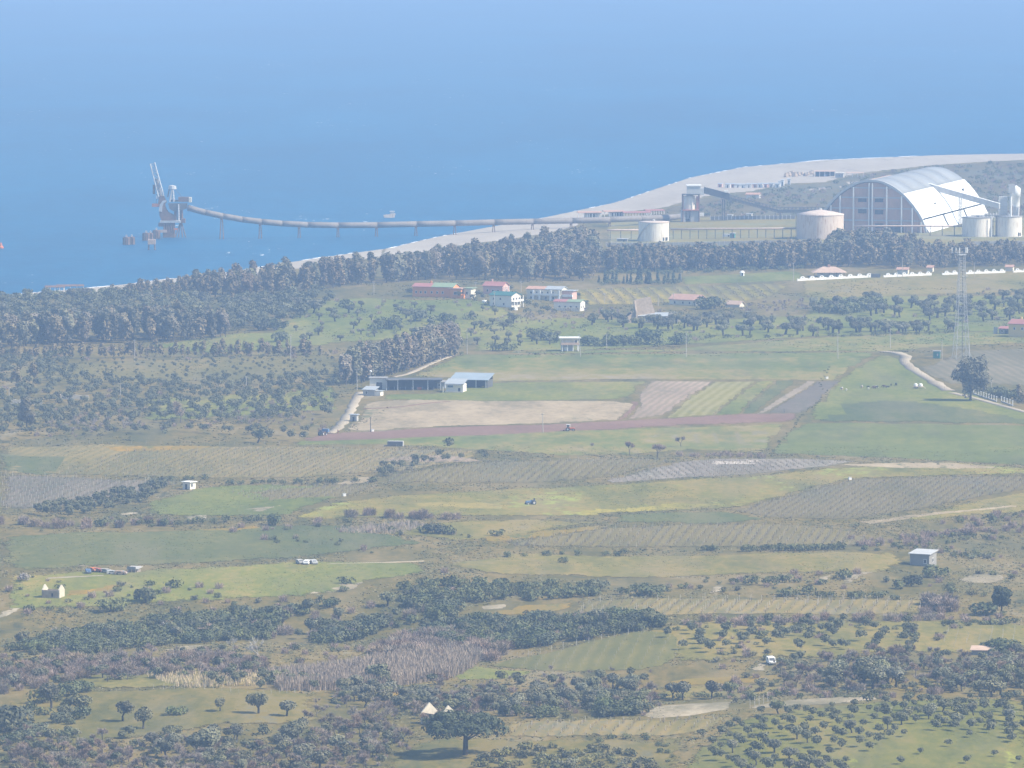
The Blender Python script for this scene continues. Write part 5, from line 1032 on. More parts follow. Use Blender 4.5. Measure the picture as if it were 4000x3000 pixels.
def dolphin(px, py, r, hh, label, legs=False):
    x, y = (float(q) for q in flat(px, py, 0)); t = thing('mooring_dolphin', (x, y, 0), 0, label, 'dolphin')
    if legs:
        for a in (-1.7, 1.7):
            for b in (-1.4, 1.4): bar('leg', m_rust, t, (a*1.15, b, -1), (a, b, hh*0.55), 0.35, 6)
        box('cap', m_tile_pale, t, -2.3, 2.3, -2, 2, hh*0.55, hh)
    else:
        MB().lathe([(r, -1), (r, hh), (r*0.6, hh+0.1), (0.01, hh+0.1)], 20).build('drum', m_rust, t)
        for k in range(6):
            a = k*math.pi/3; bar('fender', m_steel, t, (r*1.03*math.cos(a), r*1.03*math.sin(a), -1), (r*1.03*math.cos(a), r*1.03*math.sin(a), hh*0.9), 0.25)
        box('bollard', m_palegrey, t, -0.5, 0.5, -0.5, 0.5, hh+0.1, hh+1.4)
dolphin(494, 956, 2.0, 4.6, 'leftmost rusty mooring dolphin, left drum of a close pair'); dolphin(515, 955, 1.7, 4.6, 'right drum of the leftmost pair of mooring dolphins')
dolphin(571, 940, 2.1, 4.8, 'rusty mooring dolphin with a pale bollard left of the loader'); dolphin(588, 938, 1.6, 4.4, 'small mooring dolphin between two larger drums'); dolphin(611, 933, 2.2, 5.4, 'tall rusty mooring dolphin nearest the loader piles')
dolphin(593, 976, 0, 6.2, 'small square platform on four splayed legs in the sea', True)
# --- boat, buoy, surf
x, y = (float(q) for q in flat(1522, 850, 0)); bt = thing('moored_boat', (x, y, 0), 0.1, 'small pale wreck-like boat behind the tube conveyor', 'boat')
MB().prism([(-4.2,1.6),(-3.4,0.0),(3.0,-0.2),(3.8,2.6),(3.6,2.8),(-1.0,2.1)], 'y', -1.3, 1.3).build('hull', m_rusty, bt); box('cabin', m_tin, bt, 0.4, 3.0, -1.0, 1.0, 2.4, 4.0); box('cabin_roof', m_white, bt, 0.0, 3.4, -1.2, 1.2, 4.02, 4.3)
x, y = (float(q) for q in flat(4, 970, 0)); bo = thing('buoy', (x, y, 0), 0, 'orange-red buoy at the left edge of the sea', 'buoy')
MB().lathe([(1.5,-0.5),(1.6,0.8),(0.9,1.4),(0.5,3.2),(0.01,3.6)], 14).build('body', m_orangep, bo); bar('lamp_post', m_steel, bo, (0,0,3.4), (0,0,4.2), 0.1)
sx_ = np.arange(-330, 420, 6.0); V, F = [], []
for x in sx_:
    if random.random() < 0.42: continue
    y = float(shore_y(x)); L = random.uniform(4, 11); w = random.uniform(0.3, 1.0) * (1 if random.random() < 0.88 else 2.2); gsl = float((shore_y(x+6)-shore_y(x-6))/12); n_ = math.hypot(1, gsl); tx, ty = 1/n_, gsl/n_; k = len(V); oy = random.uniform(0, 3)
    for u in (-1, -0.5, 0, 0.5, 1):
        cx, cy = x + tx*u*L, y + ty*u*L + oy; ww_ = w*(1-u*u*0.85); V += [(cx - ty*ww_*-1, cy + tx*ww_*-1, 0.12), (cx, cy, 0.12 + ww_*0.28), (cx + ty*ww_*-1, cy - tx*ww_*-1, 0.10)]
    for j in range(4): F += [(k+3*j, k+3*j+1, k+3*j+4, k+3*j+3), (k+3*j+1, k+3*j+2, k+3*j+5, k+3*j+4)]
o = mesh_obj('surf', V, F, m_foam); tag(o, 'white broken surf along the beach', 'surf', None, 'stuff')
# ------------------------------------------------------------------ houses and farm buildings
def window(parent, x, z, y, w=0.9, hh=1.1, axis='y', frame=None, glass=None):
    fr = frame or m_white; gl = glass or m_glass
    if axis == 'y':
        a = box('window', fr, parent, x-w/2-0.12, x+w/2+0.12, y-0.05, y+0.02, z-0.12, z+hh+0.12); box('pane', gl, a, x-w/2, x+w/2, y-0.09, y-0.051, z, z+hh)
    else:
        a = box('window', fr, parent, y-0.02, y+0.05, x-w/2-0.12, x+w/2+0.12, z-0.12, z+hh+0.12); box('pane', gl, a, y+0.051, y+0.09, x-w/2, x+w/2, z, z+hh)
def roof(parent, x0, x1, y0, y1, z, kind, rise, mat, ov=0.5, th=0.22, name='roof'):
    x0 -= ov; x1 += ov; y0 -= ov; y1 += ov; ym = (y0+y1)/2; xm = (x0+x1)/2
    if kind == 'gable': o = MB().prism([(y0,z),(ym,z+rise),(y1,z),(y1,z+th),(ym,z+rise+th),(y0,z+th)], 'x', x0, x1).build(name, mat, parent)
    elif kind == 'gabley': o = MB().prism([(x0,z),(xm,z+rise),(x1,z),(x1,z+th),(xm,z+rise+th),(x0,z+th)], 'y', y0, y1).build(name, mat, parent)
    elif kind == 'mono': o = MB().prism([(y0,z),(y1,z+rise),(y1,z+rise+th),(y0,z+th)], 'x', x0, x1).build(name, mat, parent)
    elif kind == 'hip':
        k = min((x1-x0), (y1-y0))/2*0.9
        o = MB().add([(x0,y0,z),(x1,y0,z),(x1,y1,z),(x0,y1,z),(x0+k,ym,z+rise),(x1-k,ym,z+rise)], [(3,2,1,0),(0,1,5,4),(1,2,5),(2,3,4,5),(3,0,4)]).build(name, mat, parent)
    else: o = box(name, mat, parent, x0, x1, y0, y1, z+0.01, z+th)
    return o
def house(name, px, py, deg, w, d, hh, wall, label, cat='house', roofs=(), front=(), right=(), fl=1, group=None, chimney=None):
    """front-left base corner region at (px,py); roofs: (x0,x1,kind,rise,mat); windows: (x,z) on the front, (y,z) on the right wall"""
    t = thing(name, G(px, py), R(deg), label, cat, group)
    box('wall', wall, t, -w/2, w/2, 0, d, -0.8, hh)
    for i, (x0, x1, kind, rise, mat) in enumerate(roofs): 
        o = roof(t, x0, x1, 0, d, hh + 0.012*i, kind, rise, mat, 0.5)
        if chimney and i == 0: box('chimney', wall, o, chimney-0.4, chimney+0.4, d*0.55, d*0.55+0.8, hh+rise*0.4, hh+rise+1.3)
        if kind in ('gable',) :
            MB().prism([(0,hh-0.02),(d/2,hh+rise*0.97),(d,hh-0.02)], 'x', max(x0,-w/2)+0.02, min(x1,w/2)-0.02).build('gable_wall', wall, t)
    for x, z in front: window(t, x, z, -0.005)
    for y, z in right: window(t, y, z, w/2+0.005, axis='x')
    return t
# village by the shore
t = house('orange_house', 1690, 1160, -20, 22, 10, 5.0, m_orange, 'long orange house with red and green roofs on the hill', roofs=((-11,-1.2,'gable',1.5,m_redroof),(-0.2,11,'gable',1.9,m_greenroof)), front=[(x, 1.8) for x in (-9,-6.5,-4,-0.5,2.5,5.5)], right=[(3,1.8),(7,1.8)], chimney=-3)
t2 = box('porch', m_orange, t, 9.5, 16.0, -1.5, 6.0, -0.8, 4.4); box('porch_roof', m_tile, t, 9.0, 16.6, -2, 6.5, 4.41, 4.8); window(t, 13, 1.6, -1.55, 1.6, 1.4); box('porch_wall', m_orange, t, 16.0, 17.5, -1.3, 1, -0.8, 1.6)
box('cream_wing', m_cream, t, 16.6, 20.5, 1, 8, -0.8, 4.6); box('cream_wing_roof', m_greenroof, t, 16.2, 21.2, 0.4, 8.6, 4.62, 4.9); window(t, 18.3, 1.6, 0.95, 1.2, 1.4)
t = house('red_roofed_house', 1925, 1150, -24, 11, 8, 4.2, m_pinkp, 'pink house with a broad red metal roof behind the teal-roofed one', roofs=((-5.5,5.5,'gable',2.0,m_redroof),), front=((-3,1.4),(0,1.4),(3,1.4)), right=((2,1.4),(5.5,1.4)), chimney=-2.5)
for k in range(4): box('veranda_post', m_white, t, 5.9, 6.2, 0.5+k*2.2, 0.8+k*2.2, -0.5, 4.1)
t = house('teal_roofed_house', 1955, 1198, -32, 13, 9, 5.6, m_plaster, 'two-storey white house with a dark teal roof and balconies', roofs=((-6.5,6.5,'gable',1.7,m_tealroof),), front=((-4,3.4),(0,3.4),(-4,0.8),(2,0.8)), right=((1.8,3.4),(4.5,3.4),(7.2,3.4),(2.5,0.8),(6,0.8)))
box('balcony', m_white, t, 6.51, 8.2, 0, 9, 2.6, 2.85); box('balcony_rail', m_white, t, 8.05, 8.2, 0, 9, 2.86, 3.7)
for k in range(4): box('balcony_post', m_white, t, 7.8, 8.15, 0.2+k*2.8, 0.55+k*2.8, -0.5, 5.5)
t = house('long_white_house', 2125, 1172, -20, 19, 9, 5.4, m_cream, 'long cream-white house with orange and grey roof sections', roofs=((-9.5,0.3,'gable',1.2,m_tile),(0.9,9.5,'gable',1.4,m_tin)), front=[(x, 3.2) for x in (-7,-4,-1,2,5)] + [(x, 0.6) for x in (-7,-3,1,5)], right=((2,3.2),(6,3.2)))
for x in (-5.5, -2, 4, 8.6): box('pier', m_white, t, x-0.5, x+0.5, -1.6, -1.1, -0.5, 5.2)
box('balcony', m_white, t, -6, 9, -1.6, -0.02, 2.4, 2.65); box('balcony_rail', m_white, t, -6, 9, -1.62, -1.5, 2.66, 3.5)
box('side_wing', m_pinkp, t, 9.51, 15, 1, 8, -0.5, 4.8); box('side_wing_roof', m_tin, t, 9.2, 15.8, 0.4, 8.6, 4.81, 5.1); box('side_balcony', m_white, t, 10, 15.4, -0.2, 0.9, 1.9, 3.0)
t = house('low_terrace_house', 2215, 1214, -18, 14, 8, 4.4, m_plaster, 'low white house with red and pale green roofs and a balustrade', roofs=((-7,-0.8,'gable',1.0,m_redroof),(0.2,7,'gable',1.0,m_greenroof)), front=((-4,1.4),(-1,1.4),(2,1.4),(5,1.4)), right=((2,1.4),(5,1.4)))
for k in range(10): box('baluster', m_cream, t, -5+k*1.3, -4.4+k*1.3, -2.6, -2.3, -0.8, 1.6)
box('terrace_rail', m_cream, t, -5.2, 7.6, -2.65, -2.25, 1.61, 1.85)
for px, py, w, lb in ((1892,1183,2.6,'small white water tank in the yard left of the teal-roofed house'),(2010,1212,3.2,'pink-white parked trailer below the teal-roofed house'),(1730,1157,2.0,'left white tub on the lawn by the orange house'),(1746,1158,2.6,'right white tub on the lawn by the orange house')):
    t = thing('garden_tub', G(px, py), -0.3, lb, 'tub'); MB().lathe([(w*0.42,-0.2),(w*0.5,0.2),(w*0.5,1.2),(w*0.42,1.3),(0.01,1.35)], 14).build('body', m_white, t); MB().lathe([(w*0.2,1.3),(w*0.2,1.5),(0.01,1.55)], 10).build('lid', m_palegrey, t)
# ruin with tall gable, tin shed, long pink-roofed building
t = thing('ruined_house', G(2525, 1262), R(20), 'roofless brown stone ruin with one tall tapering gable', 'ruin')
MB().prism([(-5.5,-0.8),(-4.6,11.2),(-1.0,12.0),(3.4,12.6),(4.2,9.0),(5.6,5.5),(5.6,-0.8)], 'y', 3, 3.9).build('gable_wall', m_stone, t)
MB().prism([(-0.5,-0.8),(-0.3,5.6),(1.0,8.0),(2.0,10.8),(2.8,11.0),(2.9,-0.8)], 'x', -5.6, -4.7).build('side_wall', m_stone, t)
box('front_wall', m_stone, t, -9.5, -5.8, 1, 1.9, -0.8, 3.2); MB().prism([(-9.6,3.1),(-5.0,6.2),(-4.8,5.6),(-5.6,3.0)], 'y', 1.2, 1.9).build('sloping_wall', m_stone, t); box('door_opening', m_dark, t, -6.4, -4.2, 0.9, 0.99, -0.4, 2.6)
t = thing('tin_shed', G(2548, 1262), R(-6), 'low stone shed with a pale tin roof in front of the ruin', 'shed')
box('wall', m_stone, t, -7, 7, 0, 5, -0.8, 3.3); roof(t, -7, 7, 0, 5, 3.32, 'mono', 1.4, m_tin, 0.6); box('door', m_dark, t, 2.5, 3.6, -0.06, 0, -0.5, 1.9); window(t, -3, 0.8, -0.01)
t = thing('broken_wall', G(2625, 1258), R(-4), 'crumbling pale stone wall right of the tin shed', 'wall')
MB().prism([(-6,-0.8),(-6,2.6),(-4.5,3.4),(-3,2.2),(-1.5,4.2),(0,4.6),(1.2,2.9),(3,3.1),(5,1.6),(7,1.1),(7,-0.8)], 'y', 0, 0.7).build('wall', m_stone_pale, t); box('buttress', m_stone, t, -2, -1.2, -0.5, -0.01, -0.8, 2.4)
t = house('pink_roofed_building', 2668, 1192, -35, 17, 9, 2.6, m_cream, 'low long building with a faded pink tiled roof beside two dark trees', 'building', roofs=((-8.5,8.5,'gable',2.6,m_tile),), front=((-5,0.7),(0,0.7),(4,0.7)), right=((3,0.8),(6,0.8)))
t = house('faded_roof_shed', 2862, 1200, -30, 8, 5, 1.2, m_cream, 'half-hidden shed with a pale faded tile roof among leafless trees', 'shed', roofs=((-4,4,'gable',1.8,m_tile_pale),))
# stilted house
t = thing('stilted_house', G(2226, 1372), R(4), 'small two-storey white house on posts with a bright flat roof', 'house')
for x in (-3.6, -1.2, 1.4, 3.9):
    for y in (-1.2, 4.2): box('post', m_white, t, x-0.2, x+0.2, y-0.2, y+0.2, -0.5, 3.0)
box('ground_room', m_palegrey, t, -3.6, 1.8, 0.6, 4.5, -0.5, 2.9); box('ground_door', m_white, t, -2.6, -1.3, 0.5, 0.59, 0, 2.0); box('floor_slab', m_tile_pale, t, -4.3, 4.3, -1.8, 5, 3.01, 3.25)
box('upper_room', m_plaster, t, -3.9, 3.9, 0, 4.8, 3.26, 5.9); box('roof', m_white, t, -4.9, 4.9, -2.0, 5.5, 6.05, 6.4)
for x, w in ((-2.6,1.1),(1.0,1.6)): box('door', m_cream, t, x-w/2, x+w/2, -0.08, -0.005, 3.3, 5.4)
window(t, 2.9, 4.0, -0.01); box('railing', m_tile_pale, t, -4.2, 4.2, -1.75, -1.65, 3.26, 4.1)
# yellow house at the right edge
t = house('yellow_house', 3985, 1318, -28, 12, 10, 6.2, m_yellowp, 'yellow house with a red roof cut by the right edge', roofs=((-6,6,'gable',1.9,m_redroof),), front=((-3,3.6),(1,3.6)), right=((3,3.6),(6,3.6),(4,0.8)), chimney=-2)
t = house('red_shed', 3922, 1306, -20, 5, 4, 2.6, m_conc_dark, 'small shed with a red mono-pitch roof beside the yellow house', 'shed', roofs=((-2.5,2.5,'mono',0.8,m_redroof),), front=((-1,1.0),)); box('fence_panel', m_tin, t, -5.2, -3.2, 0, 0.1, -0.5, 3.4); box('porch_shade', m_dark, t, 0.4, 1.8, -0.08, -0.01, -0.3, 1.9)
# the farm
t = thing('open_barn', G(1618, 1524), R(-1.5), 'long dark open-fronted cattle barn with white posts', 'barn')
box('back_wall', m_steel, t, -12, 11.5, 8.6, 9, -0.5, 4.0); box('side_wall', m_conc_dark, t, -12, -11.6, 0, 8.59, -0.5, 4.0); box('roof', m_steel, t, -12.4, 12, -0.8, 9.4, 4.3, 4.55); box('fascia', m_conc, t, -11, -6.5, -0.95, -0.81, 4.25, 4.6)
for x in (-11.8, -7, -0.5, 5.8, 11.2): box('post', m_palegrey, t, x-0.2, x+0.2, -0.2, 0.2, -0.5, 4.29)
for k in range(9): box('feed_rail', m_galv, t, -11+k*2.4, -10.85+k*2.4, 2, 2.15, -0.3, 1.3)
box('hay', m_orangep, t, 1.2, 3.0, 2.4, 3.6, 0, 1.0)
t = house('farm_store', 1476, 1521, -2, 7.0, 7, 4.7, m_plaster, 'grey-white flat-roofed farm store with a wide dark doorway', 'building', roofs=((-3.5,3.5,'flat',0,m_conc_dark),)); box('doorway', m_dark, t, -0.6, 1.8, -0.08, -0.005, -0.3, 3.0); bar('roof_mast', m_palegrey, t, (-3.2,3,4.9), (-3.2,3,7.2), 0.1); MB().lathe([(0.5,7.2),(0.6,7.6),(0.01,8.0)], 10, -3.2, 3).build('roof_tank', m_white, t)
t = house('milking_shack', 1440, 1546, -22, 5.2, 4.2, 2.4, m_conc, 'low grey shack with pale tin roof at the top of the farm track', 'shack', roofs=((-2.6,2.6,'mono',1.1,m_tin),), front=((-1,0.8),)); box('lean_to', m_plaster, t, 2.61, 5.2, 0.4, 3.6, -0.6, 2.0); box('lean_to_roof', m_tin, t, 2.5, 5.6, 0.2, 4.0, 2.02, 2.2)
t = thing('blue_roofed_barn', G(1832, 1516), R(-14), 'open barn with a big blue-grey sloping metal roof', 'barn')
roof(t, -8, 8, 0, 10, 3.4, 'mono', 2.2, m_bluetin, 0.6); box('back_wall', m_steel, t, -8, 8, 9.5, 9.8, -0.5, 5.2); box('right_wall', m_steel, t, 7.6, 8, 0.4, 9.4, -0.5, 3.35)
for x in (-7.7, -2, 3.0, 7.3): box('post', m_palegrey, t, x-0.2, x+0.2, 0.1, 0.5, -0.5, 3.38)
t = house('patched_shack', 1775, 1532, -14, 7.5, 6, 3.4, m_plaster, 'patched white shack with a blue sheet before the blue-roofed barn', 'shack', roofs=((-3.75,3.75,'mono',1.7,m_tin),)); box('blue_sheet', m_blue, t, -3.0, -0.6, -0.08, -0.005, 2.0, 3.0); box('lean_roof', m_tin, t, -4.0, 3.2, -1.6, -0.1, 3.0, 3.15); box('gate', m_cream, t, -4.6, -4.2, -2.5, -2.2, -0.5, 2.4); box('rubble_row', m_stone_pale, t, -3.5, 4.5, -3.0, -2.4, -0.5, 0.5); box('doorway', m_dark, t, 1.6, 2.6, -0.08, -0.005, -0.4, 1.8)
t = house('pale_store', 1722, 1518, -10, 3.4, 3, 2.6, m_tin, 'tiny pale store between the dark barn and the patched shack', 'shack', roofs=((-1.7,1.7,'mono',0.6,m_conc_dark),), front=((-0.6,0.9),))
t = house('pump_hut', 1380, 1646, -15, 2.8, 2.6, 2.6, m_conc, 'small concrete pump hut beside the farm track', 'hut', roofs=((-1.4,1.4,'flat',0,m_tin),)); box('door', m_dark, t, -0.3, 0.5, -0.06, -0.005, -0.4, 1.8)
# huts and ruins lower down
t = house('stone_hut', 3592, 2210, -28, 6.6, 5.6, 3.6, m_conc_dark, 'grey block hut with a pale sloping roof beside a round bush', 'hut', roofs=((-3.3,3.3,'mono',0.9,m_palegrey),), front=((1.9,0.9),), right=((2.6,1.2),)); MB().prism([(0,3.58),(5.6,4.46),(5.6,3.58)], 'x', -3.28, 3.28).build('upper_wall', m_conc_dark, t)
t = house('white_hut', 728, 1912, -36, 3.4, 3.2, 2.6, m_plaster, 'small white cube hut with a bright flat roof in the vineyards', 'hut', roofs=((-1.7,1.7,'flat',0,m_white),), right=((1.0,1.0),)); box('door', m_dark, t, -0.5, 0.4, -0.06, -0.005, -0.4, 1.9)
t = house('pole_shed', 518, 2236, -22, 3.0, 2.6, 1.0, m_wood, 'tiny shed with a pale roof above the junk yard', 'shed', roofs=((-1.5,1.5,'mono',0.5,m_conc),)); [box('post', m_wood, t, x-0.1, x+0.1, -0.9, -0.7, -0.5, 1.3) for x in (-1.4, 0, 1.4)]; box('front_board', m_conc_dark, t, -1.5, 1.5, -0.95, -0.91, 1.0, 1.9)
t = thing('roofless_hut', G(196, 2338), R(-18), 'roofless stone hut with two pale gables on the flowery slope', 'ruin')
box('front_wall', m_stone, t, -2.7, 2.6, 0, 0.4, -0.8, 2.5); box('back_wall', m_stone, t, -2.7, 2.6, 3.8, 4.2, -0.8, 2.4)
for x, nm in ((-2.7,'gable_wall'),(2.61,'gable_wall')): MB().prism([(0.0,-0.8),(0.0,2.6),(2.1,4.1),(4.2,2.6),(4.2,-0.8)], 'x', x, x+0.4).build(nm, m_stone_pale, t)
box('window_gap', m_dark, t, 0.4, 1.0, -0.05, -0.005, 0.6, 1.6)
t = thing('twin_gable_ruin', G(1650, 2826), R(-50), 'ruined house showing two bright white gables behind the umbrella pine', 'ruin')
box('side_wall', m_stone, t, 0.4, 7.6, -0.4, 0, -0.8, 2.9); box('side_wall', m_stone, t, 0.4, 7.6, 4.2, 4.6, -0.8, 2.6)
for x in (0, 7.6): MB().prism([(-0.5,-0.8),(-0.5,2.9),(2.1,5.3),(4.7,2.9),(4.7,-0.8)], 'x', x, x+0.4).build('gable_wall', m_stone_pale, t)
for px, py, w, hh, lb in ((105,1580,13,2.4,'long ruined pink-grey wall among the trees of the left grove'),(292,1560,12,1.8,'low pale ruined wall right of the long one in the left grove')):
    t = thing('ruined_wall', G(px, py), R(-6), lb, 'ruin'); mb = MB(); pts = [(-w/2,-0.8)]; 
    for k in range(11): pts.append((-w/2 + w*k/10, hh*(0.7 + 0.45*random.random())))
    pts.append((w/2,-0.8)); mb.prism(pts, 'y', 0, 0.6); mb.build('wall', m_stone_pale, t); box('end_pier', m_stone, t, -w/2-0.5, -w/2-0.01, -0.1, 3, -0.8, hh)
t = house('red_roof_shed', 3838, 2560, -10, 6, 4, 1.3, m_conc_dark, 'shed with a faded red roof sunk among leafless trees', 'shed', roofs=((-3,3,'mono',0.7,m_tile_pale),))
t = thing('steel_container', G(1543, 1744), R(-8), 'dark open steel container standing alone below the ploughed strip', 'container'); box('side_wall', m_steel, t, -3.0, 3.0, 0.1, 0.2, 0, 1.9); box('floor', m_steel, t, -3, 3, 0.2, 2.4, 0, 0.1); box('roof', m_palegrey, t, -3, 3, 0.1, 2.4, 1.91, 2.0); box('end_wall', m_palegrey, t, 2.9, 3.0, 0.2, 2.4, 0.1, 1.9); box('ramp', m_steel, t, -4.4, -3.02, 0.3, 2.2, -0.1, 0.3)
t = thing('equipment_cabinet', G(3658, 1400), R(-10), 'green equipment cabin at the foot of the lattice mast', 'cabin'); box('wall', m_greenp, t, -1.5, 1.5, 0, 2.4, 0, 3.1); box('roof', m_palegrey, t, -1.7, 1.7, -0.2, 2.6, 3.11, 3.4); box('door', m_palegrey, t, 0.2, 0.8, -0.06, -0.005, 1.2, 2.2)
for k in range(5): box('rib', m_greenp, t, -1.4+k*0.65, -1.3+k*0.65, -0.05, -0.004, 0.1, 3.0)
# beach bars and huts
def canopy(px, py, w, d, hh, deg, mat, label, n=6, walled=False):
    t = thing('beach_pavilion', G(px, py), R(deg), label, 'pavilion'); roof(t, -w/2, w/2, 0, d, hh, 'gable', 0.7, mat, 0.4)
    for k in range(n): box('post', m_white, t, -w/2+k*w/(n-1)-0.18, -w/2+k*w/(n-1)+0.18, 0, 0.35, -0.5, hh-0.01)
    if walled:
        box('wall', m_plaster, t, -w/2+w*0.3, w/2-0.4, 1.0, d-0.5, -0.5, hh-0.02)
        for k in range(4): box('opening', m_glass, t, -w*0.12+k*w*0.13, -w*0.12+k*w*0.13+w*0.07, 0.93, 0.995, 0.3, hh*0.8)
    return t
canopy(2305, 851, 15, 8, 3.2, 6, m_tile, 'low white beach bar with a red roof beside the tube conveyor', 6, True); canopy(2400, 846, 13, 9, 3.0, 8, m_tile, 'second red-roofed beach bar with a raised blue-white top', 5, True)
canopy(2490, 846, 18, 7, 2.4, 14, m_redroof, 'left half of the long dull red beach canopy on white posts', 10); canopy(2560, 838, 12, 7, 2.4, 16, m_redroof, 'right half of the long dull red beach canopy on white posts', 8)
house('beach_house', 2940, 776, -12, 9, 6, 2.6, m_plaster, 'small white house with an orange-red roof beyond the dark conveyor', roofs=((-4.5,4.5,'gable',1.2,m_tile),), right=((2,0.8),), front=((0,0.8),))
house('beach_house', 3278, 694, -14, 6, 5, 3.2, m_conc, 'grey square beach house beside the dark thatched canopy', roofs=((-3,3,'flat',0,m_plaster),), front=((0,1),))
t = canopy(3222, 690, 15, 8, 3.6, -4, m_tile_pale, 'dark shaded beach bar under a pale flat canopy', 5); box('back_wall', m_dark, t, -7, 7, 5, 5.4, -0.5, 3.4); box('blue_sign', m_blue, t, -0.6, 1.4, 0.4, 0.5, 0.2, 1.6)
canopy(3340, 692, 12, 5, 2.8, -4, m_tile_pale, 'small shaded canopy right of the grey beach house', 4)
for i, (px, py, k) in enumerate([(2812,732,0),(2842,734,1),(2862,733,0),(2882,733,2),(2900,734,2),(2925,734,1),(2948,733,0),(2968,733,1),(2990,733,0),(3012,732,1),(3046,731,3),(3056,726,3),(3082,722,3),(3036,733,1)]):
    cl = ['red-tipped','small white','low white','narrow white'][k]
    t = thing('beach_hut', G(px, py), R(random.uniform(-25, 5)), 'white or pale hut in the broken row of bathing huts behind the beach', 'hut', 'row of bathing huts behind the beach')
    w, hh = [(3,2.4),(3.6,2.6),(5,2.2),(2,3.8)][k]; box('wall', m_white if k else m_pinkp, t, -w/2, w/2, 0, 2.5, -0.3, hh); roof(t, -w/2, w/2, 0, 2.5, hh+0.01, 'mono', 0.5, m_tin, 0.25); box('door', m_dark, t, -0.4, 0.4, -0.06, -0.004, 0, hh*0.75)
for i in range(11):
    px = 3072 + i*12 + random.uniform(-4, 4); t = thing('beach_boulder', G(px, 692 - (i % 3)*3 - i*0.6), random.random()*3, 'brown boulder in the heap left of the shaded beach bar', 'boulder', 'boulder heap on the beach'); s_ = random.uniform(0.9, 2.2)
    rg = np.random.default_rng(i); prof = [(0.9*s_,-0.3),(1.1*s_,0.4*s_),(0.8*s_,1.2*s_),(0.3*s_,1.6*s_),(0.01,1.6*s_)]; mb = MB(); mb.lathe(prof, 7); mb.v = [(a + rg.normal()*0.18*s_, b + rg.normal()*0.18*s_, c) for a, b, c in mb.v]; mb.build('rock', m_stone, t)
for px, py, w, lb in ((215,1140,10,'left dull red beach roof at the far left shore'),(275,1136,14,'right dull red beach roof at the far left shore')): canopy(px, py, w, 6, 2.4, 6, m_rust, lb, 5)
# hip-roofed pavilion, white scalloped wall, roofs in the trees
t = thing('hip_roofed_pavilion', G(3240, 1082), 0, 'wide pavilion with a pinkish hipped tile roof behind the white wall', 'pavilion'); box('wall', m_cream, t, -6.5, 6.5, 1.5, 10, -0.5, 2.4); roof(t, -8.6, 8.6, 0, 12, 2.4, 'hip', 3.0, m_tile_pale, 0.9); box('cap', m_tile, t, -0.7, 0.7, 5.2, 6.6, 5.2, 6.4)
for x in (-8, -4, 0, 4, 8): box('post', m_wood, t, x-0.2, x+0.2, 0.2, 0.6, -0.5, 2.4)
def scalloped_wall(p0, p1, n, hh, label, keep=1.0, mat=None):
    a, b = G(*p0), G(*p1); d = b - a; L = d.length/n; t = thing('scalloped_wall', a, 0, label, 'wall')
    prof = [(0,-0.8),(0,hh*0.72),(L*0.10,hh*0.60),(L*0.28,hh*0.55),(L*0.36,hh*0.95),(L*0.46,hh*1.2),(L*0.66,hh*1.2),(L*0.76,hh*0.95),(L*0.84,hh*0.6),(L*0.985,hh*0.72),(L*0.985,-0.8)]
    seg = MB().prism(prof, 'y', 0, 0.5).build('wall_segment', mat or m_white, t); opn = MB().box(L*0.50, L*0.62, -0.05, 0.0, hh*0.8, hh*1.02).build('opening', m_glass, seg); first = True
    for i in range(n):
        if random.random() > keep: continue
        c = seg if first else seg.copy()
        if not first:
            COL.objects.link(c); c.parent = t; e = opn.copy(); COL.objects.link(e); e.parent = c
        first = False; q = d*(i/n); q.z = float(h(a.x+q.x, a.y+q.y)) - a.z; c.location = q; c.rotation_euler = (0, 0, math.atan2(d.y, d.x))
    return t
scalloped_wall((3115,1098), (3412,1084), 8, 2.0, 'bright white wall with a scalloped top before the hipped pavilion'); scalloped_wall((3452,1084), (3640,1076), 6, 1.9, 'broken white scalloped wall behind and left of the mast', 0.9); scalloped_wall((3650,1076), (4050,1062), 13, 1.9, 'white scalloped wall running off to the right edge', 0.75)
t = thing('gate_panel', G(3420, 1085), 0, 'dark gate panel at the end of the white scalloped wall', 'gate'); box('leaf', m_steel, t, -2.4, 2.6, 0, 0.15, -0.4, 2.2); box('frame', m_palegrey, t, -2.6, -2.41, -0.05, 0.2, -0.5, 2.5)
for px, py, w, lb in ((3525,1070,6,'orange-roofed hut half buried in the eucalyptus belt'),(3632,1062,3,'small orange roof glimpsed in the eucalyptus left of the mast top'),(3942,1060,4,'small orange roof glimpsed in the eucalyptus near the right edge')): house('buried_hut', px, py, -15, w, 4, 2.2, m_cream, lb, 'hut', roofs=((-w/2,w/2,'gable',1.2,m_tile),))
t = thing('kiosk', G(2899, 1078), -0.3, 'tiny white domed kiosk in the field above the yellow vineyard', 'kiosk'); MB().lathe([(1.2,-0.3),(1.2,1.8),(1.6,1.9),(0.8,2.8),(0.01,3.0)], 12).build('body', m_white, t); box('door', m_dark, t, 0.2, 0.9, -1.28, -1.1, -0.2, 1.6)
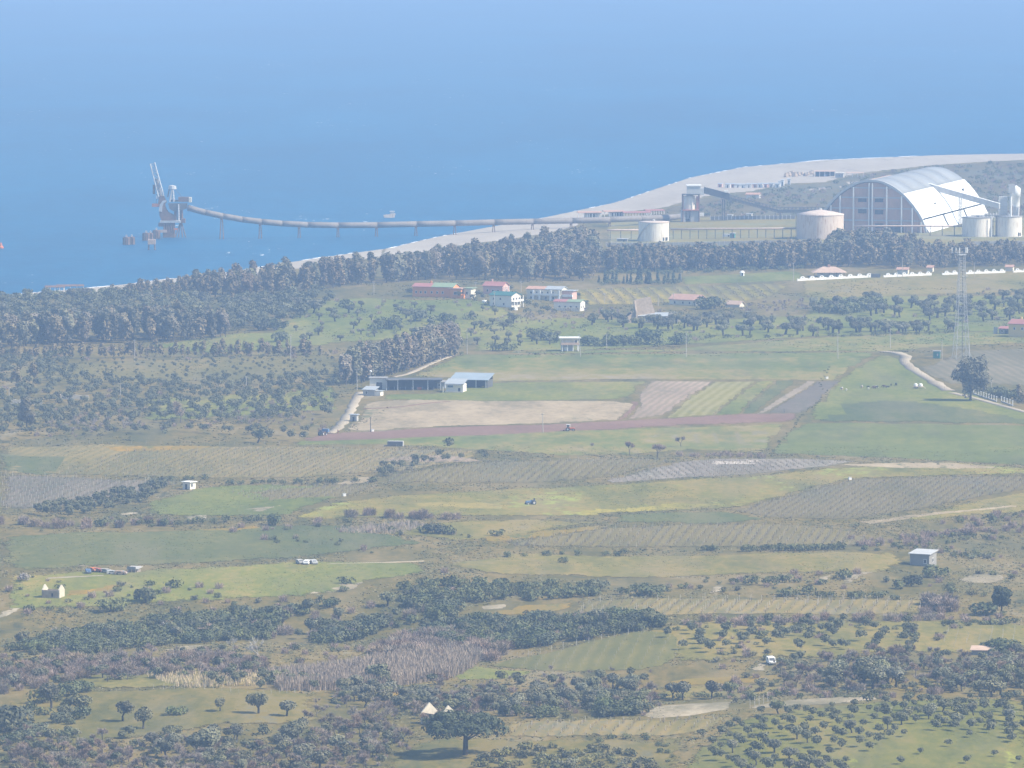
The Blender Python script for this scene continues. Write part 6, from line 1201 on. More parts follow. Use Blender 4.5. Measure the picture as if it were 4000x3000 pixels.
# white pillar fence
a, b, c_, d_ = G(3803,1540), G(3893,1570), G(3912,1570), G(3956,1586)
for A, B, n, lb in ((a, b, 10, 'long run of the white pillar fence along the lane'), (c_, d_, 5, 'short run of the white pillar fence near the right edge')):
    t = thing('pillar_fence', A, 0, lb, 'fence'); d = B - A
    pl = MB().box(-0.16,0.16,-0.16,0.16,-0.4,2.0).build('pillar', m_white, t); cp = MB().box(-0.3,0.3,-0.3,0.3,2.0,2.3).build('cap', m_white, pl)
    for i in range(n):
        q = d*(i/(n-1)); q.z = float(h(A.x+q.x, A.y+q.y)) - A.z; c = pl if i == 0 else pl.copy()
        if i: COL.objects.link(c); c.parent = t; e = cp.copy(); COL.objects.link(e); e.parent = c
        c.location = q
    o = MB().box(0, d.length, -0.15, 0.15, -0.6, 0.5).build('base_wall', m_conc, t); o.rotation_euler = (0, 0, math.atan2(d.y, d.x)); o.location = (0,0,0)
# ------------------------------------------------------------------ lattice mast and poles
g = G(3755, 1402); ms = thing('lattice_mast', g, R(12), 'tall grey lattice telecom mast with antennas at its top', 'mast'); HM = 440*g.y/25000
def mw(z): return np.interp(z/HM, [0, 0.35, 0.75, 1], [3.3, 2.2, 1.35, 1.25])
zs = np.concatenate([np.linspace(0, HM*0.5, 6), np.linspace(HM*0.5, HM*0.93, 9)[1:]])
for sx, sy in ((-1,-1),(1,-1),(1,1),(-1,1)):
    mb = MB(); 
    for z0, z1 in zip(zs[:-1], zs[1:]): mb.tube((sx*mw(z0), sy*mw(z0), z0-0.3), (sx*mw(z1), sy*mw(z1), z1), 0.13, 0.13, 4)
    mb.build('leg', m_galv, ms)
for z0, z1 in zip(zs[:-1], zs[1:]):
    mb = MB(); w0, w1 = mw(z0), mw(z1)
    for (ax, ay), (bx_, by_) in (((-1,-1),(1,-1)),((1,-1),(1,1)),((1,1),(-1,1)),((-1,1),(-1,-1))):
        mb.tube((ax*w0, ay*w0, z0), (bx_*w1, by_*w1, z1), 0.055, 0.055, 3); mb.tube((bx_*w0, by_*w0, z0), (ax*w1, ay*w1, z1), 0.055, 0.055, 3); mb.tube((ax*w1, ay*w1, z1), (bx_*w1, by_*w1, z1), 0.075, 0.075, 3)
    mb.build('bracing', m_galv, ms)
bar('cable_run', m_steel, ms, (0.3, -0.5, 0), (0.3, -0.2, HM*0.93), 0.16, 4)
box('head_frame', m_palegrey, ms, -1.7, 1.7, -1.7, 1.7, HM*0.925, HM*0.935)
for x, y in ((-4.6,0),(-3.0,-1),(-1.6,-1.7),(1.4,-1.7),(2.2,-1.2),(2.6,0.4)): box('antenna_panel', m_white, ms, x-0.16, x+0.16, y-0.12, y+0.12, HM*0.945, HM*0.995); bar('antenna_arm', m_galv, ms, (0, 0, HM*0.95), (x, y, HM*0.95), 0.07, 4)
for x, z in ((-2.2,0.70),(0.2,0.735),(2.1,0.735),(0.3,0.79)): MB().lathe([(0.01,0.0),(0.5,0.12),(0.62,0.3)], 12).build('dish', m_white, ms).location = (x, -1.7, HM*z)
poles = [(1825,1382,92,'by the upper end of the windbreak'),(2268,1394,92,'leaning beside the stilted house'),(2370,1362,60,'in the bushes right of the stilted house'),(2680,1396,102,'standing alone in the cereal field'),(3273,1402,108,'at the bend of the long cereal strip'),(3478,1362,78,'where the pale lane begins'),(1395,1524,84,'at the left end of the farm'),(1448,1688,58,'dark and short at the corner of the straw field'),(2122,1690,76,'bent, on the ploughed strip left of the tractor'),(525,1414,88,'before the left eucalyptus belt'),(1135,1404,98,'above the dry planted field'),(962,1520,52,'in the olive grove below the dry field'),(1232,1152,56,'against the shore belt left of the orange house'),(1460,1152,54,'left of the orange house'),(3100,1098,72,'left of the white scalloped wall'),(3525,1082,78,'behind the scalloped wall left of the mast'),(36,1556,46,'above the left ruined wall'),(470,1560,64,'right of the low ruined wall'),(3680,1406,76,'beside the green equipment cabin'),(2660,1104,50,'at the end of the conifer windbreak'),(1858,1155,54,'between the orange and the red-roofed house'),(1930,1205,66,'in front of the teal-roofed house'),(2035,1140,44,'behind the long white house'),(2362,1186,42,'at the left side of the yellow vineyard'),(2571,1195,42,'right of the ruin gable'),(2632,1190,46,'before the pink-roofed building'),(3806,1085,60,'right of the mast head'),(3873,1520,34,'behind the white pillar fence'),(1732,1158,44,'in front of the orange house'),(3786,1405,78,'thin, touching the foot of the mast')]
for i, (px, py, hp, wh) in enumerate(poles):
    g = G(px, py); hh = hp*g.y/25000; t = thing('utility_pole', g, R(random.uniform(-20, 20)), 'wooden utility pole ' + wh, 'pole', 'utility poles'); lean = random.uniform(-0.02, 0.02)*hh + (0.06*hh if i in (1, 8) else 0)
    MB().tube((0,0,-0.6), (-lean, 0, hh), 0.17, 0.11, 7).build('shaft', m_pole if i != 7 else m_bark_dark, t); box('crossarm', m_wood, t, -lean-0.7, -lean+0.7, -0.06, 0.06, hh-0.5, hh-0.36)
    for k in (-0.6, 0.6): MB().lathe([(0.07,hh-0.36),(0.09,hh-0.24),(0.01,hh-0.15)], 6, -lean+k, 0).build('insulator', m_white, t)
# ------------------------------------------------------------------ vehicles, animals, people
def wheel(parent, x, y, z, r, w):
    o = MB().tube((x, y-w/2, z), (x, y+w/2, z), r, r, 14).build('wheel', m_black, parent); MB().tube((x, y-w/2-0.02, z), (x, y+w/2+0.02, z), r*0.5, r*0.5, 10).build('rim', m_palegrey, o)
def tractor(px, py, deg, body, label, cab=True, plough=True):
    t = thing('tractor', G(px, py), R(deg), label, 'tractor')
    MB().prism([(0.3,0.9),(0.3,1.5),(2.3,1.4),(2.4,0.8)], 'y', -0.4, 0.4).build('hood', body, t); box('chassis', m_steel, t, -0.9, 2.2, -0.35, 0.35, 0.55, 0.88); box('mudguard', body, t, -0.9, 0.25, -0.85, -0.5, 1.5, 1.62); box('mudguard', body, t, -0.9, 0.25, 0.5, 0.85, 1.5, 1.62)
    for y in (-0.85, 0.85): wheel(t, -0.4, y, 0.78, 0.8, 0.42); wheel(t, 1.85, y*0.9, 0.5, 0.5, 0.3)
    if cab:
        c = box('cab', m_glass, t, -0.85, 0.28, -0.6, 0.6, 1.63, 2.55); box('cab_roof', m_white, c, -0.95, 0.4, -0.7, 0.7, 2.56, 2.7)
        for x in (-0.85, 0.25):
            for y in (-0.62, 0.62): box('cab_pillar', m_white, c, x-0.05, x+0.05, y-0.04, y+0.04, 1.62, 2.56)
        MB().tube((0.7,0.3,1.4), (0.7,0.3,2.7), 0.07, 0.07, 6).build('exhaust', m_white, t)
    else: box('seat', m_black, t, -0.6, -0.2, -0.25, 0.25, 0.95, 1.3); box('roll_bar', m_steel, t, -0.95, -0.85, -0.5, 0.5, 0.9, 2.3)
    if plough:
        p_ = box('plough', m_rust, t, -2.3, -1.0, -0.9, 0.9, 0.35, 0.5)
        for y in (-0.7, 0, 0.7): MB().prism([(-2.2,0.4),(-2.5,-0.1),(-1.9,0.0),(-1.9,0.4)], 'y', y-0.05, y+0.05).build('share', m_steel, p_)
    return t
tractor(2222, 1684, -4, m_orangep, 'orange tractor with a white cab ploughing the brown strip'); tractor(2078, 1972, 205, m_blue, 'small blue open tractor mowing the mustard meadow', False, False); tractor(1257, 1702, 60, m_rust, 'parked tractor beside the blue trailer at the foot of the farm track', False, False)
t = thing('blue_trailer', G(1272, 1694), R(-20), 'blue-covered trailer parked at the foot of the farm track', 'trailer'); box('bed', m_blue, t, -1.3, 1.3, -0.8, 0.8, 0.7, 1.9); [wheel(t, 0.1, y, 0.4, 0.4, 0.25) for y in (-0.9, 0.9)]; box('drawbar', m_steel, t, 1.31, 2.3, -0.08, 0.08, 0.6, 0.72)
def van(px, py, deg, body, label, L=4.6, W=1.85, H_=2.0, name='white_van', cat='van', group=None):
    t = thing(name, G(px, py), R(deg), label, cat, group)
    b_ = MB().prism([(-W*0+0.0-0.0-0,0)] and [(-L/2,0.35),(-L/2,0.95),(-L/2+0.7,1.08),(-L/2+1.35,H_*0.93),(-L/2+1.6,H_),(L/2-0.1,H_),(L/2,H_*0.9),(L/2,0.35)], 'x', -W/2, W/2).build('body', body, t)
    MB().add([(-W/2+0.15,-L/2+0.71,1.12),(W/2-0.15,-L/2+0.71,1.12),(W/2-0.2,-L/2+1.28,H_*0.90),(-W/2+0.2,-L/2+1.28,H_*0.90)], [(0,1,2,3)]).build('windscreen', m_glass, t).location = (0,-0.05,0.03)
    for s_ in (-1, 1):
        box('side_window', m_glass, t, s_*W/2-0.012, s_*W/2+0.012, -L/2+1.6, -L/2+2.9, H_*0.6, H_*0.88); box('headlight', m_palegrey, t, s_*W*0.36-0.16, s_*W*0.36+0.16, -L/2-0.03, -L/2+0.02, 0.68, 0.86)
        for y in (-L/2+0.85, L/2-0.85):
            o = MB().tube((s_*W/2-0.2*s_, y, 0.33), (s_*W/2+0.02*s_, y, 0.33), 0.33, 0.33, 12).build('wheel', m_black, t)
    box('bumper', m_steel, t, -W/2, W/2, -L/2-0.06, -L/2-0.005, 0.36, 0.56); return t
van(3012, 2594, 10, m_white, 'white van facing the viewer beside the leafless thicket')
for px, py, dg, mt, lb in ((1172,2204,20,m_conc,'left pale car of three on the track'),(1198,2206,-8,m_white,'middle white car of three on the track'),(1226,2205,15,m_palegrey,'right pale car of three on the track')): van(px, py, dg, mt, lb, 4.0, 1.65, 1.45, 'parked_car', 'car', 'cars on the track')
for i, (px, py, mt, lb) in enumerate(((345,2240,m_blue,'blue wreck at the left end of the junk yard'),(368,2234,m_orangep,'orange wreck behind the blue one in the junk yard'),(388,2236,m_red,'red wreck in the middle of the junk yard'),(415,2238,m_conc,'pale wreck right of the red one in the junk yard'),(472,2246,m_tile_pale,'faded pinkish wreck at the right end of the junk yard'),(440,2244,m_palegrey,'grey wreck between the pale and the pinkish one'))): van(px, py, 10 + 17*i, mt, lb, 3.7, 1.5, 1.3, 'wrecked_car', 'car', 'junk yard wrecks')
t = thing('water_trailer', G(3588, 1518), R(-6), 'flat trailer with white tanks and a yellow drawbar in the cow pasture', 'trailer'); box('bed', m_tile_pale, t, -2.4, 2.2, -1, 1, 0.75, 0.95); [wheel(t, x, y, 0.42, 0.42, 0.3) for x in (-1.6, -0.6) for y in (-1.0, 1.0)]; [MB().lathe([(0.8,0.96),(0.85,1.2),(0.85,1.9),(0.3,2.2),(0.01,2.2)], 12, x, 0).build('tank', m_white, t) for x in (-1.2, 0.9)]; bar('drawbar', m_cream, t, (2.2,-0.2,0.8), (3.4,-0.8,-0.2), 0.12, 5)
def skin_body(name, verts, edges, radii, mat, parent, sub=1):
    me = bpy.data.meshes.new(name); me.from_pydata(verts, edges, []); me.materials.append(mat); o = bpy.data.objects.new(name, me); COL.objects.link(o); o.parent = parent
    md = o.modifiers.new('skin', 'SKIN'); 
    for i, (sv, r_) in enumerate(zip(me.skin_vertices[0].data, radii)): sv.radius = r_ if isinstance(r_, tuple) else (r_, r_); sv.use_root = (i == 0)
    s2 = o.modifiers.new('smooth', 'SUBSURF'); s2.levels = sub; s2.render_levels = sub; return o
def hide_mat(name, a, b_):
    if name in MATS: return MATS[name]
    m = bpy.data.materials.new(name); nt, bs = nodes_of(m); tc = nt.nodes.new('ShaderNodeTexCoord').outputs['Object']; f = noise(nt, tc, 1.3, 1)
    nt.links.new(ramp(nt, f, [(0.49, a), (0.52, b_)]), bs.inputs['Base Color']); bs.inputs['Roughness'].default_value = 0.8; MATS[name] = m; return m
CV = [(0,0,1.05),(0.55,0,1.08),(-0.6,0,1.10),(0.95,0,1.2),(1.25,0,0.75),(1.45,0,0.45),(-0.85,0,1.0),(-0.92,0,0.55),
      (0.55,0.2,0.62),(0.58,0.2,0.32),(0.56,0.2,0.03),(0.55,-0.2,0.62),(0.52,-0.2,0.32),(0.56,-0.2,0.03),(-0.55,0.2,0.7),(-0.75,0.2,0.40),(-0.66,0.2,0.03),(-0.55,-0.2,0.7),(-0.72,-0.2,0.40),(-0.62,-0.2,0.03)]
CE = [(0,1),(0,2),(1,3),(3,4),(4,5),(2,6),(6,7),(1,8),(8,9),(9,10),(1,11),(11,12),(12,13),(2,14),(14,15),(15,16),(2,17),(17,18),(18,19)]
CR = [(0.38,0.40),(0.34,0.38),(0.34,0.34),0.2,0.15,0.10,0.09,0.04,0.12,0.075,0.06,0.12,0.075,0.06,0.15,0.085,0.06,0.15,0.085,0.06]
hm = [hide_mat('brown_white_hide', (0.62,0.58,0.5), (0.35,0.16,0.08)), hide_mat('white_hide', (0.7,0.67,0.6), (0.55,0.5,0.42)), hide_mat('black_hide', (0.025,0.024,0.024), (0.05,0.045,0.04)), hide_mat('black_white_hide', (0.03,0.03,0.03), (0.6,0.58,0.54)), hide_mat('dark_brown_hide', (0.09,0.05,0.035), (0.06,0.035,0.03))]
for px, py, mi, dg, lb in ((3287,1524,0,-60,'reddish white cow, leftmost in the pasture'),(3306,1527,1,-80,'small white cow second from the left'),(3366,1517,0,-70,'pale pinkish cow apart from the others'),(3393,1516,2,180,'black cow standing behind a white calf'),(3392,1523,1,-75,'white calf in front of the black cow'),(3415,1520,4,200,'brown cow touching the white-patched one'),(3422,1518,3,-40,'white-patched cow with its head low'),(3455,1516,4,170,'dark brown cow grazing in the middle'),(3467,1516,2,10,'small dark cow behind the grazing one'),(3481,1508,2,-85,'distant small black cow'),(3500,1508,2,-75,'black cow nearest the lane')):
    t = thing('cow', G(px, py), R(dg), lb, 'cow', 'cows in the pasture'); t.scale = (0.95,)*3 if 'calf' not in lb and 'small' not in lb else (0.7,)*3; skin_body('body', CV, CE, CR, hm[mi], t)
def person(loc, deg, label, shirt, sit=False):
    t = thing('person', loc, R(deg), label, 'person')
    if sit: V = [(0,0,0.05),(0,0,0.3),(0,0,0.52),(0,0,0.66),(0,0,0.78),(0.42,0.1,0.06),(0.45,0.1,-0.36),(0.42,-0.1,0.06),(0.45,-0.1,-0.36),(0.0,0.2,0.48),(0.18,0.24,0.24),(0.42,0.16,0.3),(0.0,-0.2,0.48),(0.18,-0.24,0.24),(0.42,-0.16,0.3)]
    else: V = [(0,0,0.92),(0,0,1.15),(0,0,1.42),(0,0,1.54),(0,0,1.68),(0.0,0.1,0.5),(-0.02,0.12,0.04),(0.06,-0.1,0.5),(0.04,-0.12,0.04),(0.0,0.2,1.38),(0.03,0.26,1.1),(0.12,0.27,0.85),(0.0,-0.2,1.38),(0.03,-0.26,1.1),(0.12,-0.27,0.85)]
    Ee = [(0,1),(1,2),(2,3),(3,4),(0,5),(5,6),(0,7),(7,8),(2,9),(9,10),(10,11),(2,12),(12,13),(13,14)]
    skin_body('body', V, Ee, [0.15,0.15,0.16,0.06,0.11,0.085,0.055,0.085,0.055,0.07,0.05,0.04,0.07,0.05,0.04], shirt, t); MB().lathe([(0.115,(0.80 if sit else 1.70)),(0.12,(0.84 if sit else 1.74)),(0.01,(0.92 if sit else 1.83))], 10).build('hair', m_dark, t); return t
g = G(2078, 1972); person(g + Vector((0.55, 0.25, 1.25)), 205, 'person in a red top driving the small blue tractor', m_red, True)
person(G(1320, 1694), 40, 'person in a pinkish red top standing at the foot of the farm track', m_red); person(G(3063, 1616), -20, 'person in dark clothes standing at the edge of the ploughed strip', m_steel)
for px, py, lb in ((1180,1703,'white cube tank at the edge of the ploughed strip'),(1455,1686,'white crate at the foot of the dark pole'),(3230,1480,'pale feed tub on the field boundary above the cows'),(1345,1938,'white tub at the tip of the mustard meadow'),(3320,1874,'white tub on the upper vineyard edge'),(2974,2436,'white post tub in the olive slope')):
    t = thing('white_tub', G(px, py), 0.3, lb, 'tub'); MB().prism([(-0.45,-0.1),(-0.55,0.9),(0.55,0.9),(0.45,-0.1)], 'y', -0.5, 0.5).build('body', m_white, t); box('rim', m_palegrey, t, -0.6, 0.6, -0.56, 0.56, 0.91, 0.98)
# ------------------------------------------------------------------ single trees with their own shape
def plant_tree(name, loc, label, cat, parts, turn=0.0):
    t = thing(name, loc, turn, label, cat)
    for pn, (V, F, m) in parts.items(): mesh_obj(pn, np.asarray(V).tolist(), [tuple(int(i) for i in f) for f in F], m, t)
    return t
rg = np.random.default_rng(5)
g = G(1818, 2952); cl = []
for k in range(74):
    a = rg.random()*6.28; r_ = 9.0*math.sqrt(rg.random()); z = 5.6 + 5.4*math.sqrt(max(0, 1-(r_/10.4)**2))*rg.uniform(0.12, 1.0); c = rg.uniform(1.2, 2.1); cl.append(((r_*math.cos(a) - 0.3, r_*0.9*math.sin(a), z), (c*1.25, c*1.25, c*0.75)))
segs = [((0,0,-0.6), (0.1,0,4.2), 0.78, 0.62), ((0.1,0,4.2), (0,0,6.5), 0.62, 0.4)]
for k in range(9):
    a = k*0.7 + rg.normal()*0.1; z0 = 3.8 + 0.25*k; segs.append(((0.05,0,z0), (rg.uniform(4.5,7.5)*math.cos(a), rg.uniform(4.5,7.5)*math.sin(a), rg.uniform(6.0,8.6)), 0.26, 0.08))
plant_tree('umbrella_pine', g, 'broad umbrella pine with a thick dark trunk at the bottom of the slope', 'tree', {'trunk': (*wood(segs), m_bark_dark), 'crown': (*leaf_cloud(rg, cl, 9000, 0.40, 0.9, 1.4, 0.5), m_pine)})
g = G(3912, 2400); cl = []
for k in range(26):
    d = rg.normal(size=3); d /= np.linalg.norm(d); r_ = rg.random()**0.4; cl.append(((d[0]*3.1*r_, d[1]*3.1*r_, 5.6 + d[2]*2.6*r_), (1.25, 1.25, 1.05)))
plant_tree('round_pine', g, 'round-headed dark pine on a short trunk near the right edge', 'tree', {'trunk': (*wood([((0,0,-0.5),(0.1,0,4.2),0.3,0.22)]), m_bark_dark), 'crown': (*leaf_cloud(rg, cl, 3600, 0.42, 0.9, 1.3, 0.5), m_pine)})
g = G(3790, 1566); cl = []
for k in range(60):
    d = rg.normal(size=3); d /= np.linalg.norm(d); r_ = rg.random()**0.42; cl.append(((d[0]*7.6*r_, d[1]*6.5*r_, 11.0 + d[2]*8.4*r_), (2.0*rg.uniform(0.7,1.25), 2.0*rg.uniform(0.7,1.25), 2.3*rg.uniform(0.7,1.2))))
segs = [((0,0,-0.6), (0.3,0,5.0), 0.55, 0.42)] + [((0.3,0,4.0+0.3*k), (5.5*math.cos(k*1.1), 5.0*math.sin(k*1.1), 9.0+1.2*k), 0.26, 0.08) for k in range(7)]
plant_tree('broad_eucalyptus', g, 'big round-crowned eucalyptus standing alone below the lattice mast', 'tree', {'trunk': (*wood(segs), m_bark), 'crown': (*leaf_cloud(rg, cl, 5200, 0.5, 0.9, 1.6, 0.45), m_euc_dark)})
for px, py, hp, sd, lb in ((910,2540,62,301,'small bleached dead tree below the scrub band'),(1008,2585,120,302,'taller bleached dead tree right of the small one')):
    g = G(px, py); H, parts = bare(sd, 150, 5.0, m_bark_pale, 0.8, 0.035); V, F, m = parts['trunk']; parts['trunk'] = (V, F, m_bark_pale); t = plant_tree('dead_tree', g, lb, 'tree', parts); s_ = hp*g.y/25000/H; t.scale = (s_, s_, s_)
for px, py, hp, lb in ((665,2465,45,'white-blossomed bush in the middle of the scrub band'),(215,2475,28,'small white-blossomed bush at the left end of the scrub band'),(105,2270,42,'pale grey-green bush beside the junk yard gate')):
    g = G(px, py); H, parts = shrub(int(px), m_blossom, 300); t = plant_tree('blossom_bush', g, lb, 'bush', parts); s_ = hp*g.y/25000/H; t.scale = (s_, s_, s_)
# ------------------------------------------------------------------ vineyard posts, fences, vines, canes, tufts
POSTS = []      # x, y, height, label, group
VINES = []
def vineyard(poly, ang, rowsp, postsp, hh, label, group, vine=True, ends=False):
    x, y, _ = U([p[0] for p in poly], [p[1] for p in poly]); cx, cy = x.mean(), y.mean(); c, s_ = math.cos(ang), math.sin(ang); rad = max(x.max()-x.min(), y.max()-y.min())
    n1, n2 = int(rad/rowsp)+1, int(rad/postsp)+1
    I, J = np.meshgrid(np.arange(-n1, n1), np.arange(-n2, n2)); I, J = I.ravel().astype(float), J.ravel().astype(float)
    X = cx + I*rowsp*c - J*postsp*s_ + rng.normal(size=len(I))*0.08; Y = cy + I*rowsp*s_ + J*postsp*c + rng.normal(size=len(I))*0.15
    k = inside(X, Y, x, y) & (wob(X + 41, Y + 87, 25) > -1.1)
    for a, b in zip(X[k], Y[k]): POSTS.append((a, b, hh*random.uniform(0.85, 1.1), label, group))
    if vine:
        n3 = int(rad/1.6)+1; I, J = np.meshgrid(np.arange(-n1, n1), np.arange(-n3, n3)); I, J = I.ravel().astype(float), J.ravel().astype(float)
        X = cx + I*rowsp*c - J*1.6*s_ + rng.normal(size=len(I))*0.15; Y = cy + I*rowsp*s_ + J*1.6*c + rng.normal(size=len(I))*0.2; k = inside(X, Y, x, y) & (rng.random(len(X)) < 0.8); VINES.append(np.stack([X[k], Y[k]], 1))
vineyard([(2240,2398),(2262,2352),(2700,2342),(3300,2340),(3610,2352),(3600,2390),(3000,2394),(2600,2404)], -0.12, 3.4, 7.0, 1.9, 'pale post in the long vineyard row crossing the right foreground', 'posts of the right foreground vineyard')
vineyard([(1900,2598),(2000,2572),(2300,2515),(2480,2475),(2630,2466),(2690,2500),(2630,2588),(2500,2620),(2100,2620)], -0.1, 4.2, 6.5, 1.15, 'pale post on the sloping vineyard behind the hollow', 'posts of the sloping vineyard', False)
vineyard([(1970,2848),(2010,2830),(2500,2810),(2830,2800),(2770,2848),(2500,2868),(2010,2884)], -0.17, 3.2, 6.5, 1.3, 'thin post in the lowest vineyard below the cream bank', 'posts of the lowest vineyard')
vineyard([(2640,1812),(2800,1800),(3100,1800),(3340,1804),(2950,1848),(2400,1884),(2370,1878)], 0.1, 3.0, 6.0, 1.7, 'white post in the pale vineyard under the green field', 'posts of the pale vineyard')
vineyard([(2880,1998),(3000,1955),(3340,1880),(3700,1868),(4060,1860),(4060,1900),(3850,1936),(3640,1980),(3300,2026),(2990,2020)], -0.2, 3.0, 7.0, 1.5, 'thin post in the grey-green vineyard at right', 'posts of the grey-green vineyard')
vineyard([(1970,2114),(2400,2056),(2990,2044),(3320,2072),(3400,2102),(3360,2128),(2700,2134),(1990,2136)], -0.12, 3.0, 7.0, 1.5, 'thin post in the brownish middle vineyard', 'posts of the brownish vineyard')
vineyard([(0,1852),(250,1866),(630,1876),(690,1892),(560,1926),(200,1980),(0,1995)], -0.14, 4.0, 7.0, 1.9, 'pale post in the pinkish vineyard at left', 'posts of the pinkish vineyard')
vineyard([(1520,1850),(1900,1804),(2500,1794),(2650,1804),(2400,1866),(2000,1886),(1500,1886)], -0.12, 3.2, 7.5, 1.6, 'thin post in the vineyard right of the curved copse', 'posts of the vineyard by the copse')
vineyard([(900,1925),(1300,1892),(1490,1898),(1330,1942),(1000,1958)], -0.12, 3.0, 7.0, 1.5, 'thin post in the small vineyard right of the white hut', 'posts of the small vineyard')
vineyard([(3660,2470),(4060,2462),(4060,2520),(3700,2540)], -0.1, 3.2, 7.0, 1.4, 'thin post in the vineyard patch below the round pine', 'posts below the round pine', False)
vineyard([(200,1850),(500,1760),(1150,1746),(1850,1766),(1560,1846),(1100,1866),(500,1858)], -0.17, 3.0, 14.0, 1.3, 'thin post in the wide left vineyard', 'posts of the wide left vineyard')
vineyard([(2250,1132),(2700,1120),(3030,1112),(3010,1160),(2800,1186),(2600,1180),(2300,1190)], 0.05, 7.0, 9.0, 1.8, 'thin post in the yellow vineyard', 'posts of the yellow vineyard', True)
def fence(line, sp, hh, label, group):
    x, y, _ = U([p[0] for p in line], [p[1] for p in line])
    for k in range(len(line)-1):
        n = max(1, int(math.hypot(x[k+1]-x[k], y[k+1]-y[k])/sp))
        for i in range(n): t_ = i/n; POSTS.append((x[k]+(x[k+1]-x[k])*t_, y[k]+(y[k+1]-y[k])*t_, hh*random.uniform(0.85,1.15), label, group))
fence([(600,2690),(800,2696),(1000,2716),(1300,2704)], 2.6, 1.3, 'short fence post across the near green clearing', 'fence across the clearing')
fence([(2020,2570),(2200,2535),(2400,2492),(2560,2462)], 3.6, 1.8, 'pale fence post along the crest of the sloping vineyard', 'crest fence of the sloping vineyard')
fence([(0,1742),(400,1732),(800,1738),(1150,1738),(1500,1748),(1900,1766)], 5, 1.3, 'small fence post above the wide left vineyard', 'fence above the wide vineyard')
fence([(3500,1400),(3560,1440),(3640,1490),(3700,1528)], 7, 1.3, 'dark fence post beside the pale lane', 'fence beside the lane')
fence([(3000,1776),(3300,1790),(3700,1815),(4060,1832)], 9, 1.4, 'dark fence post under the green field', 'fence under the green field')
fence([(2930,2768),(3000,2742),(3100,2735)], 4, 2.2, 'leaning fence post along the cream bank', 'fence along the cream bank')
fence([(3640,1350),(3800,1348),(4060,1342)], 8, 1.5, 'fence post above the young vineyard', 'fence above the young vineyard')
POSTS = [p for p in POSTS if abs(p[0])/p[1] < 0.084]; POSTS.sort(key=lambda p: -p[2]/p[1])
pm = MB().box(-0.042,0.042,-0.042,0.042,-0.3,1.0); pm.add([(-0.075,-0.075,1.0),(0.075,-0.075,1.0),(0.075,0.075,1.0),(-0.075,0.075,1.0),(0,0,1.06)], [(0,1,4),(1,2,4),(2,3,4),(3,0,4),(3,2,1,0)])
pme = bpy.data.meshes.new('post'); pme.from_pydata(pm.v, [], pm.f); pme.materials.append(m_pole)
for x, y, hh, lb, gr in POSTS[:300]:
    o = bpy.data.objects.new('vineyard_post' if 'vineyard' in gr or 'pine' in gr else 'fence_post', pme); COL.objects.link(o); o.location = (x, y, float(h(x, y))); o.scale = (1, 1, hh); o.rotation_euler = (random.gauss(0,0.03), random.gauss(0,0.05), random.random()); tag(o, lb, 'post', gr)
V, F = [], []; bv, bf = np.array(pm.v[:8]), pm.f[:6]
for i, (x, y, hh, lb, gr) in enumerate(POSTS[300:]): k = len(V); z = float(h(x, y)); V += [(a*0.9+x, b*0.9+y, c*hh+z) for a, b, c in bv]; F += [tuple(j+k for j in f) for f in bf]
tag(mesh_obj('vineyard_posts', V, F, m_pole), 'farther vineyard and fence posts', 'posts', None, 'stuff')
def tuft_stuff(name, X, Y, hh, w, n, mat, label, cat, lean=0.5):
    """n upright slivers at every spot"""
    X = np.repeat(X, n); Y = np.repeat(Y, n); Hh = np.repeat(hh, n) if np.ndim(hh) else np.full(len(X), hh)
    X = X + rng.normal(size=len(X))*w*2.2; Y = Y + rng.normal(size=len(X))*w*2.2; Z = h(X, Y) - 0.05; Hh = Hh*(0.5 + 0.7*rng.random(len(X)))
    a = rng.random(len(X))*3.14; dx, dy = np.cos(a)*w, np.sin(a)*w*0.6; lx, ly = rng.normal(size=len(X))*lean*Hh*0.5, rng.normal(size=len(X))*lean*Hh*0.5
    Vv = np.stack([np.stack([X-dx, Y-dy, Z], 1), np.stack([X+dx, Y+dy, Z], 1), np.stack([X+dx*0.5+lx, Y+dy*0.5+ly, Z+Hh], 1), np.stack([X-dx*0.5+lx, Y-dy*0.5+ly, Z+Hh*0.9], 1)], 1).reshape(-1, 3)
    me = bpy.data.meshes.new(name); me.vertices.add(len(Vv)); me.vertices.foreach_set('co', Vv.astype(np.float32).ravel()); nf = len(Vv)//4
    me.loops.add(nf*4); me.loops.foreach_set('vertex_index', np.arange(nf*4, dtype=np.int32)); me.polygons.add(nf); me.polygons.foreach_set('loop_start', (np.arange(nf)*4).astype(np.int32)); me.update(calc_edges=True); me.materials.append(mat)
    o = bpy.data.objects.new(name, me); COL.objects.link(o); return tag(o, label, cat, None, 'stuff')
VV = np.concatenate(VINES); VV = VV[np.abs(VV[:, 0])/VV[:, 1] < 0.084]
if len(VV) > 13000: VV = VV[rng.choice(len(VV), 13000, replace=False)]
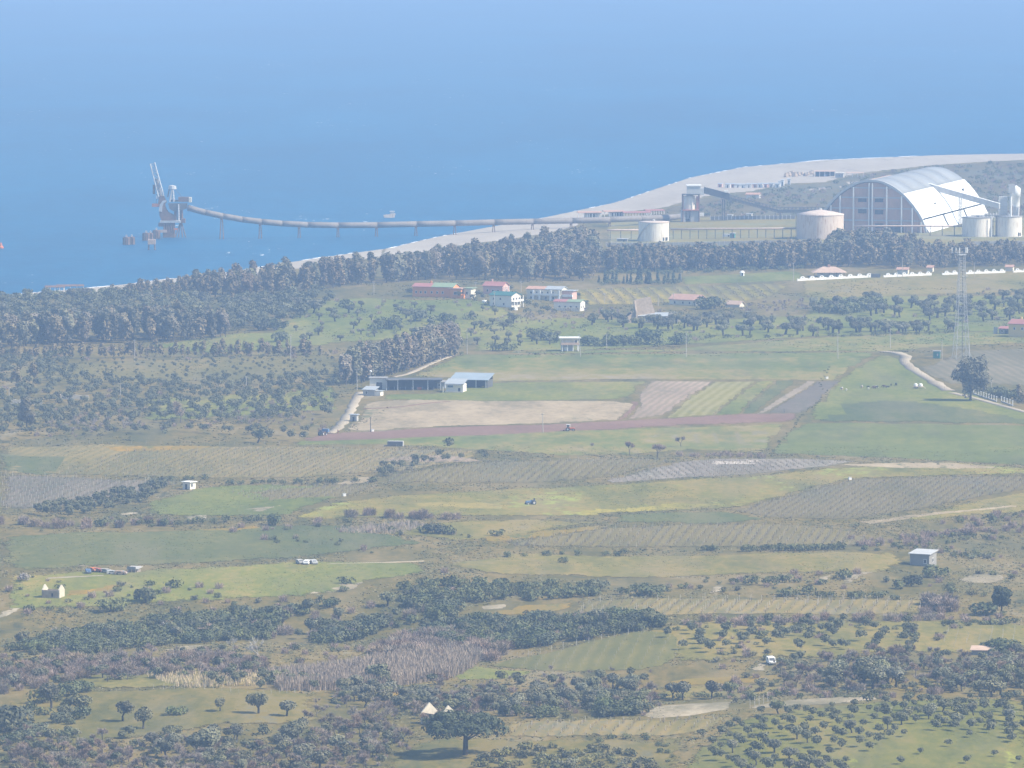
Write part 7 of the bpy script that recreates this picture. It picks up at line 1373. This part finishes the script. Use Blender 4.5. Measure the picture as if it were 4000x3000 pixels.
tuft_stuff('vines', VV[:, 0], VV[:, 1], 0.9, 0.11, 2, foliage('vine_canes', (0.16,0.125,0.075), (0.28,0.225,0.14)), 'leafless vines in their rows', 'vines')
def fill(poly, dens, clump=None, cs=14):
    x, y, _ = U([p[0] for p in poly], [p[1] for p in poly]); A = (x.max()-x.min())*(y.max()-y.min()); n = int(A*dens); X = rng.uniform(x.min(), x.max(), n); Y = rng.uniform(y.min(), y.max(), n); k = inside(X, Y, x, y)
    if clump is not None: k &= wob(X + 7, Y*0.5 + 3, cs) > clump
    return X[k], Y[k]
X, Y = fill([(1030,2650),(1250,2630),(1450,2600),(1700,2560),(1880,2580),(1800,2640),(1500,2690),(1100,2700)], 2.4); tuft_stuff('cane_brake', X, Y, 3.4, 0.09, 4, m_cane, 'brown dry cane brake below the leafless thicket', 'cane', 0.25)
X, Y = fill([(560,2640),(1000,2630),(1040,2680),(700,2690)], 0.8); tuft_stuff('dry_cane', X, Y, 1.6, 0.09, 3, m_cane, 'pale dry stalks left of the cane brake', 'cane', 0.4)
X, Y = fill([(1300,2070),(1600,2040),(1700,2060),(1560,2085),(1350,2085)], 0.8); tuft_stuff('dry_stalks', X, Y, 1.4, 0.09, 3, m_cane, 'pale dry stalks below the bramble row', 'stalks', 0.4)
# low growth on rough ground
allg = [(-40,1740),(4040,1740),(4040,3040),(-40,3040)]
m_tuft = foliage('rough_grass', (0.12,0.115,0.05), (0.26,0.22,0.12)); m_tuftd = foliage('low_herbs', (0.065,0.075,0.032), (0.14,0.14,0.06))
X, Y = fill(allg, 0.11, 0.05, 16); tuft_stuff('low_herbs', X, Y, 0.3, 0.30, 4, m_tuftd, 'dark low herbs dotting the rough ground', 'herbs', 3.0)
X, Y = fill(allg, 0.14, -0.1, 11); tuft_stuff('rough_grass', X, Y, 0.28, 0.28, 4, m_tuft, 'pale rough grass dotting the slopes', 'grass', 3.0)
X, Y = fill([(-40,1140),(4040,1100),(4040,1380),(1800,1400),(1300,1740),(-40,1740)], 0.035, 0.0, 22); tuft_stuff('meadow_herbs', X, Y, 0.35, 0.5, 3, m_tuftd, 'low herbs on the far meadows', 'herbs', 3.0)
